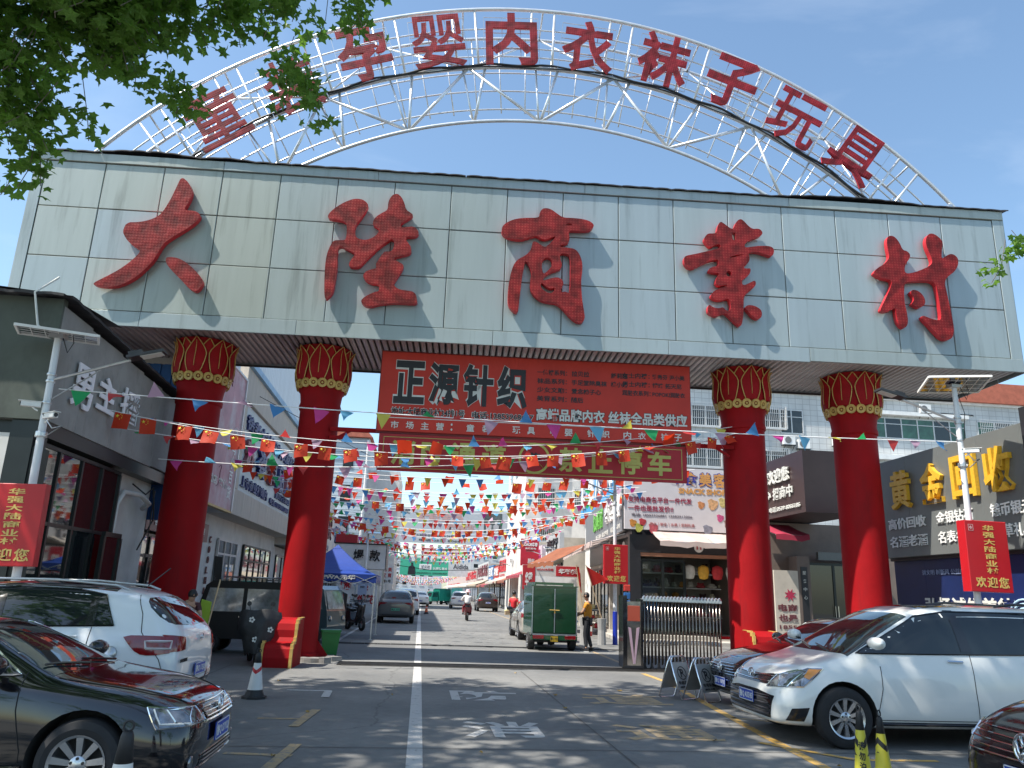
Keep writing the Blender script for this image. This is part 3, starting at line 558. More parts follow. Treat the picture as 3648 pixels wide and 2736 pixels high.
t2('停', 3.78, 4.08, .3, .62, blk, .03, bn2, y=-.03)
# ---------------------------------------------------------------- shops and buildings: helpers
concrete = M('weathered_fibre_cement', (.30, .30, .29), .75, var=.2, vs=1.2, bump=.08, bs=12, dark=(.12, .12, .11, 2.2, .55, .8, (1, 1, .3)))
darkgrn = M('dark_green_grey_board', (.075, .09, .075), .7, var=.3, vs=.8, dark=(.035, .04, .035, 1.2, .5, .75, (1, 1, .4)))
greyp = M('grey_sign_panel', (.15, .16, .155), .45, .15, var=.08, vs=1); charc = M('charcoal_panel', (.035, .035, .04), .35, .2, var=.15, vs=2)
cream = M('cream_stone', (.50, .44, .37), .7, var=.12, vs=2, streak=4); plaster = M('white_plaster', (.62, .61, .58), .8, var=.12, vs=1.5, dark=(.38, .36, .33, 1.4, .58, .8, (1, 1, .3)))
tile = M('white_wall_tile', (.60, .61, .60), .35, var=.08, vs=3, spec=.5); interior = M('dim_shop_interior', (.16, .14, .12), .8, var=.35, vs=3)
frame_d = M('dark_aluminium_frame', (.03, .035, .035), .35, .5, var=.1); frame_w = M('pale_window_frame', (.55, .56, .56), .4, .2, var=.08)
def clearglass():
    m = bpy.data.materials.new('shop_glass'); m.use_nodes = True; N = m.node_tree.nodes; L = m.node_tree.links
    g = N.new('ShaderNodeBsdfGlossy'); g.inputs['Roughness'].default_value = .02; t = N.new('ShaderNodeBsdfTransparent'); t.inputs[0].default_value = (.75, .82, .8, 1)
    f = N.new('ShaderNodeFresnel'); f.inputs[0].default_value = 1.7; x = N.new('ShaderNodeMixShader'); L.new(f.outputs[0], x.inputs[0]); L.new(t.outputs[0], x.inputs[1]); L.new(g.outputs[0], x.inputs[2]); L.new(x.outputs[0], N['Material Output'].inputs[0]); return m
sglass = clearglass()
# a local frame for a wall: x runs along the wall, -y faces out of it
def wall_frame(name, p0, p1, label=None, cat=None, group=None):
    a = math.degrees(atan2(p1[1] - p0[1], p1[0] - p0[0])); L = sqrt((p1[0] - p0[0]) ** 2 + (p1[1] - p0[1]) ** 2)
    return empty(name, (p0[0], p0[1], 0), a, label, cat, group), L
def bx(x0, x1, y0, y1, z0, z1, name, mat, par, **k): return MB().box(x0, x1, y0, y1, z0, z1).build(name, mat, par, **k)
def glazing(par, x0, x1, z0, z1, n, door=None, mat=dglass, fm=frame_d, y=0, t=.05, trans=None):
    w = (x1 - x0) / n
    fr = MB(); fr.box(x0, x1, y - .03, y + .05, z1 - t, z1); fr.box(x0, x1, y - .03, y + .05, z0, z0 + t)
    for i in range(n + 1): fr.box(x0 + i * w - t / 2, x0 + i * w + t / 2, y - .035, y + .05, z0 + t, z1 - t)
    if trans: fr.box(x0, x1, y - .032, y + .05, trans, trans + t)
    f = fr.build('window_frame', fm, par)
    for i in range(n):
        if trans:
            bx(x0 + i * w + t / 2, x0 + (i + 1) * w - t / 2, y, y + .01, z0 + t, trans, 'pane', mat, f); bx(x0 + i * w + t / 2, x0 + (i + 1) * w - t / 2, y, y + .01, trans + t, z1 - t, 'pane', mat, f)
        else: bx(x0 + i * w + t / 2, x0 + (i + 1) * w - t / 2, y, y + .01, z0 + t, z1 - t, 'pane', mat, f)
    return f
def handles(par, x, z0=.9, z1=1.6, y=-.07):
    for s in (-.06, .06): MB().tube([(x + s, y, z0), (x + s, y, z1)], .012, 6).build('door_handle', chrome, par)
def awning(par, x0, x1, z, out, drop, col1, name='awning', val=.18, y=0):
    m = MB(); n = max(4, int((x1 - x0) / .35)); vs = []; fs = []
    for i in range(n + 1):
        x = x0 + (x1 - x0) * i / n; sg = .03 * sin(i * 1.9)
        vs += [(x, y, z), (x, y - out * .5, z - drop * .5 - .05 + sg), (x, y - out, z - drop + sg), (x, y - out - .02, z - drop - val - (.05 if i % 2 else 0) + sg)]
    for i in range(n):
        for j in range(3): a = i * 4 + j; fs.append((a, a + 1, a + 5, a + 4))
    m._add(vs, fs); c = m.build(name, col1, par)
    fr = MB()
    for x in (x0 + .05, (x0 + x1) / 2, x1 - .05): fr.tube([(x, y, z - .12), (x, y - out + .02, z - drop - .03)], .018, 5)
    fr.tube([(x0, y - out + .02, z - drop - .02), (x1, y - out + .02, z - drop - .02)], .02, 5)
    fr.build('awning_arm', steel, c); return c
# ---------------------------------------------------------------- left corner shop (grey fibre-cement band over dark glass)
signwhite = M('bright_sign_white', (.85, .85, .9), .4, var=0)
shopL, LL = wall_frame('corner_shop', (-6.8, 14.1), (-6.8, 21.0), 'dark corner shop with grey slab sign band and white raised characters left of the gate', 'shop')
shopL.rotation_euler.z = radians(90)      # local x runs up the street, local +y points into the building (-x)
bx(0, 6.9, .5, 6, 0, 4.1, 'side_wall', plaster, shopL)
for i, (a, b) in enumerate(((0, 1.28), (1.28, 2.9), (2.9, 4.25), (4.25, 5.6), (5.6, 6.9))):
    o = MB().bbox(a + .004, b - .004, 0, .2, 4.38 + (.03 if i == 4 else 0), 6.5 - .04 * i, .006).build('slab_panel', concrete, shopL)
bx(.0, 6.9, .2, 2.0, 4.34, 6.3, 'band_back', M('band_back', (.09, .09, .085), .8), shopL)
bx(0, 6.9, .02, .5, 4.1, 4.37, 'soffit_board', frame_d, shopL)
text('男', .72, 1.62, 4.84, 5.68, signwhite, shopL, y=-.05, bold=.02, depth=.012, name='sign_character'); text('主', 1.85, 2.75, 5.02, 5.74, signwhite, shopL, y=-.05, bold=.025, depth=.012, name='sign_character'); text('播', 3.05, 4.15, 5.08, 5.80, signwhite, shopL, y=-.05, bold=.012, depth=.012, name='sign_character')
# corrugated roof edge with overhang
m = MB(); vs = []; fs = []
for i in range(60):
    x = -.25 + i * .125; w = .02 * abs(sin(i * .8)); zz = 6.62 - .02 * i / 6
    vs += [(x, -.22, zz + w), (x, 3.0, zz + .25 + w), (x, -.22, zz + w - .05)]
for i in range(59): a = i * 3; fs += [(a, a + 3, a + 4, a + 1), (a, a + 2, a + 5, a + 3)]
m._add(vs, fs); m.build('roof_sheet', roofm, shopL)
glazing(shopL, .25, 4.3, .25, 4.05, 4, y=.18, t=.07, trans=2.6); bx(.0, .25, .1, .5, 0, 4.1, 'pilaster', frame_d, shopL)
handles(shopL, 2.3, y=.08); glazing(shopL, 3.2, 4.1, .15, 2.65, 1, y=-.12, t=.1)
bx(4.3, 6.9, .35, .5, 0, 4.1, 'white_wall_panel', plaster, shopL)
m = MB(); m.tube([(4.55, .25, .1), (4.55, .25, 3.35), (4.75, .2, 3.65), (5.6, .1, 3.68), (5.9, .0, 3.5), (6.1, .2, 3.4)], .065, 10); m.build('white_drain_pipe', M('pvc_pipe', (.6, .6, .58), .4), shopL, smooth=True)
m = MB(); m.tube([(5.2, .2, 3.9), (5.6, .0, 3.7), (5.9, -.05, 3.9), (6.4, .05, 3.6), (6.7, .1, 3.2), (6.3, .25, 2.4)], .02, 5); m.tube([(6.5, .1, 3.9), (6.5, .1, 2.2)], .015, 5); m.build('loose_cable', black, shopL)
# front part facing the camera
shopF, _ = wall_frame('boarded_shop', (-13.5, 14.1), (-6.8, 14.1), 'dark green boarded shop front facing the forecourt at the far left', 'shop')
for i in range(5): MB().bbox(6.7 - (i + 1) * 1.34 + .004, 6.7 - i * 1.34 - .004, -.06, .1, 4.35, 6.62, .006).build('board_panel', darkgrn, shopF)
bx(0, 6.4, .12, .6, 4.05, 6.4, 'band_back', darkgrn, shopF); bx(0, 6.65, .1, .4, 3.9, 4.33, 'dark_lintel', frame_d, shopF)
text('乐', 4.4, 4.98, 4.75, 5.35, M('lilac_sign', (.5, .42, .75), .5), shopF, y=-.07, bold=.04, depth=.03, name='sign_character')
glazing(shopF, .1, 6.5, .1, 3.9, 6, y=.15, t=.07, trans=2.7); bx(6.5, 6.68, .05, .5, 0, 3.89, 'pilaster', M('dark_pilaster', (.05, .06, .055), .6), shopF)
m = MB(); m.T = Matrix.Translation((0, 0, 0)); vs = []; fs = []
for i in range(60):
    x = -.1 + i * .117; w = .022 * abs(sin(i * .8)); vs += [(x, -.35, 6.62 + w), (x, 2.4, 6.9 + w), (x, -.35, 6.57 + w)]
for i in range(59): a = i * 3; fs += [(a, a + 3, a + 4, a + 1), (a, a + 2, a + 5, a + 3)]
m._add(vs, fs); m.build('roof_sheet', roofm, shopF)
for zz in (1.2, 1.6, 2.0, 2.3): pass
# blue metal wall behind the column and between shops
o = MB(); 
for i in range(14): o.box(i * .3, i * .3 + .2, 0, .06, 3.2, 7.4); o.box(i * .3 + .2, i * .3 + .3, .03, .06, 3.2, 7.4)
tag(o.build('blue_metal_cladding', M('blue_cladding', (.02, .09, .28), .5, .3), None, loc=(-10.9, 21.05, 0)), 'dark blue corrugated cladding behind the first gate column', 'cladding')

# ---------------------------------------------------------------- left row beyond the gate
pinkm = M('faded_pink_print', (.52, .27, .30), .6, var=.18, vs=1.1, dark=(.60, .55, .56, .8, .45, .7, (1, 1, 1)))
rowA, _ = wall_frame('pink_sign_shop', (-6.8, 21.6), (-6.8, 28.2), 'shop with faded pink billboard and glass doors beyond the first column', 'shop'); rowA.rotation_euler.z = radians(90)
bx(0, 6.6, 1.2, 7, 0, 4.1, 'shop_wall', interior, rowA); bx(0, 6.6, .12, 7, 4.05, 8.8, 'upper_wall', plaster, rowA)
for i in range(4): MB().box(i * 1.65 + .004, (i + 1) * 1.65 - .004, 0, .12, 4.12, 8.85).build('billboard_sheet', pinkm, rowA)
bx(0, 6.6, -.04, .14, 8.85, 8.93, 'metal_edge', white, rowA); bx(6.5, 6.6, -.05, .12, 4.1, 8.85, 'metal_edge', white, rowA); bx(0, 6.6, -.03, .14, 4.04, 4.11, 'metal_edge', gold, rowA)
dpt = M('dark_red_print', (.16, .04, .05), .6)
wr = random.Random(11)
for i in range(9):   # faded flower sprays
    px, pz = wr.uniform(.5, 6), wr.uniform(5.2, 8.5); mm = MB(); P = [(px, -.005, pz)]
    for k in range(6): P.append((P[-1][0] + wr.uniform(-.2, .25), -.005, P[-1][2] + wr.uniform(-.25, .12)))
    mm.tube(P, .012, 4); mm.build('printed_branch', dpt, rowA)
vtext('义乌小百货', 5.95, .5, 7.0, .45, .07, white, rowA, bold=.02); text('抖音 微商 网店 实体', .6, 5.6, 4.75, 5.05, palep, rowA, bold=.03)
lint = M('maroon_lintel', (.10, .02, .03), .4)
bx(.2, 6.4, .6, .8, 3.0, 3.6, 'lintel_sign', lint, rowA); text('喜哥内衣服饰 山东总代理', .8, 5.9, 3.15, 3.45, palep, rowA, y=.59, bold=.02)
glazing(rowA, .2, 6.3, .12, 2.95, 5, y=.85, t=.08, trans=2.3); handles(rowA, 2.6, y=.76)
m = MB(); 
for i in range(8): m.tube([(4.4 + i * .12, -.3 - i * .02, .12), (4.4 + i * .12, -.25, 2.5)], .018, 5)
tag(m.build('folded_gate_bars', black, rowA), kind='stuff')
rowB, _ = wall_frame('beige_frame_shop', (-6.8, 28.2), (-6.8, 42), 'beige stone building with a framed white sign of blue characters on the left', 'shop'); rowB.rotation_euler.z = radians(90)
bx(0, 13.8, .9, 8, 0, 4.1, 'shop_wall', plaster, rowB); bx(0, 13.8, .3, 8, 4.05, 9.1, 'upper_wall', cream, rowB)
for i in range(9):
    MB().bbox(i * 1.533 + .004, (i + 1) * 1.533 - .004, -.02, .3, 8.25, 9.45, .01).build('stone_slab', cream, rowB); MB().bbox(i * 1.533 + .004, (i + 1) * 1.533 - .004, -.02, .3, 4.05, 4.95, .01).build('stone_slab', cream, rowB)
bx(-.0, .55, -.02, .3, 4.96, 8.24, 'stone_slab', cream, rowB); bx(12.3, 13.8, -.02, .3, 4.96, 8.24, 'stone_slab', cream, rowB)
signw = M('pale_blue_white_sign', (.52, .56, .57), .5, var=.08, vs=1); navy = M('navy_character', (.03, .04, .16), .5)
bx(.58, 12.27, .1, .28, 4.98, 8.22, 'sign_board', signw, rowB)
text('徐老大针织内衣商行', 1.0, 11.9, 7.3, 7.9, navy, rowB, y=.09, bold=.03, depth=.04, name='sign_character')
pk = M('pink_maroon_character', (.30, .10, .12), .5)
for i, c_ in enumerate('苏姿雅品牌'): text(c_, 1.2 + i * 2.2, 2.7 + i * 2.2, 5.85, 7.0, pk if i % 2 == 0 else navy, rowB, y=.09, bold=.03, depth=.07, name='sign_character')
text('上市商业村晴内', 1.2, 6.2, 5.15, 5.6, navy, rowB, y=.09, bold=.02, depth=.03); text('电话:13150972668', 6.9, 11.8, 5.1, 5.4, navy, rowB, y=.09, bold=.02, depth=.03); text('里贝依依系列', 8.0, 11.8, 5.5, 5.8, navy, rowB, y=.09, bold=.02, depth=.03)
glazing(rowB, 2.2, 5.2, .8, 3.3, 3, y=.82, t=.08, fm=frame_w, trans=2.7); glazing(rowB, 6.5, 12.5, .15, 3.3, 5, y=.82, t=.08, trans=2.6)
vtext('COOLHAUS', 1.2, .22, 3.3, .24, .12, M('brown_letter', (.15, .05, .05), .5), rowB, y=.88, bold=.02, depth=.02)
# blue trim line and translucent roof
bx(0, 13.8, -.15, .2, 9.46, 9.7, 'blue_roof_trim', M('pale_blue_trim', (.25, .42, .58), .5, var=.2), rowB)
# tall white corrugated wall behind
m = MB()
for i in range(69): m.box(i * .45, i * .45 + .42, 0, .1, 6, 17)
o = m.build('corrugated_wall', M('white_corrugated_sheet', (.60, .64, .66), .5, var=.08, vs=1, streak=1.5), None, loc=(-9, 31, 0), rz=90); tag(o, 'tall pale corrugated wall rising behind the left row of shops', 'wall', kind='stuff')
bx(-.2, 31.2, .12, 5, 9.2, 17, 'wall_body', plaster, o)
# further left shops
lrow = [(42, 50, 8.6, (.55, .52, .47), '真知商贸', navy), (50, 60, 8.0, (.60, .58, .55), '服装百货', dpt), (60, 72, 6.6, (.5, .5, .52), '针织内衣', navy), (72, 90, 6.0, (.5, .46, .42), '童装批发', dpt), (90, 112, 5.6, (.45, .45, .46), '鞋帽袜业', navy), (112, 260, 5.6, (.5, .48, .45), '玩具世界', dpt)]
for i, (y0, y1, h, c_, s, tm_) in enumerate(lrow):
    r_, L_ = wall_frame('left_row_shop', (-6.8, y0), (-6.8, y1), '%s shop on the left street side reading %s' % (('pale beige', 'white', 'grey', 'brownish', 'low grey', 'farthest pale')[i], s), 'shop', 'shops along the left side of the street')
    r_.rotation_euler.z = radians(90); mt = M('left_facade_%s' % 'abcdef'[i], c_, .7, var=.15, vs=1)
    bx(0, L_, .9, 8, 0, 3.6, 'shop_wall', plaster, r_); bx(0, L_, 0, 8, 3.7, h, 'sign_band', mt, r_); 
    text(s, 1.0, min(L_ - 1.5, 30), 4.9, min(h - .4, 6.6), tm_, r_, y=-.02, bold=.03, depth=.04); text('批发 零售 代发', 1.0, L_ - 2, 4.1, 4.5, navy, r_, y=-.02)
    glazing(r_, .6, L_ - .6, .15, 3.2, min(24, max(3, int(L_ / 2))), y=.85, t=.1)
    if i > 1: awning(r_, .4, L_ - .4, 3.7, 1.3, .5, M('tan_awning', (.42, .30, .2), .8, var=.2))
# the box sign of 爆款 and smaller signs
bk = empty('box_sign', (-4.9, 45, 0), 0, 'white box sign with two black brush characters over the blue tent', 'sign')
bx(0, 2.85, 0, 2.6, 2.7, 4.05, 'box', white, bk); bx(-.03, 2.88, -.03, .02, 4.03, 4.1, 'dark_rim', frame_d, bk); bx(2.86, 2.9, 0, 2.6, 2.7, 4.05, 'side_picture', M('dark_mural', (.1, .11, .11), .5, var=.6, vs=3), bk)
text('爆', 1.05, 1.65, 3.15, 3.75, blk, bk, y=-.03, bold=.02, depth=.006); text('款', 1.95, 2.55, 3.1, 3.75, blk, bk, y=-.03, bold=.02, depth=.006)
for x in (.1, 2.7): bx(x, x + .1, 1.0, 1.1, 0, 2.7, 'post', steel, bk)
redt = M('red_sign_text', (.5, .02, .03), .5); rb = M('red_sheet', (.45, .02, .03), .5)
def board(name, x, y, w, h, z, rz, mat, label, cat='sign', d=.08, group=None, post=None):
    e = empty(name, (x, y, 0), rz, label, cat, group); bx(0, w, 0, d, z, z + h, 'board', mat, e)
    if post: 
        for q in post: bx(q, q + .05, .02, .07, 0, z, 'post', steel, e)
    return e
e = board('shop_board', -2.5, 50, .8, 1.1, 1.95, 0, white, 'small white board with four red characters and a number on the left pole', post=(.36,))
for i, c_ in enumerate('优美教育'): text(c_, .12 + (i % 2) * .32, .36 + (i % 2) * .32, 2.68 - (i // 2) * .34, 2.94 - (i // 2) * .34, redt, e, bold=.02)
text('排1号', .15, .65, 2.02, 2.2, blk, e)
e = board('poster_board', -4.6, 44.6, 1.0, 2.4, .3, 0, white, 'tall white poster with one big red character under the box sign'); text('烟', .2, .8, 1.5, 2.15, redt, e, bold=.05); text('酒', .2, .8, .6, 1.2, redt, e, bold=.05)
e = board('poster_board', -3.5, 44.4, 1.15, 2.3, .3, 0, white, 'white poster beside the tent with three stacked red characters')
vtext('优美', .45, .45, 2.5, .45, .08, redt, e, bold=.03); text('烟花', .1, 1.05, .8, 1.3, redt, e, bold=.03)
MB().box(0, 1.2, 0, .5, 4.1, 4.55).build('red_roof_box', rb, bk); 

# ---------------------------------------------------------------- buildings behind
def block(name, x0, x1, y0, y1, h, mat, label, wins, roof=None, wm=dglass, floors=None, bars=False, side=None):
    e = empty(name, (x0, y0, 0), 0, label, 'building'); W = x1 - x0
    bx(0, W, 0, y1 - y0, 0, h, 'wall', mat, e); bx(-.15, W + .15, -.2, y1 - y0, h, h + .22, 'cornice', white, e)
    for (wx, wz, ww, wh, n) in wins:
        f = MB(); f.box(wx, wx + ww, -.04, .0, wz, wz + .08); f.box(wx, wx + ww, -.04, .0, wz + wh - .08, wz + wh)
        for i in range(n + 1): q = wx + i * ww / n; f.box(q - .04, q + .04, -.05, .0, wz + .08, wz + wh - .08)
        fo = f.build('window', frame_w, e); bx(wx, wx + ww, -.015, -.003, wz, wz + wh, 'pane', wm, fo)
        bx(wx - .1, wx + ww + .1, -.16, -.0, wz - .12, wz - .0, 'sill', white, fo)
        if bars:
            b = MB()
            for i in range(int(ww / .16) + 1): b.box(wx + i * .16 - .012, wx + i * .16 + .012, -.44, -.42, wz - .1, wz + wh + .1)
            for q in range(4): b.box(wx, wx + ww, -.45, -.43, wz - .1 + q * (wh + .2) / 3, wz - .07 + q * (wh + .2) / 3)
            b.box(wx, wx + .03, -.44, 0, wz - .1, wz + wh + .1); b.box(wx + ww, wx + ww + .03, -.44, 0, wz - .1, wz + wh + .1)
            tag(b.build('security_bars', frame_w, fo))
    if side:
        for (wy, wz, ww, wh) in side:
            fo = MB().box(-.05, 0, wy, wy + ww, wz, wz + wh).build('window', frame_w, e); bx(-.07, -.05, wy + .08, wy + ww - .08, wz + .08, wz + wh - .08, 'pane', wm, fo)
    if roof:
        m = MB(); m.prism([(-.5, h + .2), (W + .5, h + .2), (W - 1.5, h + 1.9), (1.5, h + 1.9)], -.5, (y1 - y0) + .5, 'xz'); m.build('roof', roof, e, fixn=True)
    return e
# tile wall with real courses (recessed joints every 0.6 m)
def tilemat():
    m = bpy.data.materials.new('white_tile_facade'); m.use_nodes = True; N = m.node_tree.nodes; L = m.node_tree.links; b = N['Principled BSDF']; b.inputs['Roughness'].default_value = .4
    t = N.new('ShaderNodeTexCoord'); mp = N.new('ShaderNodeMapping'); mp.inputs['Rotation'].default_value = (radians(90), 0, 0); L.new(t.outputs['Object'], mp.inputs[0])
    br = N.new('ShaderNodeTexBrick'); br.offset = 0; br.inputs['Scale'].default_value = 1; br.inputs['Brick Width'].default_value = .6; br.inputs['Row Height'].default_value = .45; br.inputs['Mortar Size'].default_value = .022
    br.inputs['Color1'].default_value = (.62, .63, .62, 1); br.inputs['Color2'].default_value = (.56, .57, .56, 1); br.inputs['Mortar'].default_value = (.40, .40, .40, 1); L.new(mp.outputs[0], br.inputs['Vector'])
    n = N.new('ShaderNodeTexNoise'); n.inputs['Scale'].default_value = .6; n.inputs['Detail'].default_value = 7; q = N.new('ShaderNodeMapping'); q.inputs['Scale'].default_value = (1, 1, .25); L.new(t.outputs['Object'], q.inputs[0]); L.new(q.outputs[0], n.inputs[0])
    r = N.new('ShaderNodeMapRange'); r.inputs[1].default_value = .35; r.inputs[2].default_value = .7; r.inputs[3].default_value = .8; r.inputs[4].default_value = 1.08; L.new(n.outputs[0], r.inputs[0])
    x = N.new('ShaderNodeMixRGB'); x.blend_type = 'MULTIPLY'; x.inputs[0].default_value = 1; L.new(br.outputs[0], x.inputs[1]); L.new(r.outputs[0], x.inputs[2]); L.new(x.outputs[0], b.inputs['Base Color']); return m
TM = tilemat()
redroof = M('red_tile_roof', (.42, .12, .07), .7, var=.25, vs=2, bump=.3, bs=5)
ggl = M('green_tinted_glass', (.03, .10, .06), .06, var=.5, vs=1.5, coat=.5)
apt = block('apartment_building', 16.5, 52, 57, 69, 17.9, TM, 'long white tiled apartment building with barred windows behind the right columns',
            [(1.6, 14.85, 4.6, 1.7, 4), (1.6, 11.6, 4.6, 1.9, 4), (9.0, 15.0, 2.6, 1.6, 2), (9.0, 11.6, 2.6, 1.6, 2), (9.0, 8.4, 2.6, 1.6, 2)], redroof, bars=True)
e = apt
for (wx, wz, ww, wh, n) in ((11.2, 14.6, 1.9, 2.0, 2), (16.0, 14.6, 2.6, 1.7, 2), (18.7, 14.7, 8.4, 1.75, 6), (28.2, 14.7, 6, 1.9, 4), (18.9, 10.6, 8, 1.9, 6), (25, 17.0, 3.0, .1, 2)):
    f = MB(); f.box(wx, wx + ww, -.06, .0, wz, wz + .09); f.box(wx, wx + ww, -.06, .0, wz + wh - .09, wz + wh); f.box(wx, wx + ww, -.06, 0, wz + wh * .68, wz + wh * .68 + .06)
    for i in range(n + 1): q = wx + i * ww / n; f.box(q - .045, q + .045, -.07, .0, wz + .09, wz + wh - .09)
    fo = f.build('window', frame_w, apt)
    for i in range(n): bx(wx + i * ww / n, wx + (i + 1) * ww / n, -.02, -.004, wz, wz + wh, 'pane', ggl if wx > 15 and i % 3 != 1 else dglass, fo)
b = MB()
for i in range(50): b.box(18.9 + i * .16, 18.92 + i * .16, -.42, -.4, 10.4, 12.6)
for q in range(5): b.box(18.9, 26.9, -.43, -.41, 10.4 + q * .53, 10.43 + q * .53)
b.build('security_bars', frame_w, apt)
b = MB()
for i in range(40): b.box(28.2 + i * .16, 28.22 + i * .16, -.42, -.4, 14.5, 16.7)
for q in range(5): b.box(28.2, 34.5, -.43, -.41, 14.5 + q * .53, 14.53 + q * .53)
b.build('security_bars', frame_w, apt)
bx(18.0, 27.2, -.5, 0, 12.9, 13.3, 'ledge', white, apt); bx(18.0, 27.2, -.5, 0, 16.6, 16.9, 'ledge', white, apt)
def acu(x, y, z, label, k):
    e = empty('air_conditioner', (x, y, z), 0, label, 'air conditioner', 'air conditioners on the tiled apartment wall')
    bx(0, .95, 0, .4, 0, .72, 'casing', white, e); MB().lathe([(.26, -.02), (.27, -.005), (.27, 0)], 20, 'y', (.36, 0, .36)).build('fan_grille', M('grille_grey', (.15, .15, .15), .5), e)
    m = MB(); m.box(-.05, 1.0, .0, .4, -.06, 0); m.beam((.1, .02, -.05), (.1, .4, -.4), .04); m.beam((.85, .02, -.05), (.85, .4, -.4), .04); m.build('bracket', frame_d, e)
for q in ((27.7, 56.5, 13.65, 'small white air conditioner left of the pair beside the third column'), (28.9, 56.5, 13.4, 'larger white air conditioner on dark brackets between the right columns'), (31.9, 56.5, 13.8, 'white air conditioner near the fourth column under green windows'), (39.5, 56.5, 16.9, 'white air conditioner high behind the right lamp pole')): acu(*q, 0)
block('white_flat_block', 8.6, 16.4, 66, 80, 19.0, plaster, 'white flat block with a red roof seen between the banner and the right shops', [(1.0, 12.3, 1.6, 1.6, 1), (4.2, 12.3, 2.2, 1.6, 2), (1.0, 9.0, 1.6, 1.6, 1), (4.2, 9.0, 2.2, 1.6, 2), (4.2, 15.5, 2.2, 1.6, 2), (1.0, 15.5, 1.6, 1.6, 1), (1.0, 6, 1.6, 1.5, 1)], redroof, bars=True, side=[(2, 12.3, 1.6, 1.6), (6, 12.3, 1.6, 1.6), (10, 12.3, 1.6, 1.6), (2, 9, 1.6, 1.6), (6, 9, 1.6, 1.6), (2, 15.5, 1.6, 1.6), (6, 15.5, 1.6, 1.6)])
siding = M('pale_blue_siding', (.42, .50, .55), .6, var=.1, vs=.8)
lb = empty('blue_siding_block', (-14, 70, 0), 0, 'tall pale blue block with red roof and drain pipes beyond the left shops', 'building')
bx(0, 8.6, 0, 14, 0, 14.8, 'wall', siding, lb)
for i in range(36): bx(.0, 8.6, -.06, 0, .3 + i * .4, .66 + i * .4, 'siding_board', siding, lb)
m = MB(); m.prism([(-.4, 14.85), (8.9, 14.85), (8.2, 15.6), (.8, 15.6)], -.5, 14, 'xz'); m.build('roof', redroof, lb, fixn=True)
for x, z in ((6.4, 12), (6.4, 9), (6.4, 6.2), (4.6, 12), (4.6, 9)): f = bx(x, x + .9, -.1, -.06, z, z + 1.5, 'window', frame_d, lb); bx(x + .06, x + .84, -.12, -.1, z + .06, z + 1.44, 'pane', dglass, f)
m = MB(); m.tube([(8.5, -.3, 2), (8.5, -.3, 14.6)], .09, 8); m.build('drain_pipe', white, lb)
bx(8.6, 11.5, 2, 12, 0, 12.2, 'lower_wing', plaster, lb)
# far closing buildings
for i, (x0, x1, y0, h, c_) in enumerate(((-40, -16, 120, 16, (.5, .5, .5)), (-12, 8, 300, 13, (.45, .47, .5)), (9.5, 30, 275, 14, (.5, .5, .5)), (18, 60, 100, 17, (.48, .47, .46)), (-70, -30, 60, 12, (.42, .45, .47)))):
    e = block('far_building', x0, x1, y0, y0 + 12, h, M('far_wall_%s' % 'abcde'[i], c_, .8), ('long grey block at the far left', 'grey block closing the end of the street', 'pale block beyond the green billboard', 'grey block far behind the tiled building', 'low blue grey building at the far left edge')[i], [(2 + k * (x1 - x0 - 4) / 5, 3 + f_ * 3.2, 1.6, 1.5, 1) for k in range(5) for f_ in range(int(h / 3.3))])
# rooftop antennas at the left edge
e = empty('rooftop_antennas', (-31.3, 55, 13.2), 0, 'thin antennas and a rail on the blue building at the left edge', 'antenna')
bx(-14, 3.5, .5, 12, -13.2, 0, 'blue_wall', M('sky_blue_wall', (.28, .48, .58), .7), e); bx(-14, 3.7, .3, 12.2, 0, .3, 'roof_edge', M('maroon_edge', (.15, .03, .04), .6), e)
m = MB(); m.tube([(0, 1, 0), (0, 1, 3.2)], .05, 5); m.tube([(.9, 1, 0), (.9, 1, 6.2)], .03, 5); m.build('mast', steel, e)
m = MB(); m.tube([(-.5, .6, 1.0), (3.4, .6, .9)], .04, 5); m.tube([(-.5, .6, .5), (3.4, .6, .45)], .03, 5); m.box(-.3, .1, .8, 1, 1.5, 2.3); m.build('rail', steel, e)

# ---------------------------------------------------------------- right row: gold-recycling shop
gs, GL = wall_frame('gold_recycling_shop', (13.0, 20.9), (12.75, 12.0), 'grey sign band with yellow and white characters right of the last column', 'shop')
# local x runs towards the camera, -y faces the street (west)
gpm = [greyp, M('grey_sign_panel_dark', (.19, .20, .20), .45, .15, var=.1, vs=1)]
for i in range(6): MB().bbox(i * 1.45 + .003, (i + 1) * 1.45 - .003, 0, .2, 2.98, 5.66, .005).build('sign_panel', gpm[0], gs)
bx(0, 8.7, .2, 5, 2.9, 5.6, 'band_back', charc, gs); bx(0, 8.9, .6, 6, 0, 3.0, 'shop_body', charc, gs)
ymat = M('yellow_letter_face', (.72, .40, .03), .45, var=.15, vs=20)
for i, c_ in enumerate('黄金回收'): x = (.8, 2.2, 3.45, 4.62)[i]; text(c_, x, x + .88, 4.25, 5.28, ymat, gs, y=-.01, bold=.026, depth=.05, name='sign_character')
for s, x0, x1 in (('高价回收', .45, 2.15), ('金银钻石', 2.6, 4.0), ('钱币银元', 4.6, 5.9)): text(s, x0, x1, 3.72, 4.02, white, gs, y=-.01, bold=.014, depth=.012, name='sign_character')
for s, x0, x1 in (('名酒老酒', .45, 2.15), ('名表名包', 2.6, 4.0), ('虫草礼品', 4.6, 5.9)): text(s, x0, x1, 3.24, 3.54, white, gs, y=-.01, bold=.014, depth=.012, name='sign_character')
bluep = M('navy_blue_hoarding', (.008, .02, .09), .4, var=.3, vs=.8); sky_b = M('bright_blue_print', (.03, .2, .55), .4, var=.2)
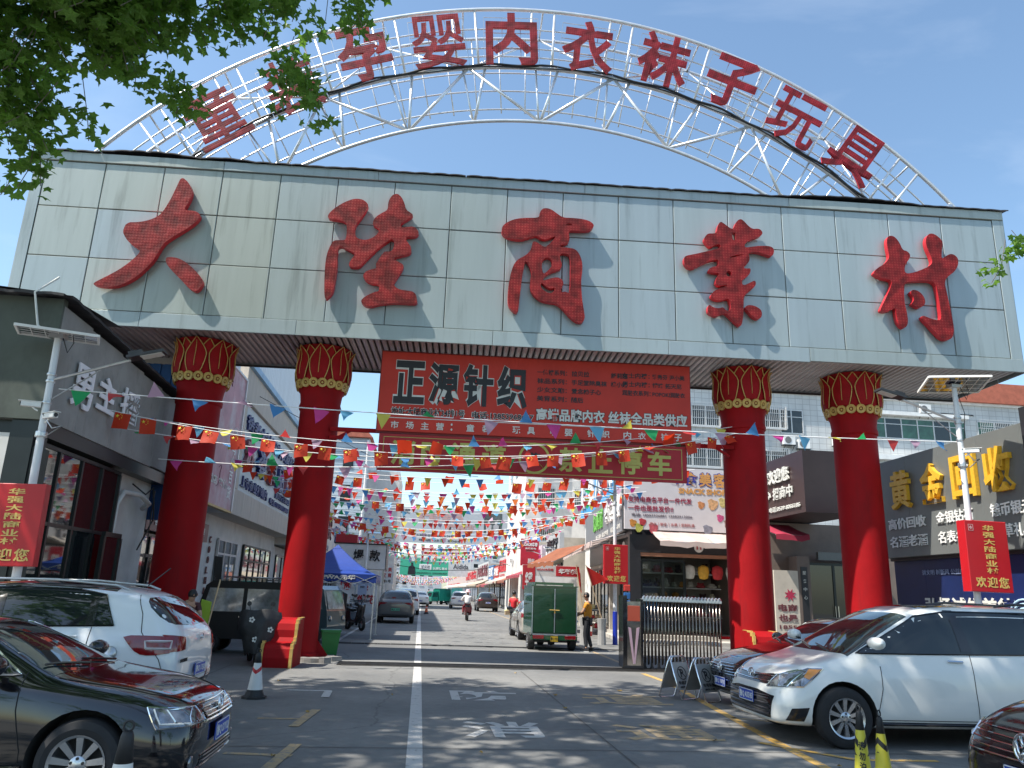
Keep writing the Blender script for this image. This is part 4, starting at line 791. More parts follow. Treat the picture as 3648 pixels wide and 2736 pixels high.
for i in range(6): bx(i * 1.4 + .003, (i + 1) * 1.4 - .003, .3, .36, .0, 2.9, 'hoarding_sheet', bluep, gs)
bx(1.9, 8.3, .285, .297, .9, 1.45, 'printed_band', sky_b, gs); text('弘扬诚信美德', 1.3, 4.6, 1.5, 1.95, palep, gs, y=.28, bold=.03); text('讲文明 树新风 公益广告', 1.3, 3.2, 2.5, 2.64, M('dim_print', (.2, .25, .4), .5), gs, y=.28); text('自由 平等 公正 法治', 5.2, 6.7, 2.35, 2.5, M('dim_print', (.2, .25, .4), .5), gs, y=.28)
m = MB()
for k in range(6):
    r = .1 + k * .085; m.tube([(4.85 + r * cos(a), .285, 1.35 + r * 1.1 * sin(a)) for a in [pi * (-.1 + 1.2 * t / 16) for t in range(17)]], .022, 5)
m.build('printed_fingerprint', M('pale_blue_print', (.45, .65, .8), .5), gs)
bx(5.4, 5.55, .28, .296, 1.4, 2.35, 'printed_tower', M('dim_print', (.2, .25, .4), .5), gs); bx(5.35, 5.6, .28, .296, 1.4, 1.9, 'printed_tower', M('dim_print', (.2, .25, .4), .5), gs)
bx(6.0, 6.3, -.12, -.02, 2.6, 5.95, 'black_edge_panel', charc, gs)
# service centre: brown box sign and recessed doors
sc = empty('service_centre', (13.2, 25.6, 0), 0, 'dark brown service centre with white lettering between the right columns', 'shop')
brown = M('dark_brown_panel', (.05, .03, .03), .35, .1, var=.1); bx(0, 2.2, 0, 8, 4.75, 6.95, 'sign_box', brown, sc)
sf = empty('sign_face', (-.02, 7.6, 0), -90, parent=sc)
text('华强大陆商业村欢迎您', 0.6, 6.6, 6.0, 6.55, palep, sf, bold=.03, depth=.03); text('游客服务中心', 1.6, 5.0, 5.45, 5.85, palep, sf, bold=.03, depth=.02); text('Service Center 服务电话:0539-8066186', 2.2, 7.3, 4.95, 5.15, palep, sf, bold=.01, depth=.02); text('招商中', 5.2, 6.8, 5.4, 5.85, palep, sf, bold=.02, depth=.02)
bx(-.2, 6, 3.6, 9, 0, 4.7, 'back_wall', M('taupe_wall', (.20, .155, .13), .7, var=.15), sc); bx(1.0, 1.5, 2.9, 3.6, 0, 3.4, 'pilaster', M('taupe_pilaster', (.17, .13, .11), .6), sc)
bx(1.12, 1.38, 2.88, 2.9, .9, 3.0, 'pilaster_board', charc, sc); vtext('服务中心', 1.25, .14, 2.85, .14, .16, palep, sc, y=2.87); glazing(sc, 1.6, 3.8, .1, 3.2, 2, y=3.4, t=.09); handles(sc, 2.7, y=3.3)
bx(4.0, 4.4, 2.9, 3.6, 0, 3.4, 'pilaster', M('taupe_pilaster', (.17, .13, .11), .6), sc); bx(4.08, 4.34, 2.88, 2.9, .9, 3.0, 'pilaster_board', charc, sc); vtext('便民服务', 4.21, .14, 2.85, .14, .16, palep, sc, y=2.87)
bx(2.0, 3.6, 3.15, 3.3, 3.3, 3.6, 'lintel_board', greyp, sc); awning(sc, -.3, 1.0, 4.6, 1.6, .5, M('maroon_awning', (.32, .02, .05), .7), y=3.4)
ps = board('snack_poster', 13.25, 28.5, .95, 2.6, .25, 0, M('cream_poster', (.58, .52, .44), .5), 'tall cream poster with maroon characters right of the third column')
text('电商', .1, .85, 1.35, 1.62, dpt, ps, bold=.03); text('也是', .1, .85, .98, 1.25, dpt, ps, bold=.03); text('1855', .12, .8, .72, .86, dpt, ps); text('｜鲜', .3, .8, .4, .6, dpt, ps)
m = MB(); m.prism([(.6 + (.24 if k % 2 else .12) * cos(k * pi / 8), 1.95 + (.24 if k % 2 else .12) * sin(k * pi / 8)) for k in range(16)], -.012, -.004, 'xz'); m.build('printed_burst', M('crimson_print', (.45, .03, .08), .5), ps, fixn=True)
# kiosk 11
ki = empty('snack_kiosk', (8.35, 31.0, 0), 0, 'dark framed kiosk number 11 with toy shelves under the pink and white snack billboard', 'shop')
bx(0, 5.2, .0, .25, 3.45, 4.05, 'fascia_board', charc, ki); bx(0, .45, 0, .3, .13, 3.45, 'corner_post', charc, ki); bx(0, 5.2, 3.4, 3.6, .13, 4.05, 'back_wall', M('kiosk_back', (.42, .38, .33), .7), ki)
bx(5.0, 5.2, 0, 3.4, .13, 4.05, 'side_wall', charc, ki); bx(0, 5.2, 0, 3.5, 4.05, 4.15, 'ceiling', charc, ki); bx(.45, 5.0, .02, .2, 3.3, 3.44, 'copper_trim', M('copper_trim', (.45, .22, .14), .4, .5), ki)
glazing(ki, .5, 2.3, .3, 3.2, 2, y=.12, t=.1, mat=sglass); bx(4.85, 5.0, .1, .25, .2, 3.3, 'door_post', frame_d, ki); bx(2.3, 5.0, .05, .3, .13, .28, 'threshold', frame_d, ki)
b_ = MB().lathe([(.19, -.02), (.2, 0), (.2, .01)], 24, 'y', (2.9, 0, 3.72)); b_ = b_.build('number_disc', white, ki); text('11', -.1 + 2.9, .1 + 2.9, 3.64, 3.80, redt, b_, y=-.022, bold=.03)
MB().lathe([(.19, -.02), (.2, 0), (.2, .01)], 24, 'x', (-.01, .9, 3.7)).build('number_disc', white, ki)
for j, zz in enumerate((.9, 1.5, 2.1, 2.7)): bx(.6, 4.9, 2.2, 2.7, zz, zz + .04, 'shelf', white, ki)
toys = [('plush_bear', (.05, .02, .02)), ('cushion', (.62, .55, .38)), ('cup', (.5, .1, .12)), ('plush_bag', (.7, .3, .05)), ('plush_toy', (.45, .05, .06)), ('box_set', (.6, .58, .52)), ('doll', (.1, .05, .03)), ('bowl', (.55, .55, .5))]
rt = random.Random(5)
for j, zz in enumerate((.94, 1.54, 2.14, 2.74)):
    x = .7
    while x < 4.7:
        nm_, c_ = toys[rt.randrange(8)]; w = rt.uniform(.14, .24); h = rt.uniform(.2, .42)
        m = MB(); m.lathe([(w * .5, 0), (w * .95, h * .2), (w, h * .45), (w * .6, h * .62), (w * .72, h * .8), (w * .3, h)], 10, 'z')
        if nm_ in ('plush_bear', 'plush_toy', 'doll'): m.lathe([(.05, h * .85), (.06, h * .95), (.02, h * 1.08)], 8, 'z', (w * .5, 0, 0)); m.lathe([(.05, h * .85), (.06, h * .95), (.02, h * 1.08)], 8, 'z', (-w * .5, 0, 0))
        o = m.build(nm_, M('toy_' + nm_, c_, .7, var=.3, vs=9), None, smooth=True, loc=(8.35 + x + w, 31 + 2.42, zz))
        tag(o, '%s %s on the %s kiosk shelf, item %s from its left end' % (('small', 'tall', 'squat', 'wide')[int(x * 7) % 4], nm_.replace('_', ' '), ('lowest', 'second', 'third', 'top')[j], ('one', 'two', 'three', 'four', 'five', 'six', 'seven', 'eight', 'nine', 'ten', 'eleven', 'twelve')[int((x - .7) / .36)]), nm_.replace('_', ' '), 'goods on the kiosk shelves')
        x += w * 2 + .06
cart = M('colour_cushions', (.6, .55, .48), .7)
for i, c_ in enumerate(((.62, .62, .58), (.75, .42, .05), (.6, .04, .05), (.66, .64, .6))):
    m = MB(); m.lathe([(.02, -.28), (.18, -.25), (.25, 0), (.22, .22), (.05, .3)], 14, 'z'); o = m.build('hanging_bag', M('bag_%d' % i, c_, .7, var=.2, vs=6), None, smooth=True, loc=(8.35 + 2.65 + i * .6, 31.5, 2.75)); o.scale.y = .5
    tag(o, ('off white', 'orange', 'red', 'cream')[i] + ' bag hanging in the open front of the kiosk', 'bag', 'bags hanging in the kiosk')
for i, (z, c_) in enumerate(((2.0, (.5, .04, .03)), (1.7, (.02, .12, .35)), (1.4, (.02, .12, .35)), (1.1, (.03, .03, .03)))):
    o = MB().bbox(0, .26, 0, .06, 0, .24, .02).build('pouch', M('pouch_%d' % i, c_, .6), None, loc=(8.35 + 4.75, 30.9, z)); tag(o, ('red', 'upper blue', 'lower blue', 'black')[i] + ' pouch hanging on the kiosk door post by the column', 'pouch', 'pouches on the kiosk posts')
    o = MB().bbox(0, .26, 0, .06, 0, .24, .02).build('pouch', M('pouch_%d' % i, c_, .6), None, loc=(8.05, 30.8, z - .1)); tag(o, ('red', 'upper blue', 'lower blue', 'black')[i] + ' pouch hanging at the kiosk corner by the lamp pole', 'pouch', 'pouches on the kiosk posts')
# its billboard
bb = empty('snack_billboard', (8.1, 30.85, 0), 0, 'white snack shop billboard with maroon characters above the kiosk', 'billboard')
bx(0, 5.3, 0, .15, 4.35, 6.95, 'billboard_sheet', M('billboard_white', (.70, .66, .67), .5, var=.05), bb); bx(-.03, 5.33, .1, .3, 4.3, 7.0, 'back_frame', charc, bb)
mar = M('maroon_print', (.36, .02, .06), .5); oc = M('orange_print', (.70, .34, .10), .5); navyp = M('blue_outline_print', (.04, .06, .35), .5)
for i, c_ in enumerate('每食美客!'): text(c_, 1.95 + i * .62 - .03, 2.5 + i * .62 + .03 - (.3 if i == 4 else 0), 6.2 - .03, 6.8 + .03, navyp, bb, bold=.09, depth=.002, y=-.003); text(c_, 1.95 + i * .62, 2.5 + i * .62 - (.3 if i == 4 else 0), 6.2, 6.8, oc, bb, bold=.03, depth=.003, y=-.008)
text('SNACK SHOP', 2.3, 4.35, 5.88, 6.12, oc, bb, bold=.05)
text('支持电商各平台一件代发', .15, 2.85, 5.45, 5.69, mar, bb, bold=.012); text('一件也是批发价!!', .15, 2.05, 5.08, 5.33, mar, bb, bold=.012)
text('电话: 18553936881 13583913006', .3, 2.85, 4.88, 5.0, M('grey_print', (.2, .17, .2), .5), bb, bold=.01); text('零食｜鲜食｜水果｜定制礼盒', 1.05, 2.95, 4.52, 4.66, M('rose_print', (.5, .2, .2), .5), bb, bold=.01)
for i, (x, z, w, c_) in enumerate(((3.25, 5.45, .3, (.6, .25, .1)), (3.75, 5.5, .45, (.7, .4, .2)), (4.2, 5.6, .4, (.62, .5, .2)), (.35, 4.6, .3, (.6, .25, .05)), (.75, 4.65, .3, (.5, .05, .06)), (.6, 4.42, .35, (.5, .5, .1)), (1.2, 4.42, .4, (.5, .1, .12)), (3.5, 4.45, .4, (.25, .25, .3)), (4.4, 4.7, .4, (.3, .18, .15)), (4.05, 4.95, .3, (.6, .1, .25)))):
    m = MB(); m.prism([(x + w / 2 * (1 + .25 * sin(k * 2.1)) * cos(k * pi / 5), z + w / 2 * (1 + .2 * cos(k * 1.7)) * sin(k * pi / 5)) for k in range(10)], -.01, -.002, 'xz'); m.build('printed_snack', M('snackprint_%d' % i, c_, .5, var=.4, vs=9), bb, fixn=True)
# awnings of the kiosk
pinkaw = M('pale_pink_awning', (.62, .50, .46), .8, var=.1, vs=2, trans=.25)
awning(ki, .9, 5.3, 4.35, 1.2, .5, pinkaw)
# right row facades
rs, RL = wall_frame('right_row_shop', (9.7, 46), (8.2, 31.0), 'long grey sign facade with green and white characters above the pink awnings', 'shop')
bx(0, RL, .0, .25, 4.35, 6.25, 'sign_band', M('grey_band', (.16, .17, .18), .5, var=.1), rs); bx(0, RL - 3.9, .25, 5, 3.3, 6.2, 'band_back', charc, rs); bx(RL - 3.9, RL - .05, .25, .4, 3.3, 6.2, 'band_back', charc, rs); bx(0, RL - 3.9, .3, 5, .13, 3.3, 'shop_wall', M('beige_shop_wall', (.45, .40, .33), .7, var=.15), rs)
gt = M('green_sign_text', (.15, .45, .08), .5)
for i, c_ in enumerate('放心酒馆'): text(c_, 4.2 + i * .95, 5.0 + i * .95, 5.0, 5.95, gt, rs, bold=.03, depth=.03)
for i, c_ in enumerate('每食美客'): text(c_, 9.0 + i * 1.35, 10.1 + i * 1.35, 5.0, 6.05, white, rs, bold=.04, depth=.04)
text('烟酒茶叶 批发零售', 5, 9.8, 4.5, 4.75, palep, rs); text('电话：1855393', 10.6, 13.5, 4.5, 4.75, palep, rs); glazing(rs, 1, 8, .3, 3.1, 5, y=.25, t=.1, trans=2.4); glazing(rs, 11.2, 14.6, .3, 3.1, 4, y=.25, t=.1, trans=2.4)
for a, b in ((.2, 4.4), (4.6, 9.0), (9.2, 14.8)): awning(rs, a, b, 4.3, 1.35, .45, pinkaw)
bb2, BL2 = wall_frame('blue_upper_sign', (10.0, 50), (8.6, 32.5), 'bright blue upper sign with large white characters behind the grey shop band', 'sign')
bx(0, BL2, .2, .5, 6.4, 9.6, 'sign_board', M('bright_blue_sign', (.04, .30, .62), .5, var=.15), bb2)
for i, c_ in enumerate('棉倍儿欢迎'): text(c_, .8 + i * 3.2, 3.2 + i * 3.2, 6.9, 9.0, white, bb2, y=.19, bold=.03, depth=.05)
bx(0, BL2 - 5.2, .5, 6, .2, 6.9, 'rear_wall', plaster, bb2)
rows2 = [(50.5, 56, 5.6, 4.0, (.42, .43, .44), '商行', blk, 'light grey'), (58, 68, 5.2, 3.5, (.60, .50, .55), '夜夜精品', M('magenta_text', (.4, .02, .15), .5), 'pale pink'), (69, 76, 5.2, 3.2, (.05, .22, .11), '大发针织', white, 'dark green'), (76.5, 79, 5.6, 3.2, (.5, .33, .03), '袜', redt, 'yellow'), (80, 90, 5.4, 3.2, (.5, .47, .46), '精品童装', redt, 'cream'), (90.5, 97, 4.7, 2.9, (.5, .04, .03), '鞋业', white, 'bright red'), (97.5, 104, 4.9, 2.9, (.06, .2, .45), '百货', white, 'royal blue'), (105, 124, 5.6, 3.1, (.5, .5, .49), '内衣批发城', dpt, 'far pale'), (126, 260, 5.2, 3, (.45, .36, .33), '服装', redt, 'farthest')]
for i, (y0, y1, zt, zb_, c_, s, tm_, ad) in enumerate(rows2):
    x_ = 8.9
    r_, L_ = wall_frame('right_row_shop', (x_, y1), (x_, y0), '%s sign shop on the right street side reading %s' % (ad, s), 'shop', 'shops along the right side of the street')
    bx(0, L_, 0, .3, zb_, zt, 'sign_band', M('right_band_%d' % i, c_, .5, var=.1), r_); bx(0, L_, .3, 6, .13, zt - .3, 'shop_wall', M('beige_shop_wall'), r_)
    text(s, .5 if L_ < 40 else L_ - 30, L_ - .5, zb_ + .6, zt - .25, tm_, r_, bold=.03, depth=.03); text('批发零售', .6, L_ * .6, zb_ + .12, zb_ + .4, tm_, r_)
    glazing(r_, .4, L_ - .4, .25, zb_ - .3, min(24, max(2, int(L_ / 2))), y=.2, t=.1, trans=2.2)
    ac = ((.55, .5, .44), (.35, .06, .08), (.30, .12, .08), (.5, .42, .32))[i % 4]
    awning(r_, .3, L_ - .3, zb_ + .1, 1.6, .6, M('awning_%d' % (i % 4), ac, .8, var=.2, trans=.2))
e = board('red_upright_sign', 7.1, 56.3, 1.3, 1.9, 3.6, 0, M('crimson_board', (.42, .01, .03), .5), 'crimson upright shop sign with white lettering on the right', d=.3); text('HOAOR华帝', .08, 1.2, 4.95, 5.25, white, e, bold=.05); text('高端厨电', .3, 1.1, 4.75, 4.87, white, e); text('厨房', .5, 1.0, 3.75, 4.1, white, e)
e = board('red_white_shop_sign', 6.0, 46.5, 3.4, .62, 2.7, 0, M('pale_sign', (.58, .55, .52), .5), 'white and red sign above the green cargo tricycle', d=.2); bx(2.0, 3.4, -.02, 0, 2.72, 3.3, 'red_panel', rb, e); text('华馨超', 2.15, 3.3, 2.85, 3.15, white, e, y=-.026, bold=.05); bx(0, .0 + .75, -.02, 0, 1.9, 3.3, 'red_panel', rb, e); text('华馨', .15, .6, 2.1, 2.9, white, e, y=-.026, bold=.04); text('HOAOR华帝', .85, 1.85, 3.0, 3.15, redt, e, bold=.03)
bx(.76, 3.3, -.01, .1, 1.75, 2.69, 'white_van_box', white, e)
aw = empty('orange_brown_awning', (6.9, 38, 0), -84, 'brown slanting awning over the pavement beside the tricycle', 'awning'); awning(aw, -1.2, 3.6, 3.9, 1.5, .8, M('brown_awning', (.34, .12, .06), .8, var=.2, trans=.3))
# greenery on roofs at the far right
# ---------------------------------------------------------------- overhead billboards along the street
ob = empty('grey_overhead_billboard', (-5.5, 95, 0), 0, 'huge pale grey translucent billboard spanning above the street', 'billboard')
bx(0, 17.5, 0, .3, 7.1, 11.3, 'billboard_sheet', M('pale_blue_grey_print', (.46, .50, .53), .6, var=.06), ob); 
for x in (.2, 17.2): bx(x, x + .2, .3, .5, 0, 11, 'post', steel, ob)
gpt = M('dark_grey_text', (.07, .075, .08), .5); fpt = M('faded_pink_text', (.52, .33, .31), .5)
text('步步高商贸', .3, 3.7, 10.5, 11.1, gpt, ob); text('BONAS', .8, 3.2, 9.6, 10.2, gpt, ob, bold=.02); text('针织全品', 4.6, 10.2, 9.7, 10.9, fpt, ob, bold=.05); text('供应链', 8.2, 12.2, 8.5, 9.5, fpt, ob, bold=.05); text('大陆商业街28排20-26号', 4.6, 9.2, 7.8, 8.15, gpt, ob)
text('电话 0539 8066', 5, 10, 7.3, 7.6, gpt, ob)
bx(12.8, 15.0, -.02, 0, 8.5, 11.0, 'picture_panel', M('dark_photo_print', (.10, .12, .12), .5, var=.7, vs=1.2), ob)
for q, (px, pz, s) in enumerate(((13.4, 8.9, 1), (14.3, 8.9, 1), (16.3, 8.4, 1.1))):
    m = MB(); m.prism([(px - .25 * s, pz - .6), (px + .25 * s, pz - .6), (px + .35 * s, pz + .6 * s), (px + .12, pz + .75 * s), (px + .15, pz + 1.1 * s), (px - .15, pz + 1.1 * s), (px - .12, pz + .75 * s), (px - .35 * s, pz + .6 * s)], -.05, -.03, 'xz'); m.build('printed_figure', M('figure_print_%d' % q, ((.5, .5, .5), (.45, .45, .46), (.05, .05, .06))[q], .6), ob, fixn=True)
gb = empty('green_overhead_billboard', (-4.0, 150, 0), 0, 'green and white billboard hung across the far street', 'billboard')
bx(0, 9.1, 0, .3, 4.2, 8.1, 'green_sheet', M('green_print', (.05, .40, .25), .6, var=.05), gb); bx(9.1, 13.4, 0, .3, 4.2, 8.1, 'white_sheet', M('pale_print_sheet', (.5, .52, .52), .6), gb)
for i, c_ in enumerate('恒源针织'): text(c_, 1.7 + i * 1.9, 2.9 + i * 1.9, 6.7, 7.8, white, gb, bold=.03, y=-.02, depth=.01)
text('健义达', 4.0, 5.6, 5.5, 6.1, blk, gb, y=-.05); bx(3.6, 5.9, -.03, 0, 5.3, 6.3, 'white_panel', white, gb); text('抗菌防臭袜', 6.2, 8.9, 5.3, 5.8, white, gb, y=-.02); text('13953977013 13953996407', 3, 8.9, 4.5, 4.8, blk, gb, y=-.02); text('Aidida', 10.0, 12.9, 5.6, 6.5, gpt, gb, y=-.02, bold=.02)
m = MB(); m.prism([(1.5, 4.3), (2.9, 4.3), (2.8, 5.7), (2.4, 5.95), (2.4, 6.5), (2.05, 6.5), (2.05, 5.95), (1.6, 5.7)], -.05, -.02, 'xz'); m.build('printed_figure', blk, gb, fixn=True)
rb_ = empty('far_red_banner', (.3, 130, 0), 0, 'far dark red fire lane banner above the green billboard', 'banner'); bx(0, 7.6, 0, .2, 7.1, 8.3, 'banner_sheet', redban2, rb_); text('消防通道', .4, 3.2, 7.35, 8.05, olive, rb_, bold=.03); text('禁止停车', 4.4, 7.2, 7.35, 8.05, olive, rb_, bold=.03)
m = MB(); m.tube([(-4.6, 60, 4.9), (0, 60, 4.55), (5, 60, 4.7), (8.6, 60, 5.1)], .03, 5); o = m.build('overhead_cable', black); tag(o, 'black cable sagging across the street before the green billboard', 'cable')
m = MB(); m.tube([(-4.2, 75, 4.0), (1, 75, 3.45), (5, 75, 3.6), (8.2, 75, 4.3)], .03, 5); o = m.build('overhead_cable', black); tag(o, 'lower black cable sagging across the far street', 'cable')
# ---------------------------------------------------------------- vehicles
def bridge(m, a, b, c, d): m.quad(a, b, c, d)
paint = {}
def P_(n, c, metal=0, r=.32): 
    return M('car_paint_' + n, c, r, metal, coat=1, var=.03, vs=2)
chd = M('gloss_black_trim', (.01, .01, .012), .15, coat=.6, var=0); lamp = M('headlight_lens', (.20, .215, .235), .06, .7, coat=1, var=.75, vs=11); lampd = M('headlight_dark', (.06, .065, .07), .08, .5, coat=1, var=.3, vs=14)
tail = M('red_tail_lens', (.20, .003, .006), .12, coat=1, var=.3, vs=10); gapm = M('panel_gap', (.01, .01, .01), .8, var=0); orange = M('amber_lens', (.7, .25, .03), .2, coat=1)
alloy = M('alloy_rim', (.55, .56, .58), .25, .85, var=.05); disc = M('wheel_shadow', (.03, .03, .03), .7); plateb = M('blue_plate', (.01, .06, .42), .4, var=0); plateg = M('green_plate', (.1, .45, .3), .4, var=0); platey = M('yellow_plate', (.65, .42, .02), .4, var=0)

def hull(st, name, mat, parent, arches, sub=2, zax=None):
    """car body lofted through stations (x, zb, w, zbelt, wbelt, wroof, zroof)"""
    m = MB(); n = 0; rings = []
    for (x, zb, w, zt, wb, wr, zr) in st:
        h = zt - zb
        half = [(0, zb), (.75 * w, zb), (.96 * w, zb + .06 * h), (w, zb + .30 * h), (w * 1.0, zb + .62 * h), (wb + (w - wb) * .55, zt - .10 * h), (wb, zt), (wb + (wr - wb) * .5, zt + (zr - zt) * .52), (wr, zr - .05 * min(1, (zr - zt) * 3)), (wr * .62, zr), (0, zr + .008)]
        rings.append([(x, y, z) for y, z in half] + [(x, -y, z) for y, z in half[-2:0:-1]])
    k = len(rings[0]); vs = [p for r in rings for p in r]; fs = []
    for i in range(len(rings) - 1):
        for j in range(k): l = (j + 1) % k; fs.append((i * k + j, i * k + l, (i + 1) * k + l, (i + 1) * k + j))
    fs.append(tuple(range(k))[::-1]); fs.append(tuple((len(rings) - 1) * k + j for j in range(k)))
    m._add(vs, fs); me = m.mesh('tmp', [mat], True)
    o = bpy.data.objects.new('tmp', me); COL.objects.link(o)
    md = o.modifiers.new('s', 'SUBSURF'); md.levels = sub; md.render_levels = sub
    bpy.context.view_layer.update()
    smooth_me = bpy.data.meshes.new_from_object(o.evaluated_get(bpy.context.evaluated_depsgraph_get()))
    bvh = BVHTree.FromPolygons([v.co.copy() for v in smooth_me.vertices], [tuple(p.vertices) for p in smooth_me.polygons])
    if arches:
        cm = MB()
        for (ax, az, ar) in arches:
            for s in (1, -1): cm.lathe([(ar, s * .52), (ar, s * 1.3)], 28, 'y', (ax, 0, az))
        c = bpy.data.objects.new('cut', cm.mesh('cut', [disc], fixn=True)); COL.objects.link(c)
        bo = o.modifiers.new('b', 'BOOLEAN'); bo.operation = 'DIFFERENCE'; bo.object = c; bo.solver = 'EXACT'
        try: bo.material_mode = 'TRANSFER'
        except Exception: pass
        bpy.context.view_layer.update(); me2 = bpy.data.meshes.new_from_object(o.evaluated_get(bpy.context.evaluated_depsgraph_get())); bpy.data.objects.remove(c)
    else: me2 = smooth_me
    bpy.data.objects.remove(o); me2.name = name
    for p in me2.polygons: p.use_smooth = True
    try: me2.set_sharp_from_angle(angle=radians(38))
    except Exception: pass
    b = bpy.data.objects.new(name, me2); link(b, parent); return b, bvh
def decal(bvh, poly, ax, mat, par, name, off=.006, h=.07, sm=0, rim=True):
    """a fitted panel: polygon seen along an axis (y+,y-,x+,x-,z+) laid on the body, standing off by off"""
    if sm: poly = chaikin(poly, sm)
    xs = [p[0] for p in poly]; ys = [p[1] for p in poly]; pts = []; edges = []
    n0 = 0
    for i in range(len(poly)):
        a = Vector(poly[i]); b = Vector(poly[(i + 1) % len(poly)]); k = max(1, int((b - a).length / h))
        for q in range(k): pts.append(a.lerp(b, q / k))
    nb = len(pts); edges = [(i, (i + 1) % nb) for i in range(nb)]
    def inside(x, y):
        c = False; j = len(poly) - 1
        for i in range(len(poly)):
            if (poly[i][1] > y) != (poly[j][1] > y) and x < (poly[j][0] - poly[i][0]) * (y - poly[i][1]) / (poly[j][1] - poly[i][1]) + poly[i][0]: c = not c
            j = i
        return c
    x = min(xs) + h / 2
    while x < max(xs):
        y = min(ys) + h / 2
        while y < max(ys):
            if inside(x, y): pts.append(Vector((x, y)))
            y += h
        x += h
    V, E, Fc, _, _, _ = delaunay_2d_cdt([Vector(p) for p in pts], edges, [], 1, 1e-5)
    out = []; nor = []
    for v in V:
        if ax[0] == 'y': o_ = Vector((v.x, 3 if ax[1] == '+' else -3, v.y)); d = Vector((0, -1 if ax[1] == '+' else 1, 0))
        elif ax[0] == 'x': o_ = Vector((4 if ax[1] == '+' else -4, v.x, v.y)); d = Vector((-1 if ax[1] == '+' else 1, 0, 0))
        else: o_ = Vector((v.x, v.y, 4)); d = Vector((0, 0, -1))
        hit, nn, _, _ = bvh.ray_cast(o_, d)
        if hit is None: hit, nn, _, _ = bvh.find_nearest(o_ + d * (3 if ax[0] != 'x' else 2.2))
        if nn.dot(d) > 0: nn = -nn
        out.append(hit + nn * off); nor.append(nn)
    m = MB(); m.v = [p[:] for p in out]; m.f = [list(f) for f in Fc]; m.mi = [0] * len(Fc)
    # orient outward
    for f in m.f:
        a, b, c = (Vector(m.v[f[i]]) for i in range(3))
        if (b - a).cross(c - a).dot(nor[f[0]]) < 0: f.reverse()
    # rim going back into the body
    cnt = {}
    for f in m.f:
        for i in range(len(f)): e = (f[i], f[(i + 1) % len(f)]); cnt[tuple(sorted(e))] = cnt.get(tuple(sorted(e)), []) + [e]
    be = [v[0] for v in cnt.values() if len(v) == 1]; mp_ = {}
    for a, b in be:
        for q in (a, b):
            if q not in mp_: mp_[q] = len(m.v); m.v.append((Vector(m.v[q]) - nor[q] * (off + .012))[:])
        m.f.append([b, a, mp_[a], mp_[b]]); m.mi.append(0)
    o = m.build(name, mat, par, smooth='auto'); return o
def seam(bvh, pts, ax, par, w=.009, mat=None, off=.002, name='panel_gap'):
    out = []
    P = []
    for a, b in zip(pts[:-1], pts[1:]):
        a = Vector(a); b = Vector(b); k = max(1, int((b - a).length / .06))
        P += [a.lerp(b, i / k) for i in range(k)]
    P.append(Vector(pts[-1])); Q = []
    for v in P:
        if ax[0] == 'y': o_ = Vector((v.x, 3 if ax[1] == '+' else -3, v.y)); d = Vector((0, -1 if ax[1] == '+' else 1, 0))
        elif ax[0] == 'x': o_ = Vector((4 if ax[1] == '+' else -4, v.x, v.y)); d = Vector((-1 if ax[1] == '+' else 1, 0, 0))
        else: o_ = Vector((v.x, v.y, 4)); d = Vector((0, 0, -1))
        hit, nn, _, _ = bvh.ray_cast(o_, d)
        if hit is not None: Q.append(hit + (nn if nn.dot(d) < 0 else -nn) * off)
    if len(Q) > 1: return MB().tube(Q, w / 2, 4).build(name, mat or gapm, par)
_wm = {}
def wheel(par, x, y, r, style=0, w=.21, side=-1):
    """side=-1: outer face towards -y"""
    key = (round(r, 3), style)
    if key not in _wm:
        t = MB().lathe([(r * .62, -w / 2), (r * .80, -w / 2 - .012), (r * .95, -w / 2 + .01), (r, -w / 2 + .05), (r, w / 2 - .05), (r * .95, w / 2 - .01), (r * .62, w / 2), (r * .62, -w / 2)], 40, 'y', caps=False)
        for k in range(3): t.lathe([(r * 1.001, -.05 + k * .045), (r * 1.004, -.045 + k * .045), (r * 1.001, -.04 + k * .045)], 40, 'y', caps=False)
        tm_ = t.mesh('tyre', rubber, 'auto')
        m = MB(); m.m = 0; m.lathe([(r * .63, -w / 2 - .004), (r * .66, -w / 2 - .01), (r * .60, -w / 2 + .004), (r * .56, w / 2 - .05)], 36, 'y', caps=False)
        m.m = 1; m.lathe([(r * .6, .0), (.01, .0)], 24, 'y', caps=False)
        m.m = 0; n = (10, 10, 9, 7)[style]
        for i in range(n):
            a = 2 * pi * i / n; T = Matrix.Rotation(a, 4, 'Y'); m.T = T; ww = {0: .022, 1: .022, 2: .024, 3: .04}[style] * r / .33
            m.m = 0; m._add([(-ww * .75, -.075, r * .14), (ww * .75, -.075, r * .14), (ww * 1.15, -w / 2 + .005, r * .62), (-ww * 1.15, -w / 2 + .005, r * .62), (-ww * .75, -.04, r * .14), (ww * .75, -.04, r * .14), (ww * 1.15, -w / 2 + .05, r * .62), (-ww * 1.15, -w / 2 + .05, r * .62)],
                            [(0, 1, 2, 3), (0, 4, 5, 1), (1, 5, 6, 2), (3, 2, 6, 7), (0, 3, 7, 4)])
        m.T = None; m.m = 0; m.lathe([(r * .2, -.05), (r * .19, -.08), (r * .1, -.095), (.001, -.097)], 20, 'y', caps=False)
        m.m = 1
        for i in range(5): a = 2 * pi * i / 5 + .3; m.lathe([(.012, -.085), (.012, -.094)], 8, 'y', (r * .14 * cos(a), 0, r * .14 * sin(a)))
        rm = m.mesh('rim', [alloy, disc], 'auto', fixn=True); _wm[key] = (tm_, rm)
    t = inst(_wm[key][0], 'wheel', par, (x, y, r), (0, 0, 0 if side < 0 else pi)); inst(_wm[key][1], 'rim', t); return t
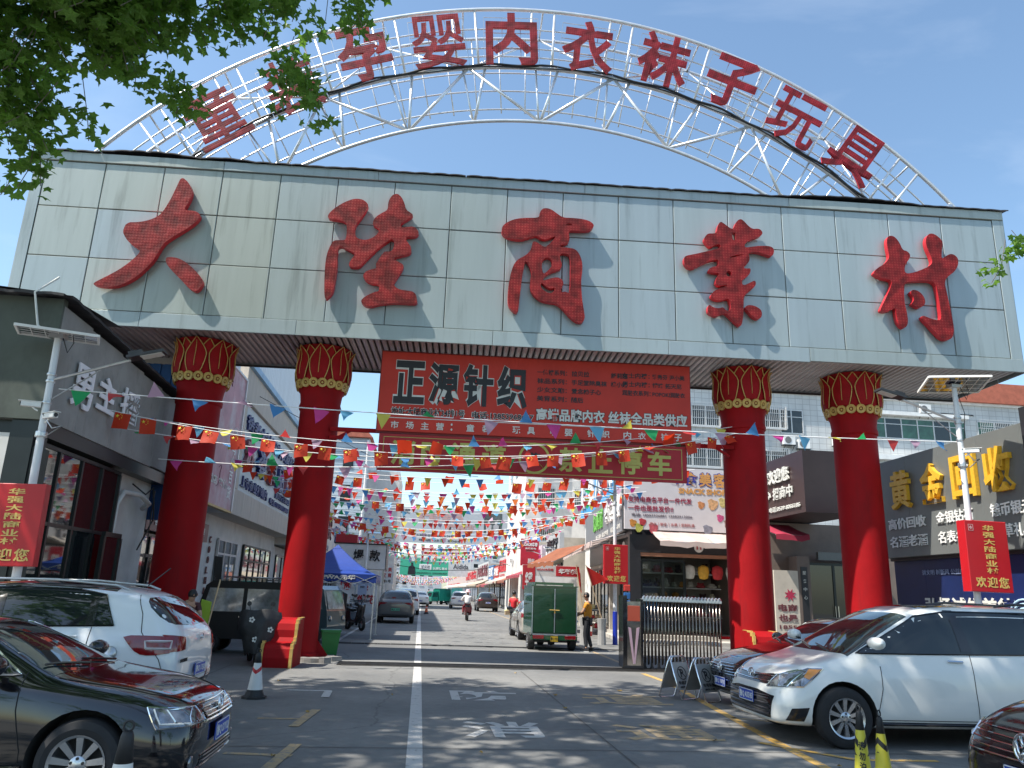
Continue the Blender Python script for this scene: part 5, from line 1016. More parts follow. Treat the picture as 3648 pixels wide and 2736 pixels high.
def platebox(par, s, x, y, z, ang, mat, col=None, w=.44, h=.14):
    e = MB().bbox(-w / 2, w / 2, -.012, 0, -h / 2, h / 2, .004).build('number_plate', mat, par); e.location = (x, y, z); e.rotation_euler = (0, 0, radians(ang))
    text(s, -w * .45, w * .45, -h * .34, h * .34, col or white, e, y=-.013, bold=.02, depth=.001)
    fr = MB(); 
    for a, b, c, d in ((-w / 2, w / 2, -h / 2, -h / 2 + .008), (-w / 2, w / 2, h / 2 - .008, h / 2), (-w / 2, -w / 2 + .008, -h / 2, h / 2), (w / 2 - .008, w / 2, -h / 2, h / 2)): fr.box(a, b, -.0145, -.012, c, d)
    fr.build('plate_border', col or white, e); return e
def mirror(par, x, y, z, mat, s):
    m = MB(); m.lathe([(.0, -.13), (.06, -.12), (.085, -.05), (.09, .03), (.075, .10), (.0, .125)], 14, 'y', (0, 0, 0), caps=False)
    me = m.mesh('mirror', [mat], True); o = inst(me, 'mirror', par, (x, y + s * .12, z), (0, 0, 0), (.95, .95, .85))
    MB().beam((0, -s * .18, -.06), (0, -s * .05, -.03), .05, .03).build('mirror_arm', chd, o); return o
def emblem(par, x, y, z, r, ang, kind):
    e = MB(); m = e
    if kind == 'vw':
        m.tube([(r * cos(a), 0, r * sin(a)) for a in [2 * pi * k / 24 for k in range(24)]], r * .13, 6, closed=True)
        for a, b in (((-.38, .85), (0, .05)), ((0, .05), (.38, .85)), ((-.82, .45), (-.42, -.85)), ((-.42, -.85), (0, -.05)), ((0, -.05), (.42, -.85)), ((.42, -.85), (.82, .45))): m.beam((a[0] * r, 0, a[1] * r), (b[0] * r, 0, b[1] * r), r * .16, .02)
    elif kind == 'ovals':
        for (a_, b_, cz) in ((1, .7, 0), (.42, .68, 0), (.8, .3, .32)): m.tube([(a_ * r * cos(t), 0, cz * r + b_ * r * sin(t)) for t in [2 * pi * k / 24 for k in range(24)]], r * .09, 5, closed=True)
    else:
        m.tube([(r * cos(t), 0, .62 * r * sin(t)) for t in [2 * pi * k / 24 for k in range(24)]], r * .1, 5, closed=True); m.beam((-r * .4, 0, -.3 * r), (-r * .2, 0, .3 * r), r * .12, .015); m.beam((r * .1, 0, -.3 * r), (r * .4, 0, .3 * r), r * .12, .015)
    o = m.build('emblem', chrome, par, smooth=True); o.location = (x, y, z); o.rotation_euler = (0, 0, radians(ang)); return o
def slatset(bvh, par, y0, y1, zs, mat=chrome, w=.012, name='grille_bar'):
    for z in zs: seam(bvh, [(y0, z), ((y0 + y1) / 2, z - .004), (y1, z)], 'x+', par, w, mat, .014, name)
S = lambda pts: [(a, b) for a, b in pts]
def mirr(poly): return [(-a, b) for a, b in poly]

SEDAN = [(-2.32, .46, .62, .80, .55, .42, .93), (-2.27, .30, .80, .93, .70, .56, 1.02), (-2.05, .24, .88, .99, .80, .64, 1.08), (-1.6, .2, .89, 1.0, .84, .66, 1.12), (-1.5, .2, .89, 1.0, .84, .64, 1.15), (-.95, .18, .895, .98, .85, .60, 1.38), (-.4, .17, .895, .96, .85, .585, 1.465), (.1, .17, .895, .95, .85, .585, 1.47), (.5, .17, .895, .94, .85, .59, 1.41), (1.0, .17, .89, .92, .84, .64, 1.11), (1.22, .18, .89, .90, .83, .66, .985), (1.7, .18, .885, .83, .79, .62, .92), (2.05, .18, .86, .75, .75, .55, .83), (2.24, .20, .78, .66, .66, .46, .72), (2.32, .26, .60, .58, .52, .36, .63)]
SUV = [(-2.22, .52, .72, .86, .62, .50, 1.02), (-2.17, .36, .86, 1.02, .80, .62, 1.12), (-2.0, .30, .91, 1.07, .86, .66, 1.30), (-1.75, .28, .925, 1.08, .87, .64, 1.52), (-1.4, .26, .93, 1.08, .87, .62, 1.60), (-.6, .24, .93, 1.06, .87, .62, 1.64), (.1, .24, .93, 1.03, .87, .62, 1.635), (.5, .24, .93, 1.01, .87, .63, 1.57), (1.05, .24, .925, .99, .86, .68, 1.20), (1.25, .24, .92, .98, .85, .70, 1.07), (1.7, .24, .91, .92, .81, .64, 1.0), (2.0, .24, .87, .82, .76, .56, .9), (2.16, .28, .78, .70, .66, .46, .78), (2.22, .34, .62, .6, .52, .36, .66)]
VAN = [(-2.55, .5, .8, .9, .7, .6, 1.1), (-2.5, .32, .93, 1.05, .86, .7, 1.3), (-2.35, .27, .97, 1.08, .91, .74, 1.55), (-2.1, .25, .985, 1.08, .92, .74, 1.68), (-1.0, .22, .99, 1.05, .93, .74, 1.74), (.1, .2, .99, 1.02, .93, .74, 1.73), (.6, .2, .99, 1.0, .93, .74, 1.66), (1.2, .2, .985, .98, .91, .77, 1.32), (1.62, .2, .97, .97, .88, .78, 1.06), (1.95, .2, .95, .93, .83, .70, .98), (2.2, .21, .92, .86, .77, .62, .92), (2.4, .22, .86, .74, .68, .52, .82), (2.51, .24, .74, .62, .56, .42, .70), (2.55, .30, .6, .55, .46, .34, .60)]
def car(kind, name, label, loc, rz, pm, style=0, group=None, full=True, emb='vw', zk=1.0, fxo=0, win_=None):
    e = empty(name, loc, rz, label, 'car', group)
    if kind == 'sedan':
        fx, rx, r = 1.43, -1.22, .325; st = SEDAN; win = [(-1.42, 1.0), (-.98, 1.35), (-.5, 1.42), (.1, 1.425), (.42, 1.38), (.95, 1.0)]; pil = [(-.98, 1.0), (-1.0, 1.4)], [(-.18, .96), (-.14, 1.46)]
    elif kind == 'suv':
        fx, rx, r = 1.35, -1.29, .35; st = SUV; win = [(-1.78, 1.16), (-1.62, 1.49), (-1.2, 1.555), (-.2, 1.58), (.38, 1.545), (.98, 1.08)]; pil = [(-1.15, 1.0), (-1.1, 1.6)], [(-.1, 1.0), (-.05, 1.6)]
    else:
        fx, rx, r = 1.6, -1.45, .355; st = VAN; win = [(-2.25, 1.16), (-2.05, 1.58), (-1.0, 1.65), (.1, 1.64), (.55, 1.57), (1.45, 1.1)]; pil = [(-1.05, 1.0), (-1.0, 1.7)], [(.0, 1.0), (.05, 1.7)]
    bw = {'sedan': .89, 'suv': .925, 'van': .985}[kind]; fx += fxo
    if win_: win = win_
    if zk != 1:
        zf = lambda z: z if z < .6 else .6 + (z - .6) * zk
        st = [(a, b, c, zf(d), e_, f, zf(g_)) for a, b, c, d, e_, f, g_ in st]; win = [(a, zf(b)) for a, b in win]; pil = tuple([(a, zf(b)) for a, b in p] for p in pil)
    body, bvh = hull(st, 'body', pm, e, [(fx, r + .01, r + .055), (rx, r + .01, r + .055)], 2)
    for x in (fx, rx):
        for s in (-1, 1): wheel(e, x, s * (bw - .115), r, style, side=s)
    # windows
    for s in (-1, 1):
        ax = 'y' + ('+' if s > 0 else '-')
        g = decal(bvh, win, ax, dglass, e, 'side_window', .004)
        for p in pil:
            (xa, za), (xb, zb2) = p; za = win[0][1] - .01; zb2 = max(q[1] for q in win) + .005; pw2 = .05 if kind != 'van' else .075
            decal(bvh, [(xa - pw2, za), (xa + pw2, za), (xb + pw2 * .8, zb2), (xb - pw2 * .8, zb2)], ax, chd, g, 'window_pillar', .010, .12)
        seam(bvh, win + [win[0]], ax, g, .018, chrome if emb == 'vw' and kind == 'sedan' else chd, .008, 'window_trim')
        # door gaps, sill, arch lips, handles
        zt = win[0][1]
        if full:
            for xx in (pil[0][0][0] - .03, pil[1][0][0] - .03): seam(bvh, [(xx, zt - .02), (xx + .02, .7), (xx + .0, .34)], ax, e)
            seam(bvh, [(fx - .52, .96), (fx - .5, .7), (fx - .42, .42), (fx - .42, .34), (rx + .5, .34)], ax, e)
            seam(bvh, [(rx + .5, .34), (rx + .42, .6), (rx + .25, .82)], ax, e)
            seam(bvh, [(rx + .3, .30), (fx - .4, .30)], ax, e, .05, chd, .004, 'sill_trim')
            for xx in (pil[0][0][0] + .10, pil[1][0][0] + .1):
                q = seam(bvh, [(xx, zt - .13), (xx + .2, zt - .125)], ax, e, .03, pm if kind != 'van' else chrome, .022, 'door_handle')
            mirror(e, win[-1][0] - .12, s * (bw - .02), zt + .08, pm if kind != 'sedan' else chd, s)
    # windscreen and rear glass, seen from above / behind
    ws = {'sedan': [(.52, .52), (1.16, .70), (1.16, -.70), (.52, -.52)], 'suv': [(.5, .55), (1.16, .72), (1.16, -.72), (.5, -.55)], 'van': [(.62, .66), (1.56, .80), (1.56, -.80), (.62, -.66)]}[kind]
    wsp = [ws[0], (ws[0][0] + .3 * (ws[1][0] - ws[0][0]), ws[0][1] + .3 * (ws[1][1] - ws[0][1])), ws[1], (ws[1][0] + .05, ws[1][1] * .6), (ws[1][0] + .07, 0), (ws[2][0] + .05, ws[2][1] * .6), ws[2], ws[3], (ws[3][0] + .04, 0)]
    w_ = decal(bvh, wsp, 'z+', M('windscreen_glass', (.02, .035, .035), .03, var=0, coat=.7), e, 'windscreen', .004)
    seam(bvh, [(ws[1][0] + .02, -.1), (ws[1][0] - .12, -.62)], 'z+', w_, .02, chd, .02, 'wiper'); seam(bvh, [(ws[1][0] + .04, .45), (ws[1][0] - .06, -.08)], 'z+', w_, .02, chd, .02, 'wiper')
    if kind == 'sedan': rg_ = decal(bvh, [(-1.48, .62), (-.98, .50), (-.98, -.50), (-1.48, -.62)], 'z+', dglass, e, 'rear_window', .004)
    elif kind == 'suv': rg_ = decal(bvh, chaikin([(-.62, 1.17), (-.74, 1.22), (-.66, 1.42), (-.5, 1.50), (.5, 1.50), (.66, 1.42), (.74, 1.22), (.62, 1.17)], 1), 'x-', dglass, e, 'rear_window', .005)
    else: rg_ = decal(bvh, chaikin([(-.7, 1.16), (-.78, 1.25), (-.7, 1.56), (.7, 1.56), (.78, 1.25), (.7, 1.16)], 1), 'x-', dglass, e, 'rear_window', .005)
    return e, body, bvh, bw, fx, rx, r
def front(e, bvh, kind, pm, bw, grille, hl, lower, zpl, plate, emb_z, embk='vw', dark=False, bars=4, xf=None):
    g = decal(bvh, grille, 'x+', chd, e, 'grille', .008, .06)
    zs = [min(p[1] for p in grille) + (max(p[1] for p in grille) - min(p[1] for p in grille)) * (i + .5) / bars for i in range(bars)]
    yw = max(p[0] for p in grille) * .92
    slatset(bvh, g, -yw, yw, zs)
    l = decal(bvh, lower, 'x+', chd, e, 'lower_grille', .006, .07); zz = [min(p[1] for p in lower) + (max(p[1] for p in lower) - min(p[1] for p in lower)) * (i + .5) / 3 for i in range(3)]
    slatset(bvh, l, -max(p[0] for p in lower) * .9, max(p[0] for p in lower) * .9, zz, M('grille_slat_dark', (.08, .08, .085), .3, .5), .012, 'grille_bar')
    for s in (1, -1):
        P = hl if s > 0 else mirr(hl); h = decal(bvh, P, 'x+', lampd if dark else lamp, e, 'headlight', .007, .05)
        seam(bvh, P + [P[0]], 'x+', h, .014, chrome, .010, 'lamp_edge')
def chromeband(bvh, e, pts, ax='x+', w=.03, mat=chrome, name='chrome_strip'): return seam(bvh, pts, ax, e, w, mat, .012, name)
def frontx(bvh, y, z):
    h, n, _, _ = bvh.ray_cast(Vector((4, y, z)), Vector((-1, 0, 0))); return h.x if h else 2.3
def rearx(bvh, y, z):
    h, n, _, _ = bvh.ray_cast(Vector((-4, y, z)), Vector((1, 0, 0))); return h.x if h else -2.3
def sidey(bvh, x, z, s):
    h, n, _, _ = bvh.ray_cast(Vector((x, 3 * s, z)), Vector((0, -s, 0))); return h.y if h else s * .9

# --- black sedan, lower left, nose to the right
bp_ = P_('black', (.006, .006, .008), 0, .1)
e, body, bvh, bw, fx, rx, r = car('sedan', 'black_sedan', 'glossy black sedan at the lower left corner with nose pointing right', (-4.0, 7.55, 0), 0, bp_, 2, zk=.86, fxo=.07)
front(e, bvh, 'sedan', bp_, bw, [(-.40, .60), (-.44, .72), (.44, .72), (.40, .60)], [(.46, .60), (.49, .70), (.74, .70), (.76, .62), (.70, .59)], [(-.46, .24), (-.5, .34), (.5, .34), (.46, .24)], .45, None, .66)
for s in (1, -1):   # side return of the headlight
    hs_ = [(1.93, .725), (2.2, .70), (2.25, .585), (2.03, .575)]; h_ = decal(bvh, hs_, 'y' + ('+' if s > 0 else '-'), lamp, e, 'headlight_side', .007, .05); seam(bvh, hs_ + [hs_[0]], 'y' + ('+' if s > 0 else '-'), h_, .012, chrome, .010, 'lamp_edge'); seam(bvh, [(1.98, .71), (2.05, .61), (2.24, .60)], 'y' + ('+' if s > 0 else '-'), h_, .016, white, .009, 'light_guide')
    fo = MB().lathe([(.0, -.0), (.05, 0), (.055, -.015)], 16, 'x'); o = fo.build('fog_lamp', lamp, e, smooth=True); o.location = (frontx(bvh, s * .66, .31) + .012, s * .66, .31)
platebox(e, '鲁Q S1Y12', frontx(bvh, 0, .47) + .02, 0, .47, 90, plateb); emblem(e, frontx(bvh, 0, .665) + .03, 0, .665, .075, 90, 'vw')
chromeband(bvh, e, [(-.62, .255), (-.5, .22), (.5, .22), (.62, .255)], w=.02); chromeband(bvh, e, [(-.42, .585), (0, .58), (.42, .585)], w=.02)
seam(bvh, [(1.2, -.7), (1.9, -.62), (2.15, -.5)], 'z+', e); seam(bvh, [(1.2, .7), (1.9, .62), (2.15, .5)], 'z+', e)
# --- white SUV, nose to the left
wp = P_('white', (.74, .76, .77), 0, .3)
e, body, bvh, bw, fx, rx, r = car('suv', 'white_suv', 'white SUV with black glass roof and red tail lamps parked behind the black sedan', (-4.98, 10.78, 0), 180, wp, 3, win_=[(-1.42, 1.16), (-1.22, 1.50), (-.9, 1.555), (-.2, 1.57), (.38, 1.53), (.98, 1.08)])
decal(bvh, [(.42, .55), (-1.3, .56), (-1.3, -.56), (.42, -.55)], 'z+', dglass, e, 'glass_roof', .004)
for s in (1, -1):
    ax = 'y' + ('+' if s > 0 else '-')
    t_ = decal(bvh, chaikin([(-1.62, .98), (-1.55, 1.06), (-1.95, 1.06), (-2.16, 1.04), (-2.16, .88), (-1.9, .84), (-1.75, .86)], 1), ax, tail, e, 'tail_lamp', .012, .05)
    seam(bvh, [(-1.84, .92), (-1.82, 1.0), (-2.1, 1.0), (-2.1, .92), (-1.84, .92)], ax, t_, .025, M('clear_lens', (.6, .55, .55), .2, coat=1), .014, 'lamp_insert')
    decal(bvh, [(s * .62, .90), (s * .60, 1.04), (s * .84, 1.07), (s * .86, .88)], 'x-', tail, t_, 'tail_lamp_inner', .012, .05)
    rl = MB().tube([(-1.45, s * .58, 1.57), (-1.3, s * .60, 1.62), (-.6, s * .61, 1.665), (.2, s * .60, 1.655), (.42, s * .58, 1.57)], .015, 8); rl.build('roof_rail', steel, e, smooth=True)
    decal(bvh, [(s * .45, .50), (s * .5, .58), (s * .78, .60), (s * .8, .52)], 'x-', tail, e, 'reflector', .008, .06)
seam(bvh, [(-1.55, 1.56), (-1.70, 1.3), (-1.75, 1.1), (-2.0, .8), (-2.1, .55)], 'y+', e); seam(bvh, [(-.86, .62), (-.7, .55), (.7, .55), (.86, .62)], 'x-', e)
fc = MB().lathe([(.0, .012), (.075, .012), (.082, .0)], 24, 'y'); o = fc.build('fuel_cap', steel, e, smooth=True); o.location = (-1.45, sidey(bvh, -1.45, .86, 1) + .004, .86)
decal(bvh, [(-.6, .30), (-.7, .50), (.7, .50), (.6, .30)], 'x-', chd, e, 'lower_bumper', .012, .08)
platebox(e, '鲁Q 175J2', rearx(bvh, 0, .62) - .03, 0, .64, -90, plateb); emblem(e, rearx(bvh, 0, 1.0) - .02, 0, 1.02, .065, -90, 'oval')
text('SPORTAGE', -.78, -.5, .76, .80, blk, empty('tailgate_badge', (rearx(bvh, .6, .78) - .0, 0, 0), -90, parent=e), y=-.006)
MB().tube([(-1.5, .1, 1.62), (-1.75, .1, 1.85)], .008, 5).build('aerial', black, e)
# --- white minivan, right, nose to the left
pw = P_('pearl_white', (.72, .73, .70), 0, .3)
e, body, bvh, bw, fx, rx, r = car('van', 'white_minivan', 'pearl white minivan in the right foreground with nose pointing left', (6.98, 10.5, 0), 180, pw, 1, fxo=.12)
front(e, bvh, 'van', pw, bw, [(-.50, .68), (-.60, .80), (-.3, .78), (.3, .78), (.60, .80), (.50, .68)], [(.50, .66), (.56, .80), (.72, .87), (.80, .86), (.78, .68)], [(-.62, .30), (-.68, .56), (-.3, .60), (.3, .60), (.68, .56), (.62, .30)], .5, None, .8, bars=2)
for s in (1, -1):
    ax = 'y' + ('+' if s > 0 else '-')
    hl_ = decal(bvh, [(1.92, .905), (2.08, .90), (2.36, .80), (2.43, .68), (2.2, .69)], ax, lamp, e, 'headlight_side', .008, .05); decal(bvh, [(1.95, .89), (2.08, .885), (2.17, .80), (2.12, .775)], ax, orange, hl_, 'indicator', .014, .05); seam(bvh, [(1.92, .905), (2.08, .90), (2.36, .80), (2.43, .68), (2.2, .69), (1.92, .905)], ax, hl_, .012, chrome, .010, 'lamp_edge')
    decal(bvh, [(2.22, .30), (2.16, .46), (2.36, .44), (2.42, .30)], ax, chd, e, 'fog_bezel', .008, .06); 
    MB().tube([(-2.0, s * .72, 1.70), (-1.8, s * .72, 1.745), (-.9, s * .72, 1.765), (-.6, s * .71, 1.73)], .018, 8).build('roof_rail', chd, e, smooth=True)
decal(bvh, [(.35, .52), (-.25, .55), (-.25, -.55), (.35, -.52)], 'z+', dglass, e, 'sunroof', .004)
for i in range(4): slatset(bvh, e, -.6, .6, [.34 + i * .06], M('grille_slat_dark', (.08, .08, .085)), .02)
platebox(e, '鲁Q A3Z45', frontx(bvh, 0, .5) + .02, 0, .5, 90, plateb); emblem(e, frontx(bvh, 0, .76) + .03, 0, .77, .09, 90, 'ovals')
chromeband(bvh, e, [(-.58, .8), (-.3, .775), (0, .75), (.3, .775), (.58, .8)], w=.02)
# --- black sedan behind the van
e, body, bvh, bw, fx, rx, r = car('sedan', 'dark_sedan', 'black sedan half hidden behind the white minivan with chrome striped grille', (7.45, 13.25, 0), 180, P_('brown_black', (.014, .01, .01), .1, .12), 0)
front(e, bvh, 'sedan', bp_, bw, [(-.52, .50), (-.62, .70), (.62, .70), (.52, .50)], [(.60, .60), (.64, .70), (.84, .73), (.86, .66), (.8, .61)], [(-.6, .24), (-.64, .36), (.64, .36), (.6, .24)], .45, None, .66, dark=True, bars=5)
chromeband(bvh, e, [(-.8, .48), (-.5, .46), (-.3, .42), (.3, .42), (.5, .46), (.8, .48)], w=.025); chromeband(bvh, e, [(-.7, .26), (-.3, .21), (.3, .21), (.7, .26)], w=.02)
platebox(e, '鲁Q 787J1', frontx(bvh, 0, .40) + .02, 0, .38, 90, plateb); emblem(e, frontx(bvh, 0, .62) + .035, 0, .62, .08, 90, 'vw')
# --- dark red-brown VW at the right bottom corner
e, body, bvh, bw, fx, rx, r = car('suv', 'dark_suv', 'dark maroon car whose chrome grille enters the lower right corner', (6.72, 5.66, 0), 180, P_('maroon_black', (.012, .007, .007), .2, .15), 0)
front(e, bvh, 'suv', bp_, bw, [(-.60, .60), (-.70, .82), (.70, .82), (.60, .60)], [(.68, .70), (.70, .80), (.86, .82), (.9, .76)], [(-.6, .3), (-.66, .44), (.66, .44), (.6, .3)], .5, None, .7, dark=True, bars=5)
platebox(e, '鲁Q 921', frontx(bvh, 0, .50) + .02, 0, .50, 90, plateb); emblem(e, frontx(bvh, 0, .70) + .035, 0, .71, .10, 90, 'vw')
# --- street cars seen from behind
def rear(e, bvh, lamps, zp, mat=plateb, s='鲁Q 3A250', z=.8, txt=None):
    for q in (1, -1): decal(bvh, [(q * a, b) for a, b in lamps], 'x-', tail, e, 'tail_lamp', .01, .08)
    platebox(e, s, rearx(bvh, 0, zp) - .02, 0, zp, -90, mat, txt)
    decal(bvh, [(-.6, .28), (-.66, .42), (.66, .42), (.6, .28)], 'x-', chd, e, 'lower_bumper', .01, .1)
gp_ = P_('grey', (.14, .145, .15), .5, .35); wh2 = P_('white', (.74, .76, .77))
e, body, bvh, bw, fx, rx, r = car('suv', 'grey_suv', 'dark grey SUV with green plate seen from behind on the left of the street', (-1.15, 42.4, 0), 90, gp_, 0, full=False)
rear(e, bvh, [(.55, .93), (.4, 1.0), (.84, 1.03), (.84, .78), (.76, .9)], .68, plateg, '鲁QD 35022', txt=blk); decal(bvh, [(-.3, .985), (-.3, .965), (.3, .965), (.3, .985)], 'x-', tail, e, 'light_bar', .008, .1)
e, body, bvh, bw, fx, rx, r = car('van', 'white_mpv', 'white people carrier with black mirrors ahead of the dark grey SUV', (-.95, 56, 0), 90, wh2, 0, full=False); rear(e, bvh, [(.7, .95), (.45, 1.0), (.86, 1.08), (.88, .9)], .75)
e, body, bvh, bw, fx, rx, r = car('sedan', 'white_saloon', 'white saloon seen from behind farther up the left lane', (.1, 82, 0), 90, wh2, 0, full=False); rear(e, bvh, [(.55, .82), (.5, .92), (.78, .92), (.78, .82)], .6)
e, body, bvh, bw, fx, rx, r = car('suv', 'brown_suv', 'dark brown SUV with lit red lamps on the right beyond the scooter rider', (5.9, 70.5, 0), 90, P_('brown', (.05, .035, .03), .4), 0, full=False); rear(e, bvh, [(.5, .95), (.4, 1.04), (.84, 1.04), (.84, .86)], .75)
e, body, bvh, bw, fx, rx, r = car('suv', 'white_hatchback', 'white hatchback almost hidden behind the brown SUV', (3.9, 78, 0), 90, wh2, 0, full=False); rear(e, bvh, [(.5, .95), (.4, 1.04), (.84, 1.04), (.84, .86)], .75)
e, body, bvh, bw, fx, rx, r = car('sedan', 'champagne_saloon', 'champagne white saloon parked just beyond the green cargo tricycle', (4.62, 31.1, 0), 90, P_('champagne', (.5, .47, .42), .3), 0); rear(e, bvh, [(.42, .80), (.45, .95), (.84, .95), (.86, .80), (.7, .78)], .55)
for s in (1, -1): decal(bvh, [(-2.25, .82), (-2.2, .95), (-1.8, .97), (-1.9, .84)], 'y' + ('+' if s > 0 else '-'), tail, e, 'tail_lamp_side', .01, .06)
# --- tricycles and boxy micro cars
cabglass = M('pale_cab_window', (.26, .29, .30), .08, var=.7, vs=2.5, coat=.6)
def boxcab(name, label, loc, rz, w, l, h, pm, top, group=None):
    e = empty(name, loc, rz, label, 'micro car', group); hw = w / 2
    prof = [(-l / 2, .35), (l / 2 - .1, .35), (l / 2, .5), (l / 2 - .05, .95), (l / 2 - .22, h - .12), (l / 2 - .38, h), (-l / 2 + .12, h), (-l / 2, h - .12)]
    MB().prism(prof, -hw, hw, 'xz').build('body', pm, e, fixn=True)
    for s in (-1, 1):
        y = s * hw; g = MB(); g.prism([(.15, 1.0), (l / 2 - .2, 1.0), (l / 2 - .32, h - .18), (.15, h - .18)], y + s * .004 - .004, y + s * .012, 'xz'); g.build('side_window', cabglass, e, fixn=True)
        MB().prism([(-l / 2 + .2, 1.0), (.05, 1.0), (.05, h - .18), (-l / 2 + .2, h - .18)], y + s * .004 - .004, y + s * .012, 'xz').build('side_window', cabglass, e, fixn=True)
        MB().box(-.0, .2, y - .01, y + s * .03 + .01, .86, .9).build('door_handle', chrome, e)
    m = MB(); m._add([(l / 2 - .055 + .012, -hw + .1, 1.0), (l / 2 - .055 + .012, hw - .1, 1.0), (l / 2 - .215 + .012, hw - .14, h - .16), (l / 2 - .215 + .012, -hw + .14, h - .16)], [(0, 1, 2, 3)]); m.build('windscreen', cabglass, e)
    MB().box(-l / 2 - .01, -l / 2 + .0, -hw + .15, hw - .15, 1.0, h - .2).build('rear_window', dglass, e)
    rk = MB(); 
    for s in (-1, 1): rk.tube([(-l / 2 + .2, s * (hw - .12), h + .1), (l / 2 - .6, s * (hw - .12), h + .1)], .02, 6); rk.tube([(-l / 2 + .3, s * (hw - .12), h), (-l / 2 + .3, s * (hw - .12), h + .1)], .015, 5); rk.tube([(l / 2 - .7, s * (hw - .12), h), (l / 2 - .7, s * (hw - .12), h + .1)], .015, 5)
    for k in range(4): x = -l / 2 + .3 + k * (l - 1.0) / 3; rk.tube([(x, -hw + .12, h + .1), (x, hw - .12, h + .1)], .015, 5)
    rk.build('roof_rack', top, e, smooth=True)
    for x in (-l / 2 + .45, l / 2 - .45):
        for s in (-1, 1): wheel(e, x, s * (hw - .06), .25, 3, side=s)
    for s in (-1, 1): o = MB().lathe([(.0, .01), (.08, .01), (.09, -.02)], 14, 'x').build('headlight', lamp, e, smooth=True); o.location = (l / 2 - .005, s * (hw - .2), .72)
    return e
boxcab('black_micro_car', 'boxy black electric micro car with roof rack behind the second column', (-4.25, 21.3, 0), 180, 1.3, 2.6, 1.74, M('micro_car_black', (.010, .010, .011), .45, var=.1, spec=.3), steel)
boxcab('teal_micro_car', 'grey teal electric micro car nosing out right of the second column', (-3.7, 26.0, 0), -20, 1.3, 2.5, 1.7, P_('teal_grey', (.06, .12, .14), .3), steel)
def trike(name, label, loc, rz, pm, s=1.0, group=None, plate=None):
    e = empty(name, loc, rz, label, 'tricycle', group)
    w, l, h = .72, 1.9, 1.45      # cargo box, +x is forward
    zb = .46; x0 = -1.45
    MB().box(x0, x0 + l, -w, w, zb, zb + h).build('cargo_box', pm, e)
    MB().box(x0 - .02, x0 + l + .02, -w - .02, w + .02, zb + h, zb + h + .03).build('lid_rim', pm, e)
    rr_ = MB(); rr_.box(x0 + .1, x0 + l - .1, -w + .1, -w + .14, zb + h + .03, zb + h + .13); rr_.box(x0 + .1, x0 + l - .1, w - .14, w - .1, zb + h + .03, zb + h + .13); rr_.box(x0 + .1, x0 + .14, -w + .14, w - .14, zb + h + .05, zb + h + .13); rr_.build('roof_rail', pm, e)
    for sgn in (-1, 1):
        d = MB().bbox(.02 if sgn > 0 else -w + .05, w - .05 if sgn > 0 else -.02, -.03, 0, zb + .08, zb + h - .06, .006).build('rear_door', M('green_door_paint', (.006, .05, .018), .25, coat=.6, bump=.35, bs=3.2) if plate else pm, e); d.location = (x0, 0, 0); d.rotation_euler = (0, 0, radians(-90))
    t_ = MB(); t_.box(x0 - .04, x0 - .028, -.012, .012, zb + .08, zb + h - .06); t_.box(x0 - .04, x0 - .03, -w, w, zb + .0, zb + .04)
    for sgn in (-1, 1): t_.box(x0 - .04, x0 - .03, sgn * (w - .02) - .015, sgn * (w - .02) + .015, zb, zb + h)
    t_.build('door_trim', steel, e)
    lt = MB(); lt.tube([(x0 - .06, -.15, zb + .74), (x0 - .06, .16, zb + .75)], .016, 6); lt.beam((x0 - .055, 0, zb + .65), (x0 - .055, 0, zb + .75), .03); lt.build('latch', gold, e)
    MB().box(x0 - .05, x0, -w, w, zb - .14, zb - .01).build('tail_board', pm, e)
    for sgn in (-1, 1): o = MB().bbox(-.17, .17, -.03, 0, -.05, .05, .008).build('tail_lamp', tail, e); o.location = (x0 - .052, sgn * .5, zb - .06); o.rotation_euler = (0, 0, radians(-90))
    if plate: platebox(e, plate, x0 - .055, 0, zb - .1, -90, platey, blk, .24, .17)
    fr = MB(); fr.box(x0 + .1, 1.5, -.35, -.29, .28, .34); fr.box(x0 + .1, 1.5, .29, .35, .28, .34); fr.box(x0 + .5, x0 + .58, -w + .1, w - .1, .22, .28); fr.lathe([(.09, -.1), (.12, 0), (.09, .1)], 12, 'y', (x0 + .54, 0, .25)); fr.build('chassis', black, e)
    for sgn in (-1, 1): wheel(e, x0 + .54, sgn * (w - .07), .26, 3, w=.13 if False else .21, side=sgn)
    # cab
    c = MB(); c.prism([(.48, .4), (1.55, .4), (1.62, .8), (1.38, 1.62), (.48, 1.66)], -.55, .55, 'xz'); cb = c.build('cab', pm, e, fixn=True)
    for sgn in (-1, 1): MB().prism([(.6, .95), (1.45, .95), (1.3, 1.5), (.6, 1.52)], sgn * .552 - .004, sgn * .552 + .006, 'xz').build('side_window', dglass, cb, fixn=True)
    m = MB(); m._add([(1.59, -.45, .98), (1.59, .45, .98), (1.43, .42, 1.5), (1.43, -.42, 1.5)], [(0, 1, 2, 3)]); m.build('windscreen', dglass, cb)
    wheel(e, 1.35, 0, .26, 3, side=-1)
    e.scale = (s, s, s); return e
gr_ = P_('trike_green', (.008, .07, .025), 0, .35)
e = trike('green_cargo_tricycle', 'dark green box tricycle with yellow plate seen from behind at the right', (4.2, 26.0, 0), 90, gr_, 1.0, plate='鲁Q 19351')
tg = P_('teal', (.02, .28, .28)); 
trike('teal_tricycle', 'small turquoise tricycle van facing away far up the street', (4.3, 94, 0), 90, tg, .95, 'tricycles far up the street')
trike('teal_tricycle', 'dark green and teal tricycle crossing at an angle far up the street', (2.3, 95, 0), 215, P_('teal_dark', (.01, .16, .12)), .9, 'tricycles far up the street')
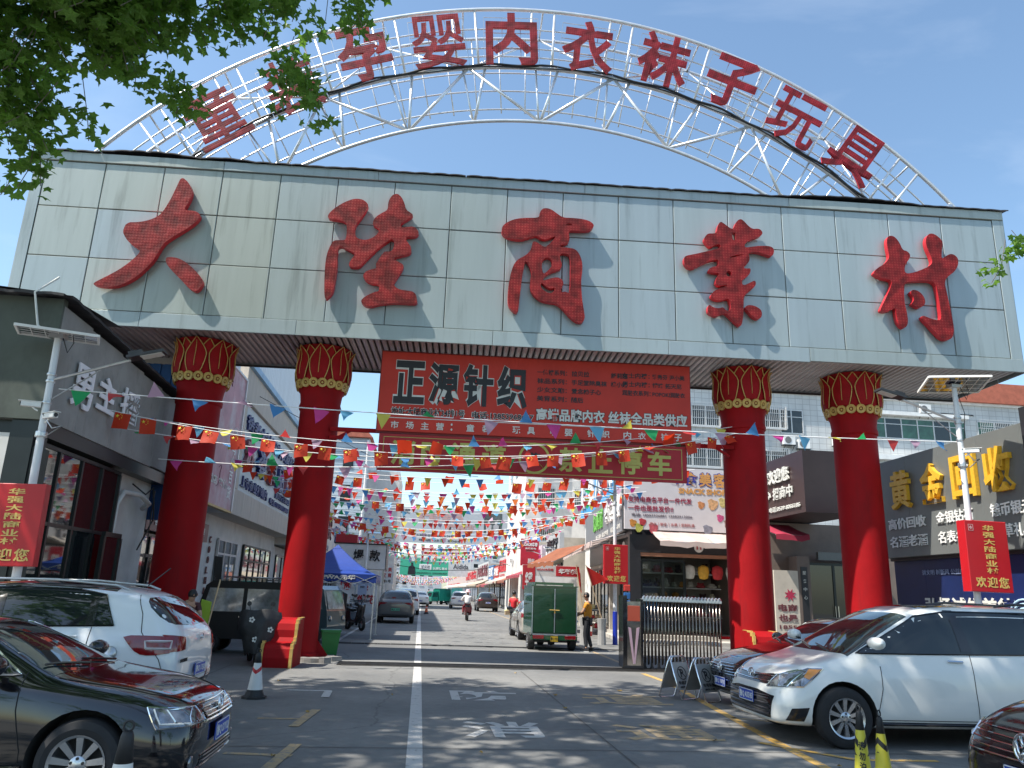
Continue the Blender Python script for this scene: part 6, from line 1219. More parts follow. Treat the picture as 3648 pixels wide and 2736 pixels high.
# --- scooters
def scooter(name, label, loc, rz, pm, cover=False, group=None, s=1.0):
    e = empty(name, loc, rz, label, 'scooter', group)
    for x in (-.6, .62):
        t_ = MB().lathe([(.15, -.05), (.22, -.045), (.235, 0), (.22, .045), (.15, .05)], 24, 'y', caps=False).build('wheel', rubber, e, smooth=True); t_.location = (x, 0, .235)
        MB().lathe([(.15, -.03), (.03, -.04), (.03, .04), (.15, .03)], 16, 'y', caps=False).build('hub', alloy, t_)
    b = MB(); b.prism([(-.75, .5), (-.3, .3), (.3, .28), (.42, .5), (.55, .95), (.48, 1.0), (.3, .5), (.2, .38), (-.1, .4), (-.2, .68), (-.8, .74)], -.14, .14, 'xz'); b.build('body', pm, e, fixn=True)
    st_ = MB(); st_.prism([(-.82, .74), (-.2, .70), (-.15, .78), (-.5, .82), (-.8, .86)], -.13, .13, 'xz'); st_.build('seat', black, e, fixn=True)
    f = MB(); f.tube([(.64, 0, .24), (.48, 0, .95), (.44, 0, 1.05)], .025, 6); f.tube([(.40, -.33, 1.08), (.44, -.1, 1.05), (.44, .1, 1.05), (.40, .33, 1.08)], .018, 6); f.build('handlebar', black, e)
    for q in (-1, 1):
        mm = MB(); mm.tube([(.42, q * .2, 1.06), (.40, q * .24, 1.25)], .008, 5); mm.lathe([(.0, -.01), (.05, -.008), (.05, .008), (0, .01)], 12, 'x', (.39, q * .25, 1.27)); mm.build('mirror', black, e)
    if cover:
        c = MB(); nu, nv = 14, 12; G = []
        for j in range(nv + 1):
            v = j / nv
            for i in range(nu + 1):
                u = -1 + 2 * i / nu; wd = .46 - .16 * v + .05 * sin(v * 5); G.append((.50 + .30 * cos(u * 1.45) * (1 - .25 * (1 - v)) + .02 * sin(u * 9 + v * 4) - .12 * max(0, .25 - v) * 4, wd * sin(u * 1.3) + .015 * sin(v * 13), 1.16 - .88 * v - .07 * u * u + .02 * sin(u * 7)))
        c._add(G, [(j * (nu + 1) + i, j * (nu + 1) + i + 1, (j + 1) * (nu + 1) + i + 1, (j + 1) * (nu + 1) + i) for j in range(nv) for i in range(nu)]); co = c.build('wind_cover', M('black_quilt', (.02, .02, .022), .6, var=.4, vs=9, bump=.5, bs=8), e, smooth=True)
        pt = MB()
        for (y, z) in ((-.2, .95), (.2, .75), (-.1, .55)):
            for k in range(5): pt.lathe([(.001, .0), (.025, .0)], 6, 'x', (.81 - abs(y) * .3, y + .04 * cos(k * 1.256), z + .04 * sin(k * 1.256)), caps=False)
        pt.build('printed_flowers', palep, co)
        platebox(e, '1953', .74, 0, .42, 90, white, blk, .2, .11)
    else: MB().lathe([(.0, .02), (.06, .015), (.07, -.03)], 12, 'x', (.55, 0, .92)).build('headlight', lamp, e, smooth=True)
    e.scale = (s, s, s); return e
scooter('black_scooter', 'black scooter with quilted flower wind cover beside the first scroll block', (-3.55, 18.35, 0), -72, chd, True)
for i, (x, y, a, c_, l) in enumerate(((-2.55, 33.2, -60, (.015, .015, .018), 'black scooter with fat front tyre nearest the tent leg'), (-3.1, 34.6, -75, (.05, .05, .05), 'second dark scooter behind the fat tyred one'), (-2.7, 36.2, -65, (.3, .3, .3), 'grey scooter third in the row beside the dark grey SUV'), (-2.9, 37.9, -80, (.02, .02, .03), 'farthest black scooter in the row beside the dark grey SUV'), (-3.7, 33.6, -100, (.25, .02, .02), 'red scooter with raised handlebar behind the tent legs'))):
    scooter('parked_scooter', l, (x, y, 0), a, M('scooter_paint_%d' % i, c_, .35, coat=.5), group='scooters parked left of the street', s=1.05)
for i, (x, y) in enumerate(((2.2, 98), (1.4, 101), (.9, 104))): scooter('far_scooter', ('red', 'white', 'dark')[i] + ' scooter far up the middle of the street', (x, y, 0), 90, M('scooter_far_%d' % i, ((.4, .03, .03), (.6, .6, .6), (.05, .05, .06))[i], .5), group='scooters far up the street')
# ---------------------------------------------------------------- lamp poles with solar panels and red welcome signs
redsign = M('red_welcome_sign', (.46, .008, .014), .4, var=.06, vs=3); goldt = M('gold_print', (.62, .44, .12), .4, var=0)
cellm = M('solar_cells', (.012, .016, .035), .12, coat=.8, var=.1)
def cctv(par, x, y, z, ang, s=1.0, name='cctv_camera'):
    e = MB(); e.m = 0; e.tube([(0, 0, 0), (.06, 0, .03), (.12, 0, .08)], .018, 6); e.bbox(-.05, .34, -.055, .055, .08, .19, .01) ; e.box(-.08, .40, -.07, .07, .192, .205)
    e.m = 1; e.lathe([(.045, .34), (.04, .36), (.001, .355)], 14, 'x', (0, 0, .135))
    o = e.build(name, [white, black], par, fixn=True); o.location = (x, y, z); o.rotation_euler = (0, 0, radians(ang)); o.scale = (s, s, s); return o
def lamp_pole(x, y, H, za, arm, sx0, sx1, sz0, sz1, label, face=-1, detail=True, blue=False, th=.16, lean=0):
    e = empty('lamp_pole', (x, y, 0), 0, label, 'lamp pole', 'solar lamp poles with red welcome signs')
    e.rotation_euler = (0, radians(lean), 0)
    MB().lathe([(.085, 0), (.07, 1.2), (.06, H * .75), (.055, H)], 16, 'z').build('pole', M('white_pole_paint', (.66, .68, .70), .3, var=.06), e, smooth='auto')
    if blue:
        MB().lathe([(.10, 0), (.09, .05), (.088, 1.15)], 16, 'z').build('blue_sleeve', M('blue_sleeve', (.01, .03, .35), .4), e, smooth='auto')
    s = 1 if arm > 0 else -1; L_ = abs(arm)
    m = MB(); m.tube([(0, 0, za), (s * L_ * .72, 0, za + .42)], .028, 8); m.tube([(0, 0, za - .38), (s * L_ * .45, 0, za + .22)], .012, 6)
    for z in (za - .4, za - .02, za + .1): m.lathe([(.075, -.02), (.08, 0), (.075, .02)], 12, 'z', (0, 0, z), caps=False)
    m.build('lamp_arm', steel, e, smooth='auto')
    h = MB(); h.m = 0; h.T = Matrix.Translation((s * L_ * .7, 0, za + .43)) @ Matrix.Rotation(-s * radians(14), 4, 'Y'); 
    a, b = (0, s * .62); lo, hi = min(a, b), max(a, b); h.box(lo, hi, -.13, .13, 0, .05); h.box(min(s * .02, s * .25), max(s * .02, s * .25), -.07, .07, .05, .13)
    h.m = 1; lo2, hi2 = min(s * .22, s * .58), max(s * .22, s * .58); h.box(lo2, hi2, -.10, .10, -.012, 0); h.build('lamp_head', [M('lamp_casing', (.05, .05, .055), .4, .5), M('lamp_lens', (.62, .62, .58), .25)], e)
    p = empty('panel_pivot', (0, 0, H + .02), 0); p.parent = e; COL.objects.unlink(p)
    T = Matrix.Translation((0, 0, H + .06)) @ Matrix.Rotation(radians(22 if x < 0 else -18), 4, 'Z') @ Matrix.Rotation(radians(6 if x < 0 else -9), 4, 'X')
    f = MB(T=T); f.m = 0; w, d = .62, .42
    f.box(-w, w, -d, d, 0, .012); f.m = 1
    for k in (-1, 1): f.box(-w, w, k * d - .018, k * d + .018, -.02, .025); f.box(k * w - .018, k * w + .018, -d, d, -.021, .026)
    for k in range(1, 6): f.box(-w + k * 2 * w / 6 - .006, -w + k * 2 * w / 6 + .006, -d, d, -.004, .0165)
    for k in range(1, 4): f.box(-w, w, -d + k * 2 * d / 4 - .006, -d + k * 2 * d / 4 + .006, -.005, .0168)
    f.build('solar_panel', [cellm, white], e)
    bxm = MB(); bxm.box(-.12, .12, -.1, .1, H - .02, H + .05); bxm.build('panel_bracket', steel, e)
    if detail:
        MB().tube([(-.2, .2, H + .05), (-.5, .25, H + .3), (-.62, .2, H + .9), (-.3, .3, H + 1.25)] if x < 0 else [(.02, -.07, H - .2), (.12, -.08, H - .6), (.05, -.07, H - 1.2)], .02 if x < 0 else .008, 6).build('cable', white if x < 0 else black, e, smooth=True)
        MB().tube([(.1, -.05, H), (.22, -.06, H - .28), (.3, -.06, H - .1), (.26, -.05, H + .03)], .009, 5).build('cable', black, e, smooth=True)
        cctv(e, .05, -.05, za - .75, -35, .8); 
        if x < 0: cctv(e, -.1, -.05, za - .55, 200, .75)
        MB().tube([(.0, -.08, za - .6), (.2, -.1, za - .85), (.35, -.08, za - .8), (.1, -.08, za - 1.0)], .012, 5).build('cable', steel, e, smooth=True)
        MB().lathe([(.09, -.05), (.095, -.03), (.095, .03), (.09, .05)], 14, 'z', (0, 0, za - .95), caps=False).build('clamp', steel, e)
    # sign box
    b_ = MB().bbox(sx0, sx1, -.09 - th, -.09, sz0, sz1, .01).build('welcome_sign', redsign, e); MB().box(sx0 + .02, sx1 - .02, -.09, -.06, sz0 + .1, sz1 - .1).build('sign_bracket', steel, b_)
    W = sx1 - sx0; Hh = sz1 - sz0; yf = -.09 - th - .001; ch = Hh * .082
    vtext('华强大陆商业村', sx0 + W * .55, W * .27, sz1 - Hh * .06, ch, Hh * .018, goldt, b_, y=yf, bold=.022, depth=.002)
    for i, c_ in enumerate('欢迎您'): text(c_, sx0 + W * (.13 + .27 * i), sx0 + W * (.37 + .27 * i), sz0 + Hh * .06, sz0 + Hh * .21, goldt, b_, y=yf, bold=.02, depth=.002)
    lg = MB(); q0, q1 = sx0 + W * .08, sx0 + W * .2; zt = sz1 - Hh * .05
    for (a, b, c, d) in ((q0, q1, zt - .14, zt - .13), (q0, q1, zt - .02, zt - .01), (q0, q0 + .01, zt - .13, zt - .02), (q1 - .01, q1, zt - .13, zt - .02)): lg.box(a, b, yf - .003, yf, c, d)
    cx_ = (q0 + q1) / 2; cz_ = zt - .075; lg.prism([(cx_, cz_ - .04), (cx_ + .035, cz_), (cx_, cz_ + .04), (cx_ - .035, cz_)], yf - .003, yf, 'xz'); lg.build('emblem', M('pink_print', (.55, .3, .3), .5), b_)
    return e
lamp_pole(-6.43, 13.55, 5.72, 4.95, 1.75, -.62, .34, 1.83, 3.14, 'white solar lamp pole with welcome sign standing by the dark corner shop', lean=-1.2)
lamp_pole(11.42, 15.2, 6.42, 5.62, -1.75, -.36, .57, 2.03, 3.46, 'white solar lamp pole with welcome sign in front of the gold shop', lean=.6, th=.24)
lamp_pole(7.1, 28.45, 6.1, 5.4, -1.6, -.47, .43, 2.12, 3.52, 'white lamp pole with blue foot and welcome sign at the kiosk corner', detail=False, blue=True)
for (x, y, l) in ((-3.05, 44.2, 'slim white solar lamp pole in front of the box sign'), (-3.1, 62, 'second white solar lamp pole on the left of the street'), (8.3, 52, 'white solar lamp pole beside the crimson upright sign'), (8.4, 74, 'far white solar lamp pole on the right of the street'), (-3.4, 84, 'farthest white solar lamp pole on the left')):
    e = empty('street_lamp', (x, y, 0), 0, l, 'street lamp', 'slim solar lamps along the street'); MB().lathe([(.07, 0), (.05, 4.6)], 10, 'z').build('pole', white, e, smooth=True)
    m = MB(T=Matrix.Translation((.35, 0, 4.65)) @ Matrix.Rotation(radians(12), 4, 'X')); m.m = 0; m.box(-.5, .5, -.35, .35, 0, .02); m.m = 1; m.box(-.53, .53, -.38, -.35, -.01, .03); m.box(-.53, .53, .35, .38, -.01, .03); m.box(-.53, -.5, -.35, .35, -.01, .03); m.box(.5, .53, -.35, .35, -.01, .03); m.build('solar_panel', [cellm, white], e)
    MB().tube([(0, 0, 4.1), (1.0 if x < 0 else -1.0, 0, 4.4)], .025, 6).build('lamp_arm', steel, e)
    for _ in (0,):
        MB().box(.9 if x < 0 else -1.4, 1.4 if x < 0 else -.9, -.1, .1, 4.38, 4.43).build('lamp_head', frame_d, e)
# cameras under the gate soffit
c_ = cctv(None, -9.15, 18.65, 7.0, -20, 1.7); tag(c_, 'white bullet camera hanging under the left end of the gate beam', 'camera'); MB().box(-.16, -.06, -.03, .03, -.08, .42).build('camera_bracket', white, c_)

# ---------------------------------------------------------------- folding gate
fg = empty('folding_gate', (4.95, 19.25, 0), 0, 'retracted folding gate of steel tubes with a black head unit right of the road', 'gate')
hd = MB(); hd.box(0, .1, -.22, .22, .06, 1.72); hd.box(.44, .5, -.22, .22, .06, 1.64); hd.build('head_unit', chd, fg)
mir = M('scuffed_mirror_steel', (.42, .38, .34), .18, .9, var=.3, vs=5); MB().box(.1, .44, -.2, .2, .1, 1.58).build('steel_box', mir, fg)
MB().bbox(.115, .425, -.215, -.20, 1.12, 1.48, .005).build('red_display', M('unlit_red_display', (.36, .06, .03), .35), fg)
v = MB(); v.prism([(.13, .98), (.2, .96), (.275, .25), (.34, .96), (.41, .98), (.30, .14), (.25, .14)], -.212, -.2, 'xz'); v.build('printed_v', M('faded_mauve_print', (.42, .28, .34), .5), fg, fixn=True)
MB().box(.02, .5, -.24, .24, .04, .1).build('base', black, fg)
tubes = M('stainless_tube', (.20, .18, .16), .2, .95, var=.2, vs=4); rpost = None
pm_ = MB(); pm_.tube([(0, -.12, .12), (0, -.12, 1.64)], .021, 8); pm_.tube([(0, .12, .12), (0, .12, 1.64)], .021, 8); pme = pm_.mesh('fold_post', tubes, True)
cpm = MB(); cpm.tube([(-.055, -.14, 1.62), (-.03, -.14, 1.69), (.0, -.12, 1.71), (.03, -.1, 1.69), (.055, -.08, 1.62)], .026, 6); cpm.box(-.04, .04, -.16, .14, 1.6, 1.66); cme = cpm.mesh('fold_cap', steel, 'auto')
xm = MB(); xm.beam((-.05, -.12, .6), (.05, .12, .68), .016); xm.beam((-.05, .12, 1.1), (.05, -.12, 1.2), .016); xm.beam((-.05, -.12, .25), (.05, .12, .3), .016); xme = xm.mesh('cross_link', tubes)
fm_ = MB(); fm_.lathe([(.045, -.03), (.05, 0), (.045, .03)], 10, 'y', (0, -.12, .05)); fm_.box(-.025, .025, -.15, -.09, .06, .16); fme = fm_.mesh('castor', black, 'auto')
for i in range(23):
    x = .56 + i * .0875; p = inst(pme, 'fold_post', fg, (x, 0, 0)); inst(cme, 'fold_cap', p); inst(xme, 'cross_link', p)
    if i % 2 == 0: inst(fme, 'castor', p)
MB().box(2.5, 2.75, -.05, .05, .75, .82).build('stop_bar', redcol, fg)

# ---------------------------------------------------------------- parking stands, cones, bin, extinguisher
def pstand(x, y, rz, label):
    e = empty('parking_stand', (x, y, 0), rz, label, 'parking stand', 'folding steel no parking stands')
    for sgn in (-1, 1):
        m = MB(); w = .21; b = sgn * .24
        m.tube([(-w, b, .03), (-w, sgn * .03, .62), (-w + .06, sgn * .02, .70), (w - .06, sgn * .02, .70), (w, sgn * .03, .62), (w, b, .03), (w - .05, b, .0), (-w + .05, b, .0)], .016, 8, closed=True); m.build('tube_frame', chrome, e, smooth=True)
        pn = MB(); k = lambda t: b + (sgn * .03 - b) * t
        pn._add([(-w + .02, k(.22) - .004 * sgn, .16), (w - .02, k(.22) - .004 * sgn, .16), (w - .02, k(.95), .60), (-w + .02, k(.95), .60), (-w + .02, k(.22) + .01, .16), (w - .02, k(.22) + .01, .16), (w - .02, k(.95) + .012, .60), (-w + .02, k(.95) + .012, .60)], [(0, 1, 2, 3), (7, 6, 5, 4), (0, 4, 5, 1), (3, 2, 6, 7)])
        po = pn.build('panel', M('brushed_panel', (.45, .45, .44), .35, .6), e)
        if sgn < 0:
            t_ = empty('print_pivot', (0, 0, 0)); t_.parent = e; COL.objects.unlink(t_)
            ang = math.atan2(.24 - .03, .62 - .03); T = Matrix.Translation((0, -.24, .0)) @ Matrix.Rotation(-ang, 4, 'X')
            def tx(s, x0, x1, z0, z1, mt):
                o = text(s, x0, x1, z0, z1, mt, po, y=-.012, bold=.03, depth=.001); o.matrix_local = T
            tx('P', -.045, .045, .38, .52, blk); r_ = MB(T=T); r_.lathe([(.10, -.014), (.10, -.016), (.115, -.016), (.115, -.014)], 24, 'y', (0, 0, .45), caps=False); r_.beam((-.07, -.016, .52), (.07, -.016, .38), .012, .003); r_.build('printed_ring', blk, po)
            tx('专用车位', -.15, .15, .255, .32, blk); tx('请勿占用', -.13, .13, .20, .235, blk)
pstand(4.62, 14.0, 32, 'left one of two folding steel parking stands with a ringed P'); pstand(4.95, 13.7, 32, 'right one of two folding steel parking stands with a ringed P')
def cone(x, y, h, label, cols, txt=None, rz=0, slim=1.0):
    e = empty('traffic_cone', (x, y, 0), rz, label, 'traffic cone'); e.scale = (slim, slim, 1)
    b = MB(); b.prism([(.19 * cos(a), .19 * sin(a)) for a in [pi / 8 + k * pi / 4 for k in range(8)]], 0, .035, 'xy'); b.lathe([(.15, .035), (.13, .09)], 20, 'z'); b.build('base', M('cone_black', (.02, .02, .022), .6), e, fixn=True)
    R = lambda t: .125 + (.035 - .125) * t
    dark = M('cone_black'); lo, hi = .12, .78
    MB().lathe([(R(0), .09), (R(lo), h * lo + .05)], 24, 'z', caps=False).build('lower_cone', dark, e, smooth=True)
    MB().lathe([(R(lo), h * lo + .05), (R(hi), h * hi)], 24, 'z', caps=False).build('band', M('cone_band_%s' % label[:6], cols[0], .4), e, smooth=True)
    MB().lathe([(R(hi), h * hi), (R(.97), h * .97), (R(1) * .8, h), (.012, h + .0)], 24, 'z').build('upper_cone', dark, e, smooth=True)
    ring = MB(); ring.tube([(.03 * cos(a), 0, h + .03 + .03 * sin(a)) for a in [2 * pi * k / 12 for k in range(12)]], .008, 5, closed=True); ring.build('top_ring', dark, e)
    st_ = MB()
    for q in range(3):
        t0 = lo + .04 + q * .19; 
        for k in range(24):
            a0 = 2 * pi * k / 24; a1 = 2 * pi * (k + 1) / 24; f = lambda a: abs(((a / (pi / 2)) % 2) - 1) * .11
            if txt and sin((a0 + a1) / 2 - (-pi / 2)) ** 2 < .2 and sin((a0 + a1) / 2) < 0: continue
            P = []
            for (a, dt) in ((a0, 0), (a1, 0), (a1, .085), (a0, .085)): t = t0 + f(a) + dt; rr_ = R(t) + .003; P.append((rr_ * cos(a), rr_ * sin(a), h * t))
            st_.quad(*P)
    st_.build('stripe', M('cone_stripe_%s' % label[:6], cols[1], .4), e)
    if txt: vtext(txt, 0, .075, h * .66, .075, .012, blk, e, y=-.105, bold=.03, depth=.001)
    return e
cone(-2.42, 12.95, .66, 'whole red and white cone by the first scroll block', ((.70, .70, .68), (.5, .02, .03)))
cone(-1.72, 5.32, .80, 'bottom cut red and white cone in front of the black sedan', ((.70, .70, .68), (.5, .02, .03)))
cone(4.14, 7.28, .74, 'yellow and black cone with four black characters before the minivan', ((.62, .55, .05), (.02, .02, .02)), '请勿泊车', rz=-28, slim=.72)
cone(4.47, 7.5, .66, 'striped yellow and black cone to the right of the lettered one', ((.62, .55, .05), (.02, .02, .02)), rz=20, slim=.72)
cone(.55, 57.5, .7, 'small orange cone far up the street beside the white people carrier', ((.65, .1, .03), (.6, .6, .6)))
gbn = M('green_bin_plastic', (.01, .16, .03), .45, var=.1)
e = empty('wheelie_bin', (-2.12, 20.3, 0), 8, 'small green wheelie bin beside the second column', 'bin')
m = MB(); m._add([(-.17, -.15, .08), (.17, -.15, .08), (.17, .17, .08), (-.17, .17, .08), (-.23, -.21, .62), (.23, -.21, .62), (.23, .22, .62), (-.23, .22, .62)], [(0, 3, 2, 1), (4, 5, 6, 7), (0, 1, 5, 4), (1, 2, 6, 5), (2, 3, 7, 6), (3, 0, 4, 7)]); m.build('body', gbn, e)
MB().bbox(-.245, .245, -.24, .24, .62, .66, .01).build('lid', gbn, e); MB().box(-.2, .2, -.26, -.24, .60, .66).build('lid_lip', gbn, e)
for s in (-1, 1): MB().lathe([(.08, -.02), (.08, .02)], 14, 'x', (s * .16, .18, .08)).build('wheel', rubber, e)
MB().tube([(-.18, .24, .64), (-.18, .3, .62), (.18, .3, .62), (.18, .24, .64)], .014, 6).build('handle', gbn, e)
st = M('grey_stone', (.22, .21, .2), .8, var=.3, vs=8, bump=.5, bs=6)
for i, (x, y, s) in enumerate(((-2.35, 19.0, .3), (-3.3, 18.9, .26), (-1.95, 19.5, .18), (-2.05, 18.8, .14))):
    m = MB(); m.prism([(s * (1 + .25 * sin(k * 2.3 + i)) * cos(k * pi / 4), s * .7 * (1 + .2 * cos(k * 1.7 + i)) * sin(k * pi / 4)) for k in range(8)], 0, .1 + .03 * (i % 2), 'xy'); o = m.build('broken_kerb_stone', st, loc=(x, y, 0), fixn=True)
    tag(o, ('large broken stone right of the first scroll block', 'flat stone left of the first scroll block', 'middle sized stone under the green bin', 'smallest stone by the rail end')[i], 'stone', 'broken stones at the second column')
e = empty('fire_extinguisher', (7.35, 33.9, 0), 0, 'red fire extinguisher standing at the pavement step', 'fire extinguisher')
MB().lathe([(.10, 0), (.11, .05), (.11, .52), (.07, .62), (.03, .66), (.03, .7)], 16, 'z').build('cylinder', M('extinguisher_red', (.5, .01, .02), .25, coat=.5), e, smooth='auto'); MB().box(-.08, .06, -.015, .015, .7, .75).build('handle', black, e); MB().tube([(.03, 0, .7), (.14, 0, .6), (.13, 0, .25)], .012, 6).build('hose', black, e)
m = MB(); m._add([(-.08, -.112, .2), (.08, -.112, .2), (.08, -.112, .4), (-.08, -.112, .4)], [(0, 1, 2, 3)]); m.build('paper_label', white, e)
# small flags on leaning poles
for i, (x, y, rz, l) in enumerate(((5.75, 28.4, 12, 'small red flag hanging limp on a leaning pole just right of the tricycle'), (6.1, 28.2, -28, 'small red triangular flag blown right beside the welcome sign'))):
    e = empty('hand_flag', (x, y, 0), 0, l, 'flag', 'small red flags on leaning poles'); a = radians(rz)
    p0 = Vector((.2 if i == 0 else .45, 0, .9)); p1 = Vector((-.12 if i == 0 else -.15, 0, 2.75)); MB().tube([p0, p1], .015, 6).build('flag_pole', M('pale_wood', (.5, .36, .22), .6), e)
    m = MB(); n = 8; vs = []; fs = []
    for k in range(n + 1):
        t = k / n
        if i: a_, b_ = p1 + Vector((.0 + .75 * t, .06 * sin(t * 7), -.02 - .42 * t)), p1.lerp(p0, .40) + Vector((.75 * t - .05 * t, .06 * sin(t * 7), .38 * (1 - t) * 0 + .30 * t))
        else: a_, b_ = p1 + Vector((.05 - .02 * t + .14 * t, .05 * sin(t * 9), -.3 * t)), p1.lerp(p0, .35) + Vector((.1 * t, .05 * sin(t * 9 + 1), -.35 * t))
        vs += [a_, b_]
    for k in range(n): fs.append((2 * k, 2 * k + 1, 2 * k + 3, 2 * k + 2))
    m._add(vs, fs); m.build('flag_cloth', M('flag_red', (.52, .02, .015), .6, trans=.3), e, smooth=True)
    MB().lathe([(.16, 0), (.14, .5), (.17, .9)], 10, 'z', (p0.x, 0, 0)).build('flag_stand', M('stand_grey', (.3, .3, .3), .6), e)

# goods on the right pavement
gr = random.Random(21); goods = ((.62, .6, .56), (.5, .04, .05), (.04, .2, .4), (.55, .4, .25), (.15, .14, .14), (.6, .58, .3))
for i, (x, y, w, h, z) in enumerate(((7.9, 35.8, .5, 1.25, .13), (8.3, 37.5, .6, 1.1, .13), (6.7, 54.5, .9, .5, 0), (7.7, 54, .8, .45, 0), (8.1, 57.5, .7, .9, .13), (7.2, 62, 1.0, .45, 0), (7.9, 64, .6, .8, .13), (8.2, 42, .5, 1.0, .13), (8.4, 46, .6, 1.1, .13), (8.1, 68, .7, .8, .13))):
    rackish = h > .75
    e = empty('goods_rack' if rackish else 'goods_box', (x, y, z), gr.uniform(-10, 10), ('wire rack heaped with small goods' if rackish else 'low open box of goods') + ' standing on the right pavement %s' % ('nearest the steps', 'behind the first rack', 'before the far pink shop', 'beside a pale box', 'under the crimson sign', 'with blue bundles', 'beyond the bundles', 'by the grey facade', 'farther along the grey facade', 'farthest up the pavement')[i], 'rack' if rackish else 'box', 'goods put out on the right pavement')
    if rackish:
        m = MB()
        for a in (-w / 2, w / 2):
            for b in (-.2, .2): m.tube([(a, b, 0), (a, b, h)], .012, 5)
        m.build('wire_frame', steel, e)
        for k in range(3):
            bx(-w / 2, w / 2, -.2, .2, .1 + k * h / 3, .12 + k * h / 3, 'shelf', steel, e)
            for q in range(3):
                s_ = gr.uniform(.1, .16); m = MB(); m.lathe([(s_ * .6, 0), (s_, s_ * .5), (s_ * .8, s_ * 1.2), (s_ * .2, s_ * 1.5)], 7, 'z'); m.build('bundle', M('goods_%d' % gr.randrange(6), goods[gr.randrange(6)], .7), e, loc=(-w / 2 + (q + .5) * w / 3, 0, .12 + k * h / 3))
    else:
        b = MB(); b.box(-w / 2, w / 2, -.2, -.17, 0, h * .7); b.box(-w / 2, w / 2, .17, .2, 0, h * .7); b.box(-w / 2, -w / 2 + .03, -.17, .17, 0, h * .7); b.box(w / 2 - .03, w / 2, -.17, .17, 0, h * .7); b.build('carton', M('carton', (.45, .33, .2), .8), e)
        for q in range(4): s_ = gr.uniform(.12, .2); m = MB(); m.lathe([(s_ * .6, 0), (s_, s_ * .5), (s_ * .7, s_ * 1.1), (s_ * .2, s_ * 1.3)], 7, 'z'); m.build('bundle', M('goods_%d' % gr.randrange(6), goods[gr.randrange(6)], .7), e, loc=(-w / 2 + (q + .5) * w / 4, 0, h * .4))

# ---------------------------------------------------------------- blue tent and clothes rack
tb = M('blue_tent_cloth', (.012, .05, .30), .55, var=.12, vs=3, trans=.15)
e = empty('market_tent', (-4.55, 27.2, 0), 0, 'dark blue pop up tent with white lettering between the second column and the street', 'tent')
W = 3.05
m = MB(); n = 8; ax_, az_ = W / 2, 3.15
vs = []; fs = []
for j in range(n + 1):
    t = j / n; z = 2.12 + (az_ - 2.12) * (t ** 1.45); h_ = W / 2 * (1 - t)
    for (sx, sy) in ((-1, -1), (1, -1), (1, 1), (-1, 1)): vs.append((ax_ + sx * h_, ax_ + sy * h_, z + (.0)))
for j in range(n):
    for k in range(4): l = (k + 1) % 4; fs.append((j * 4 + k, j * 4 + l, j * 4 + 4 + l, j * 4 + 4 + k))
m._add(vs, fs); m.build('canopy', tb, e)
for k, (a, b) in enumerate((((0, 0), (W, 0)), ((W, 0), (W, W)), ((W, W), (0, W)), ((0, W), (0, 0)))):
    m = MB(); vs = []; fs = []
    for i in range(13):
        t = i / 12; x = a[0] + (b[0] - a[0]) * t; y = a[1] + (b[1] - a[1]) * t; vs += [(x, y, 2.12), (x, y, 1.86 - .02 * sin(t * 20))]
    for i in range(12): fs.append((2 * i, 2 * i + 1, 2 * i + 3, 2 * i + 2))
    m._add(vs, fs); m.build('valance', tb, e)
text('CEWA元华', 1.05, 2.35, 1.92, 2.08, white, e, y=-.01, bold=.03, depth=.002)
for x in (.04, W - .04):
    for y in (.04, W - .04):
        m = MB(); m.box(x - .018, x + .018, y - .018, y + .018, 0, 2.1); m.box(x - .06, x + .06, y - .05, y + .05, 0, .015); m.build('tent_leg', steel, e)
fr = MB()
for a, b in (((0, 0), (W, 0)), ((W, 0), (W, W)), ((0, 0), (0, W)), ((0, W), (W, W))):
    for q in range(4):
        t0, t1 = q / 4, (q + 1) / 4; P = lambda t: (a[0] + (b[0] - a[0]) * t, a[1] + (b[1] - a[1]) * t)
        fr.beam((*P(t0), 2.08 if q % 2 else 1.78), (*P(t1), 1.78 if q % 2 else 2.08), .018); fr.beam((*P(t0), 1.78 if q % 2 else 2.08), (*P(t1), 2.08 if q % 2 else 1.78), .018)
fr.build('scissor_frame', steel, e)
e = empty('clothes_rack', (-3.2, 29.2, 0), 80, 'steel clothes rack with dark garments beside the tent legs', 'clothes rack')
m = MB(); m.tube([(0, 0, 0), (0, 0, 1.55), (1.6, 0, 1.55), (1.6, 0, 0)], .018, 6); m.tube([(-.0, -.25, .03), (0, .25, .03)], .015, 5); m.tube([(1.6, -.25, .03), (1.6, .25, .03)], .015, 5); m.build('rack_frame', steel, e, smooth='auto')
cl_ = ((.02, .02, .022), (.04, .04, .05), (.5, .52, .55), (.03, .03, .03), (.25, .03, .04), (.02, .03, .06))
for i in range(8):
    x = .15 + i * .18; m = MB(); m._add([(x, -.02, 1.52), (x - .01, -.24, 1.42), (x + .02, -.22, .75), (x + .03, 0, .7), (x + .02, .22, .75), (x - .01, .24, 1.42), (x + .06, -.02, 1.52), (x + .07, -.24, 1.42), (x + .1, -.22, .75), (x + .1, .22, .75), (x + .07, .24, 1.42)], [(0, 1, 2, 3, 4, 5), (6, 10, 9, 8, 7), (1, 7, 8, 2), (4, 9, 10, 5), (0, 6, 7, 1), (0, 5, 10, 6)]); m.build('garment', M('cloth_%d' % (i % 6), cl_[i % 6], .8), e)
